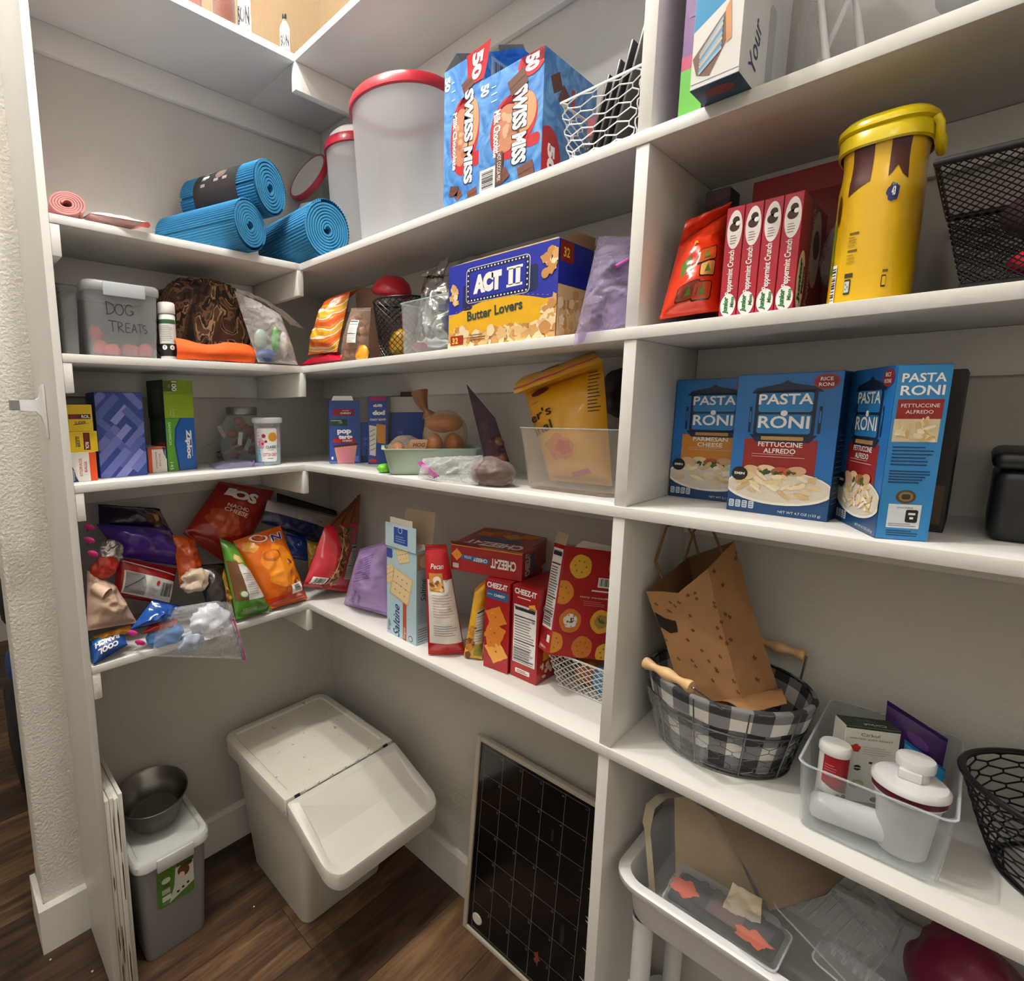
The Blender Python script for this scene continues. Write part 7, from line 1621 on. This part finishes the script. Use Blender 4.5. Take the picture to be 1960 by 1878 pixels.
# yellow drink powder canister
yc = M('e6b70c', .3, coat=.3, var=.03); brw = M('4a1a12', .4)
t = thing('powder_canister', 'tall yellow drink powder canister with a handled yellow lid and dark brown panels', 'canister', (.205, 1.4560, z3), 0)
HB_ = .186; RXc, RYc = .052, .0385
def cn(u, v, h=0.0):
    a = 2 * PI * u; k = 1 + .0 * v; bul = 1 - .05 * math.sin(PI * min(1, max(0, (v - .75) / .25))) ; c, s_ = math.cos(a), math.sin(a); e = .72
    x = math.copysign(abs(c) ** e, c) * (RXc + h); y = math.copysign(abs(s_) ** e, s_) * (RYc + h); return Vector((x * bul, y * bul, HB_ * v))
mb = MB(); mb.smooth = 60; mb.grid(lambda u, v: cn(u, v), 64, 20, yc, closed_u=True); mb.add([cn(i / 64, 0) for i in range(64)], [list(range(64))[::-1]], yc)
Sc = Surf(lambda a, b_, h: cn(a, b_ / HB_, h), False, .012, .0006); p = Pr(mb, Sc)
p.poly([(-.085, .128), (-.01, .140), (-.008, .182), (-.085, .182)], brw, 1); p.poly([(.025, .140), (.055, .152), (.075, .141), (.10, .135), (.10, .182), (.025, .182)], brw, 1)
pr2 = lambda u: u
p.ell(.048, .122, .022, .010, M('23306c', .4), 1, wob=.08); p.text('43', .048, .123, .010, WHITE, w=.014, bold=.05, L=2); p.text('UP TO', .048, .1305, .003, WHITE, w=.012, L=2)
for k, (v0, n_) in enumerate(((.072, 4), (.052, 3))): p.rect(-.055, v0 + .010, -.022, v0 + .0125, M('6b5a10', .5), 1); p.lines(-.055, v0 - .004, -.025, v0 + .008, n_, M('a8860c', .5), w=.0012)
p.rect(-.056, .032, -.026, .037, M('3a3010', .5), 1); p.rrect(-.054, .012, -.030, .030, M('3a3426', .5), r=.002, L=1); p.rrect(-.051, .0145, -.033, .0275, M('cfd2cc', .5), r=.001, L=2)
for a in range(3): p.poly([(-.042 + .006 * math.cos(rad(90 + 120 * a)) * .9, .021 + .0045 * math.sin(rad(90 + 120 * a))), (-.042 + .006 * math.cos(rad(140 + 120 * a)), .021 + .0045 * math.sin(rad(140 + 120 * a))), (-.042 + .002 * math.cos(rad(120 + 120 * a)), .021 + .0018 * math.sin(rad(120 + 120 * a)))], INK, 3)
p.rrect(.045, .016, .062, .030, M('3a3010', .5), r=.002, L=1); p.rrect(.047, .018, .060, .028, yc, r=.001, L=2); p.rect(.046, .033, .066, .036, M('6b5a10', .5), 1); p.bars(-.13, .004, -.10, .05, INK, WHITE, L=2, vert=False); p.ell(-.13, .115, .012, .018, M('4a2a1a', .5), 2); p.rect(-.16, .04, -.14, .10, M('6a9a2c', .4), 1)
mb.build('canister_body', t)
mb = MB(); mb.smooth = 50
def lr(h, z): return [Vector((p_.x, p_.y, z)) for p_ in [cn(i / 64, 0, h) for i in range(64)]]
loft(mb, [lr(.002, HB_ - .006), lr(.0045, HB_ - .004), lr(.0045, HB_ + .010), lr(.0025, HB_ + .013), lr(.0065, HB_ + .015), lr(.0065, HB_ + .021), lr(.001, HB_ + .027), lr(-.010, HB_ + .028)], M('e8cf0c', .3, coat=.4), cap1=True); mb.build('lid', t)
mb = MB(); mb.smooth = 60; mb.tube([(-.03, RYc + .003, HB_ + .014), (-.028, RYc + .007, HB_ + .006), (-.022, RYc + .008, HB_ - .012), (.0, RYc + .0085, HB_ - .018), (.022, RYc + .008, HB_ - .012), (.028, RYc + .007, HB_ + .006), (.03, RYc + .003, HB_ + .014)], .004, M('e8cf0c', .3, coat=.4), n=10); mb.build('carry_handle', t)
# black mesh basket at the right edge
t = thing('mesh_basket', 'black metal mesh basket with candy in it, at the right end of the shelf', 'basket', (.268, 1.5375, z3 + .001), 90)
mm = M('161416', .4, metal=.3); L_, W_3, h3, sl = .30, .20, .128, .030
for s_, nm in (('f', 'front_mesh'), ('l', 'side_mesh'), ('r', 'side_mesh'), ('b', 'back_mesh')):
    mb = MB(); ll = L_ if s_ in 'fb' else W_3; wires(mb, tray_fn(s_, L_, W_3, h3, sl), round(ll / .0062), round(h3 / .0062), .00066, mm, kind='diamond'); mb.build(nm, t)
mb = MB(); mb.rbox((-.002, -.002, -.0005), (L_ + .002, W_3 + .002, .006), mm, r=.002, seg=1); mb.build('base', t)
mb = MB(); mb.smooth = 45; mb.tube([(-sl, -sl, h3), (L_ + sl, -sl, h3), (L_ + sl, W_3 + sl, h3), (-sl, W_3 + sl, h3)], .0042, mm, n=10, closed=True); mb.build('rim', t)
for k, (x, y, z, r_, hx, lab) in enumerate(((.225, 1.60, .026, (.024, .03, .015), 'b3142a', 'red candy pack low in the black mesh basket'), (.215, 1.66, .032, (.022, .032, .018), 'd9d4d0', 'white candy pack low in the black mesh basket'), (.170, 1.655, .088, (.072, .095, .040), '5a4450', 'mauve bag filling the black mesh basket above the candy'), (.16, 1.76, .05, (.045, .04, .03), '8c1f30', 'red candy pack farther right in the black mesh basket'))):
    tag(lump((x, y, z3 + z), r_, .005, 180 + k, M(hx, .45, coat=.3), cs=35, flat=z3 + .0085).build('candy_pack'), lab, 'candy pack')
# ============================================================ shelf 2, left
z2 = ZT[2] + .0004
pkk = M('e59a98', .75, var=.06); pkl = M('f2c9c4', .75, var=.04)
def spiral(name, T, L, r0, r1, turns, th, m, ribs=0, sq=(1, 1), parent=None, jit=0.0, seed=0, n=None):
    """a sheet rolled up along the local x axis, from x=0 to x=L"""
    n = n or int(turns * 64); rnd = random.Random(seed); mb = MB(); mb.smooth = 28
    ph = [rnd.uniform(0, 6.28) for _ in range(4)]
    def rr_(s): 
        a = s * turns * 2 * PI; r = r0 + (r1 - r0) * s; return a, r * (1 + jit * math.sin(2 * a + ph[0]) + jit * .6 * math.sin(3 * a + ph[1]) * (1 - s))
    O = []; I = []
    for i in range(n + 1):
        a, r = rr_(i / n); rib = (abs(math.sin(a * ribs / 2)) - .5) * .0016 if ribs else 0
        O.append((math.cos(a) * (r + th / 2 + rib) * sq[0], math.sin(a) * (r + th / 2 + rib) * sq[1])); I.append((math.cos(a) * (r - th / 2) * sq[0], math.sin(a) * (r - th / 2) * sq[1]))
    vs = [(0, y, z) for y, z in O] + [(0, y, z) for y, z in I] + [(L, y, z) for y, z in O] + [(L, y, z) for y, z in I]; N = n + 1; fs = []
    for i in range(n):
        fs += [[i, i + 1, 2 * N + i + 1, 2 * N + i], [N + i + 1, N + i, 3 * N + i, 3 * N + i + 1], [N + i, N + i + 1, i + 1, i], [2 * N + i, 2 * N + i + 1, 3 * N + i + 1, 3 * N + i]]
    fs += [[0, 2 * N, 3 * N, N], [n, N + n, 3 * N + n, 2 * N + n]]
    mb.add(vs, fs, m); return mb
def axis_T(front, back):
    f_, b_ = Vector(front), Vector(back); x = (b_ - f_).normalized(); z = Vector((0, 0, 1)); y = z.cross(x).normalized(); z = x.cross(y)
    return Matrix(((x.x, y.x, z.x, f_.x), (x.y, y.y, z.y, f_.y), (x.z, y.z, z.z, f_.z), (0, 0, 0, 1))), (b_ - f_).length
mat_b = M('2c7fad', .8, var=.05, scale=60)
for k, (fr, bk_, r, lab, sq, jit) in enumerate((((.447, .296, z2 + .0625), (.548, .030, z2 + .0625), .0562, 'blue ribbed roll of mat lying at the bottom left beneath the banded roll', (1.0, 1.02), .05), ((.378, .284, z2 + .1715), (.468, .030, z2 + .1735), .060, 'blue ribbed roll with a black paper band, on top of the other rolls', (1.0, 1.05), .05), ((.241, .348, z2 + .0800), (.236, .085, z2 + .0800), .0735, 'blue ribbed mat roll lying on the right with its end at the shelf corner', (.95, 1.02), .035))):
    T, L = axis_T(fr, bk_); t = thing('mat_roll', lab, 'mat roll', (0, 0, 0), 0, 'blue ribbed mat rolls'); t.matrix_world = T
    mb = spiral('roll', T, L, .010, r, 6.6 if k < 2 else 8.2, .0052, mat_b, 0, sq, jit=jit, seed=k + 1)
    # ribbed outer skin
    R_ = r + .0032
    def skin(u, v):
        a = 2 * PI * u * .985; q = R_ * (1 + jit * .3 * math.sin(2 * a + k)) + .0016 * math.cos(a * 62); return Vector((.001 + (L - .002) * v, q * math.cos(a) * sq[0], q * math.sin(a) * sq[1]))
    mb.build('rolled_core', t); mb = MB(); mb.smooth = 25; mb.smooth = 70; mb.grid(lambda u, v: skin(1 - u, v), 560, 3, mat_b); mb.build('ribbed_skin', t)
    if k == 1:
        mb = MB(); mb.smooth = 60; bd_ = M('231f20', .5)
        def sl_(u, v, h=.0016):
            a = 2 * PI * u; q = R_ * (1 + jit * .3 * math.sin(2 * a + k)) + h; return Vector((L * (.22 + .58 * v), q * math.cos(a) * sq[0], q * math.sin(a) * sq[1]))
        mb.grid(lambda u, v: sl_(1 - u, v), 96, 6, bd_, closed_u=True); Ss = Surf(lambda a, b_, h: sl_(a, b_, .0016 + h), False, .03, .0006); p = Pr(mb, Ss); gy = M('8a8482', .5)
        p.ell(.105, .40, .036, .12, M('6a5a52', .5), 1); 
        for uu, vv in ((.05, .22), (.05, .42), (.12, .72), (.075, .72), (.03, .72)): p.rect(uu, vv, uu + .02, vv + .10, gy, 1)
        p.rect(.085, .66, .105, .80, WHITE, 2); p.rect(.13, .66, .15, .78, gy, 2)
        mb.build('paper_band', t, 'black paper band with small print')
# pink strip, rolled at one end
t = thing('rolled_band', 'pink and white fabric band rolled at one end, lying by the side panel', 'fabric band', (0, 0, 0)); T, L = axis_T((.8585, .268, z2 + .0275), (.843, .150, z2 + .0275))
mb = spiral('r', T, L, .008, .0285, 4.6, .0036, pkk, sq=(1.15, .82), jit=.05, seed=9); mb.v = [tuple(T @ Vector(q)) for q in mb.v]; mb.build('rolled_end', t)
b = Bag((.700, .175, z2 + .034), (.812, .185, z2 + .030), (.816, .272, z2 + .016), (.706, .290, z2 + .016), .026, .004, 5, sealt=.0, sealb=.0); b.mesh(pkl).build('loose_end', t, 'pale pink loose end')
mb = MB(); mb.smooth = 60; mb.tube([(.700, .178, z2 + .036), (.690, .21, z2 + .036), (.690, .25, z2 + .024), (.704, .292, z2 + .0105)], .0062, M('e0706a', .7), n=10); mb.build('folded_hem', t, 'coral folded hem')
# white tub and red-rimmed lid in the corner
t = thing('plastic_tub', 'white plastic tub behind the blue rolls in the back corner', 'tub', (.096, .088, z2)); mb = MB(); mb.smooth = 40; mb.lathe([(0, 0), (.045, 0), (.048, .003), (.055, .225), (.057, .228), (.057, .238), (.050, .242), (0, .242)], M('dfe0e2', .4), n=8); mb.build('tub_body', t)
redl = M('b01f30', .35, coat=.3)
t = thing('container_lid', 'white round lid with a red rim leaning against the back wall behind the blue rolls', 'lid'); mb = MB(); mb.smooth = 45; mb.lathe([(0, .006), (.068, .006), (.070, .010), (.073, .010)], M('d3cfcc', .4), n=48); mb.build('lid_plate', t); mb = MB(); mb.smooth = 45; mb.lathe([(.072, .011), (.078, .010), (.080, .004), (.080, -.006), (.077, -.009), (.074, -.007), (.072, .004)], redl, n=48); mb.build('red_rim', t)
_cp = Vector((.118, .088, z2 + .322)); _vd = (_cp - _C).normalized(); _e1 = (_r2 * .62 + _u2 * .78).normalized(); _n = (_vd.cross(_e1) * -.93 - _vd * .34).normalized(); _e1 = (_e1 - _n * _e1.dot(_n)).normalized(); _e2 = _n.cross(_e1)
t.matrix_world = Matrix(((_e1.x, _e2.x, _n.x, _cp.x), (_e1.y, _e2.y, _n.y, _cp.y), (_e1.z, _e2.z, _n.z, _cp.z), (0, 0, 0, 1)))
# clear red-lidded containers
ccl = CL('ffffff', .34, .25, edge=.55, milk=.75)
t = thing('cereal_container', 'slim tall clear container with a red rimmed white lid near the corner', 'container', (.090, .272, z2)); mb = MB(); mb.smooth = 50; prf = lambda s0: [(.0, 0), (.052, 0), (.055, .003), (.0765, .345), (.0745, .345), (.053, .006), (0, .006)]; mb.lathe(prf(1), ccl, n=48); mb.build('container_body', t)
mb = MB(); mb.smooth = 45; mb.lathe([(.0775, .338), (.0830, .340), (.0835, .352), (.0790, .364), (.070, .366)], redl, n=48); mb.build('red_rim', t); mb = MB(); mb.smooth = 50; mb.lathe([(.070, .366), (.068, .380), (.055, .392), (0, .396)], M('ece8e8', .4), n=48); mb.build('white_lid', t)
t = thing('cereal_container', 'large wide clear container with a red rim lid beside the blue cocoa boxes', 'container', (.150, .548, z2)); mb = MB(); mb.smooth = 50; mb.lathe([(0, 0), (.100, 0), (.104, .004), (.1275, .325), (.125, .325), (.101, .007), (0, .007)], ccl, n=64); mb.build('container_body', t)
mb = MB(); mb.smooth = 45; mb.lathe([(.128, .318), (.1345, .320), (.1355, .334), (.131, .343), (.118, .345)], redl, n=64); mb.build('red_rim', t); mb = MB(); mb.smooth = 50; mb.lathe([(.118, .345), (.114, .340), (0, .338)], M('d9d2d2', .4), n=64); mb.build('lid_plate', t)
# cocoa boxes
def swirl(hx1, hx2):
    m = bpy.data.materials.new('cocoa_print'); m.use_nodes = True; nt = m.node_tree; b = nt.nodes['Principled BSDF']; tc = nt.nodes.new('ShaderNodeTexCoord'); nz = nt.nodes.new('ShaderNodeTexNoise'); nz.inputs['Scale'].default_value = 14; nz.inputs['Detail'].default_value = 2; nz.inputs['Distortion'].default_value = 3.5; cr = nt.nodes.new('ShaderNodeValToRGB'); e = cr.color_ramp.elements; e[0].position = .35; e[0].color = lin(hx1) + [1]; e[1].position = .68; e[1].color = lin(hx2) + [1]
    nt.links.new(tc.outputs['Object'], nz.inputs['Vector']); nt.links.new(nz.outputs['Fac'], cr.inputs[0]); nt.links.new(cr.outputs[0], b.inputs['Base Color']); b.inputs['Roughness'].default_value = .4; return m
swm = swirl('2f6fb8', '6aa4dc'); crd = M('b8242e', .4); choc = [M('5a3022', .5), M('6e4030', .5), M('46241a', .5)]; coco = M('b87a5a', .5)
def cocoa(mb, F, w, d, h, k):
    p = F['f']; p.clip = (.0004, .0004, w - .0004, h - .0004)
    p.ell(w * .50, h * .48, w * .31, h * .27, crd, 1); p.ell(w * .60, h * .52, w * .33, h * .24, crd, 1); p.rrect(w * .76, h * .24, w * .97, h * .34, crd, r=.008, L=1); p.ell(w * .46, h * .48, w * .22, h * .20, coco, 2); p.ell(w * .72, h * .55, w * .19, h * .17, M('c9956a', .5), 2); food(p, w * .32, h * .36, w * .6, h * .6, 10, [M('a86a4a', .5), M('d0a080', .5)], .007, .007, k, 2.3)
    p.text('SWISS MISS', w * .66, h * .46, w * .24, INK, w=h * .66, rot=-90, bold=.09, shear=.1, L=4); p.text('SWISS MISS', w * .665, h * .46, w * .22, WHITE, w=h * .65, rot=-90, bold=.05, shear=.1, L=5)
    p.text('Milk Chocolate', w * .31, h * .47, w * .11, WHITE, w=h * .40, rot=-90, bold=.03, L=5); p.text('50', w * .09, h * .90, w * .14, WHITE, w=h * .10, rot=-90, bold=.05, L=3)
    p.ell(w * .82, h * .93, w * .20, h * .11, crd, 3); p.rect(w * .66, h * .90, w, h, crd, 3); p.text('50', w * .83, h * .92, w * .2, WHITE, w=h * .13, rot=-90, bold=.06, L=4)
    for u, v, s_, r_ in ((.62, .82, .10, 20), (.30, .12, .09, -15), (.42, .08, .07, 30), (.78, .05, .09, 10)): 
        c, d_ = math.cos(rad(r_)), math.sin(rad(r_)); P4 = [(w * u + (x * c - y * d_) * w * s_ * 1.3, h * v + (x * d_ + y * c) * w * s_ * 1.3) for x, y in ((-1, -.8), (1, -.8), (1, .8), (-1, .8))]; p.poly(P4, choc[int(u * 10) % 3], 6); p.line((P4[0][0] + P4[3][0]) / 2, (P4[0][1] + P4[3][1]) / 2, (P4[1][0] + P4[2][0]) / 2, (P4[1][1] + P4[2][1]) / 2, .001, choc[2], 7)
    p.lines(w * .2, h * .74, w * .3, h * .92, 3, M('bcd6ee', .5), w=.002)
t = thing('cocoa_box', 'taller open blue cocoa box with torn flaps, to the left of the closed one', 'box', (.268, .7885, z2), 90, 'blue cocoa boxes')
w, d, h = .097, .185, .262; mb, F = carton(w, d, h, swm, True, M('7d8188', .8)); cocoa(mb, F, w, d, h, 1); q = F['r']; q.rect(d * .12, h * .80, d * .5, h * .98, M('a9b6c2', .5), 1); q.bars(d * .14, h * .81, d * .48, h * .97, INK, L=2); mb.build('carton', t)
gfl = M('8b8f94', .8)
for nm, pts in (('torn_flap', [(0, 0, h), (0, d * .9, h), (-.006, d * .7, h + .052), (.012, d * .45, h + .062), (-.002, d * .2, h + .05)]), ('back_flap', [(w * .1, d, h), (w, d, h), (w * 1.0, d - .06, h + .055), (w * .45, d - .07, h + .075), (w * .2, d - .02, h + .04)]), ('side_flap', [(w, .02, h), (w, d, h), (w + .035, d - .01, h + .012), (w + .04, .06, h + .004)])):
    mb = MB(); mb.add(pts, [list(range(len(pts)))], gfl if nm != 'side_flap' else swm); mb.build(nm, t, smooth=False)
mb = MB(); mb.smooth = 30; mb.grid(lambda u, v: Vector((w * (.62 + .40 * u) + .018 * v * u, -.0012 - .004 * v * v, h * (.80 + .20 * v) + .004 * v * u)), 6, 8, crd); pp = Pr(mb, Surf(lambda a, b_, h_: Vector((w * (.62 + .40 * a) + .018 * b_ * a, -.0012 - .004 * b_ * b_ - h_, h * (.80 + .20 * b_) + .004 * b_ * a)), True)); pp.text('50', .5, .5, .5, WHITE, w=.8, rot=-90, bold=.05, L=3); mb.build('front_flap', t, 'red corner flap marked 50')
t = thing('cocoa_box', 'shorter closed blue cocoa box between the open cocoa box and the white wire basket', 'box', (.283, .8895, z2), 90.5, 'blue cocoa boxes')
w, d, h = .134, .185, .196; mb, F = carton(w, d, h, swm); cocoa(mb, F, w, d, h, 2); p = F['f']; p.rect(w * .04, h * .0, w * .30, h * .20, WHITE, 8); p.bars(w * .05, h * .01, w * .29, h * .19, INK, L=9, vert=False); p.rect(w * .30, h * .02, w * .42, h * .30, choc[0], 7.5); p.text('HOT COCOA MIX', w * .36, h * .17, w * .06, WHITE, w=h * .24, rot=-90, L=8.5)
q = F['r']; q.clip = (.0004, .0004, d - .0004, h - .0004); q.ell(d * .12, h * .12, d * .22, h * .28, crd, 1); q.text('50', d * .16, h * .14, d * .13, WHITE, w=h * .24, rot=-90, bold=.06, L=3)
for u, v, r_ in ((.22, .78, 30), (.36, .70, 60)): 
    c, d_ = math.cos(rad(r_)), math.sin(rad(r_)); q.poly([(d * u + (x * c - y * d_) * d * .09, h * v + (x * d_ + y * c) * d * .09) for x, y in ((-1, -.8), (1, -.8), (1, .8), (-1, .8))], choc[0], 2)
q.rect(d * .5, h * .62, d * .56, h * .82, crd, 2); mb.build('carton', t)
mb = MB(); mb.rbox((.001, .001, h), (w - .001, d - .001, h + .0008), swm, r=.0003, seg=1); mb.build('top_flap', t)
# white wire basket with dark panels
wire_basket('large white wire mesh basket full of thin dark trays, next to the divider', (.258, 1.062, z2 + .002), 90, .106, .17, .098, .012, wire_w, .0011, .0175, kind='hex')
for k, (y, zt_, hx) in enumerate(((1.084, .125, '3b393a'), (1.097, .140, '4a4748'), (1.110, .160, '434042'), (1.124, .178, '4c4a4a'))):
    mb = MB(); mb.rbox((.10, -.002, .004), (.243, .002, zt_), M(hx, .35), r=.0008, seg=2, T=Matrix.Translation((0, y, z2 + .004)) @ Matrix.Rotation(rad(-15), 4, 'X'))
    tag(mb.build('baking_tray'), ('thin dark tray at the left of the four leaning in the white wire basket', 'thin dark tray second from the left in the white wire basket', 'thin dark tray third from the left in the white wire basket', 'thin dark tray nearest the divider in the white wire basket')[k], 'tray', 'thin dark trays in the white wire basket')
t = thing('snack_carton', 'small dark carton with red and grey print at the left inside the white wire basket', 'box', (.215, 1.068, z2 + .006), 90); mb, F = carton(.024, .09, .082, M('3a3034', .5)); p = F['f']; p.rect(.002, .05, .022, .078, M('7c2028', .5), 1); p.lines(.003, .01, .021, .045, 4, M('b0a8a8', .5), w=.002); mb.build('carton', t)
# ============================================================ shelf 2, right of the divider
zbx = M('dcdde0', .45)
t = thing('storage_bag_box', 'tall white and blue box with a drawer photo, jutting over the shelf edge', 'box', (.3395, 1.2745, z2), 90)
w, d, h = .054, .20, .30; mb, F = carton(w, d, h, zbx); p = F['f']; p.clip = (.0004, .0004, w - .0004, h - .0004); cy_ = M('1d86b8', .4)
p.rect(0, h * .20, w, h, cy_, 1); p.poly([(0, h * .02), (w, h * .02), (w, h * .33), (0, h * .22)], M('d9d6d2', .5), 2); p.poly([(w * .02, h * .12), (w * .72, h * .27), (w * .76, h * .16), (w * .40, h * .03), (w * .12, h * .05)], M('6b4a34', .5), 3); p.poly([(w * .64, h * .26), (w * .74, h * .29), (w * .80, h * .14), (w * .70, h * .13)], M('c98a54', .5), 4)
for k in range(7): p.poly([(w * .16, h * (.13 - .012 * k)), (w * .60, h * (.235 - .018 * k)), (w * .62, h * (.222 - .018 * k)), (w * .18, h * (.12 - .012 * k))], M(('8fb0c4', 'c9b9a4', '5f8fae')[k % 3], .5), 5)
p.text('er', w * .52, h * .385, w * .30, WHITE, rot=90, L=3)
q = F['r']; q.text('Your', d * .26, h * .16, d * .15, M('2f3a6c', .45), w=h * .22, rot=78, L=2); q.rrect(d * .52, h * .02, d * .66, h * .4, M('b9bcc2', .4), r=.01, L=1)
q2 = F['d']; q2.rect(0, 0, w, d, M('1f4a68', .45), 1); q2.ell(w * .5, d * .88, w * .3, d * .06, M('7c3a34', .5), 2)
mb.build('carton', t)
t = thing('storage_bag_box', 'narrow purple and green box between the divider and the white and blue box', 'box', (.272, 1.2365, z2), 90); w, d, h = .029, .17, .29; mb, F = carton(w, d, h, M('6a4a78', .45)); p = F['f']; p.rect(0, 0, w, h * .22, M('57a83a', .45), 1); p.rect(0, h * .22, w, h * .28, M('a83a5a', .45), 1); p.lines(w * .2, h * .4, w * .8, h * .9, 5, M('7d5c8c', .5), w=.003); mb.build('carton', t)
utw = M('dcdee0', .3, coat=.2)
def utensil(label, p0, p1, kind, k):
    p0, p1 = Vector(p0), Vector(p1); t = thing('plastic_' + kind, label, kind, (0, 0, 0), 0, 'white plastic utensils'); mb = MB(); mb.smooth = 60; dr = (p1 - p0); mb.tube([p0, p0 + dr * .3, p0 + dr * .65], lambda s: .0045 - .0012 * s, utw, n=10); mb.build('grip', t); x = dr.normalized(); yv = Vector((0, 1, 0)); c = p0 + dr * .82
    mb = MB(); mb.smooth = 60
    if kind == 'spoon': mb.grid(lambda u, v: c + x * (.030 * math.cos(2 * PI * u) * v) + yv * (.017 * math.sin(2 * PI * u) * v) + Vector((.006 * (1 - v * v), 0, 0)), 24, 6, utw, closed_u=True); mb.grid(lambda u, v: c + x * (.030 * math.cos(-2 * PI * u) * v) + yv * (.017 * math.sin(-2 * PI * u) * v) + Vector((.0045 * (1 - v * v) - .001, 0, 0)), 24, 6, utw, closed_u=True); mb.build('bowl', t)
    else: mb.box((-.012, -.001, -.012), (.012, .001, .006), utw, T=Matrix.Translation(c) @ dr.to_track_quat('Z', 'Y').to_matrix().to_4x4()); mb.build('head', t)
    if kind == 'fork':
        for i in range(4): m2 = MB(); o_ = yv * (-.009 + .006 * i); m2.tube([c + o_, c + o_ + x * .034], .0018, utw, n=6); m2.build('tine', t)
utensil('white plastic spoon standing in the clear bag beside the white and blue box', (.235, 1.395, z2 + .004), (.240, 1.372, z2 + .150), 'spoon', 0)
utensil('white plastic fork crossing the spoon in the clear bag', (.215, 1.372, z2 + .004), (.225, 1.425, z2 + .140), 'fork', 1)
utensil('second white plastic fork, deeper in the clear bag of utensils', (.205, 1.425, z2 + .004), (.215, 1.402, z2 + .140), 'fork', 2)
pbm = CL('f1f2f4', .10, .08, bump=.9, bscale=18, edge=.6)
r, b, mb = pouch('large clear plastic bag of white plates and utensils along the shelf front', 'plastic bag', [(.148, 1.340, 2.14), (.148, 1.96, 2.16), (.150, 1.96, z2 + .003), (.150, 1.340, z2 + .003)], .27, pbm, None, 201, .008, 'plastic_bag', 9, pu=.25, pv=.3, sealt=.01, sealb=.01); mb.build('film', r)
for k in range(5):
    mb = MB(); mb.smooth = 45; mb.lathe([(0, 0), (.085, 0), (.115, .014), (.125, .016), (.115, .018), (.084, .0025), (0, .0025)], M('e9e7ea', .4), n=56); o = tag(mb.build('paper_plate'), 'white paper plate in the stack inside the clear bag', 'plate', 'white plates in the clear bag'); o.location = (.140, 1.60, z2 + .064 + .012 * k); o.rotation_euler = (0, rad(5), 0)
tag(lump((.13, 1.58, z2 + .022), (.09, .11, .022), .006, 203, M('d3d5d8', .5, coat=.2), cs=14, flat=z2 + .001).build('napkin_pack'), 'pale wrapped napkin pack under the white plates', 'napkin pack')
# ============================================================ top shelf
z1 = ZT[1] + .0004
def spirit(label, px, py_top, y, r, h, liq, cap, lab_h, txt, label_m=WHITE, tall=True):
    p = at(px, 95, y=y); t = thing('liquor_bottle', label, 'bottle', (p.x, y, z1)); g = CL('f4f6f2', .06, .03, edge=.7); mb = MB(); mb.smooth = 50; hb = h * .66
    mb.lathe([(0, .001), (r * .9, 0), (r, .003), (r, hb), (r * .85, hb + r * .5), (r * .42, hb + r * 1.2), (r * .40, h * .93)], g, n=32); mb.build('bottle_glass', t)
    if liq: mb = MB(); mb.smooth = 50; mb.lathe([(0, .004), (r * .9, .004), (r * .9, hb * .95), (0, hb * .95)], CL(liq, .55, .05, edge=.7, surf=liq), n=28); mb.build('liquor', t)
    mb = MB(); mb.smooth = 40; mb.lathe([(r * .44, h * .88), (r * .47, h * .89), (r * .47, h), (0, h)], M(cap, .4), n=24); mb.build('cap', t)
    if txt:
        S_ = Surf.cyl((0, 0), r * 1.01, rad(52), 0); mb = MB(); p_ = Pr(mb, S_); p_.rect(-r * 1.5, hb * .08, r * 1.5, hb * .98, label_m, 1); p_.text(txt, 0, hb * .42, hb * .46, INK, w=r * 1.9, bold=.05, L=2); p_.text('WESTERN', 0, hb * .82, hb * .14, INK, w=r * 1.4, L=2); mb.build('paper_label', t, 'white label with black letters')
spirit('miniature clear liquor bottle with a black cap and white label near the shelf corner', 546, 20, .258, .0125, .092, None, '1c1c1e', .5, 'SON')
spirit('clear liquor bottle with a white SON label, second from the shelf corner', 470, 0, .250, .0165, .14, None, '1c1c1e', .5, 'SON')
spirit('large amber liquor bottle left of the white labelled one', 432, 0, .240, .030, .24, '8a3a20', '2a1a14', .5, None)
spirit('amber liquor bottle at the left end of the bottles, partly cut by the picture', 372, 0, .215, .026, .22, 'a85a48', 'c9b8a8', .5, None)
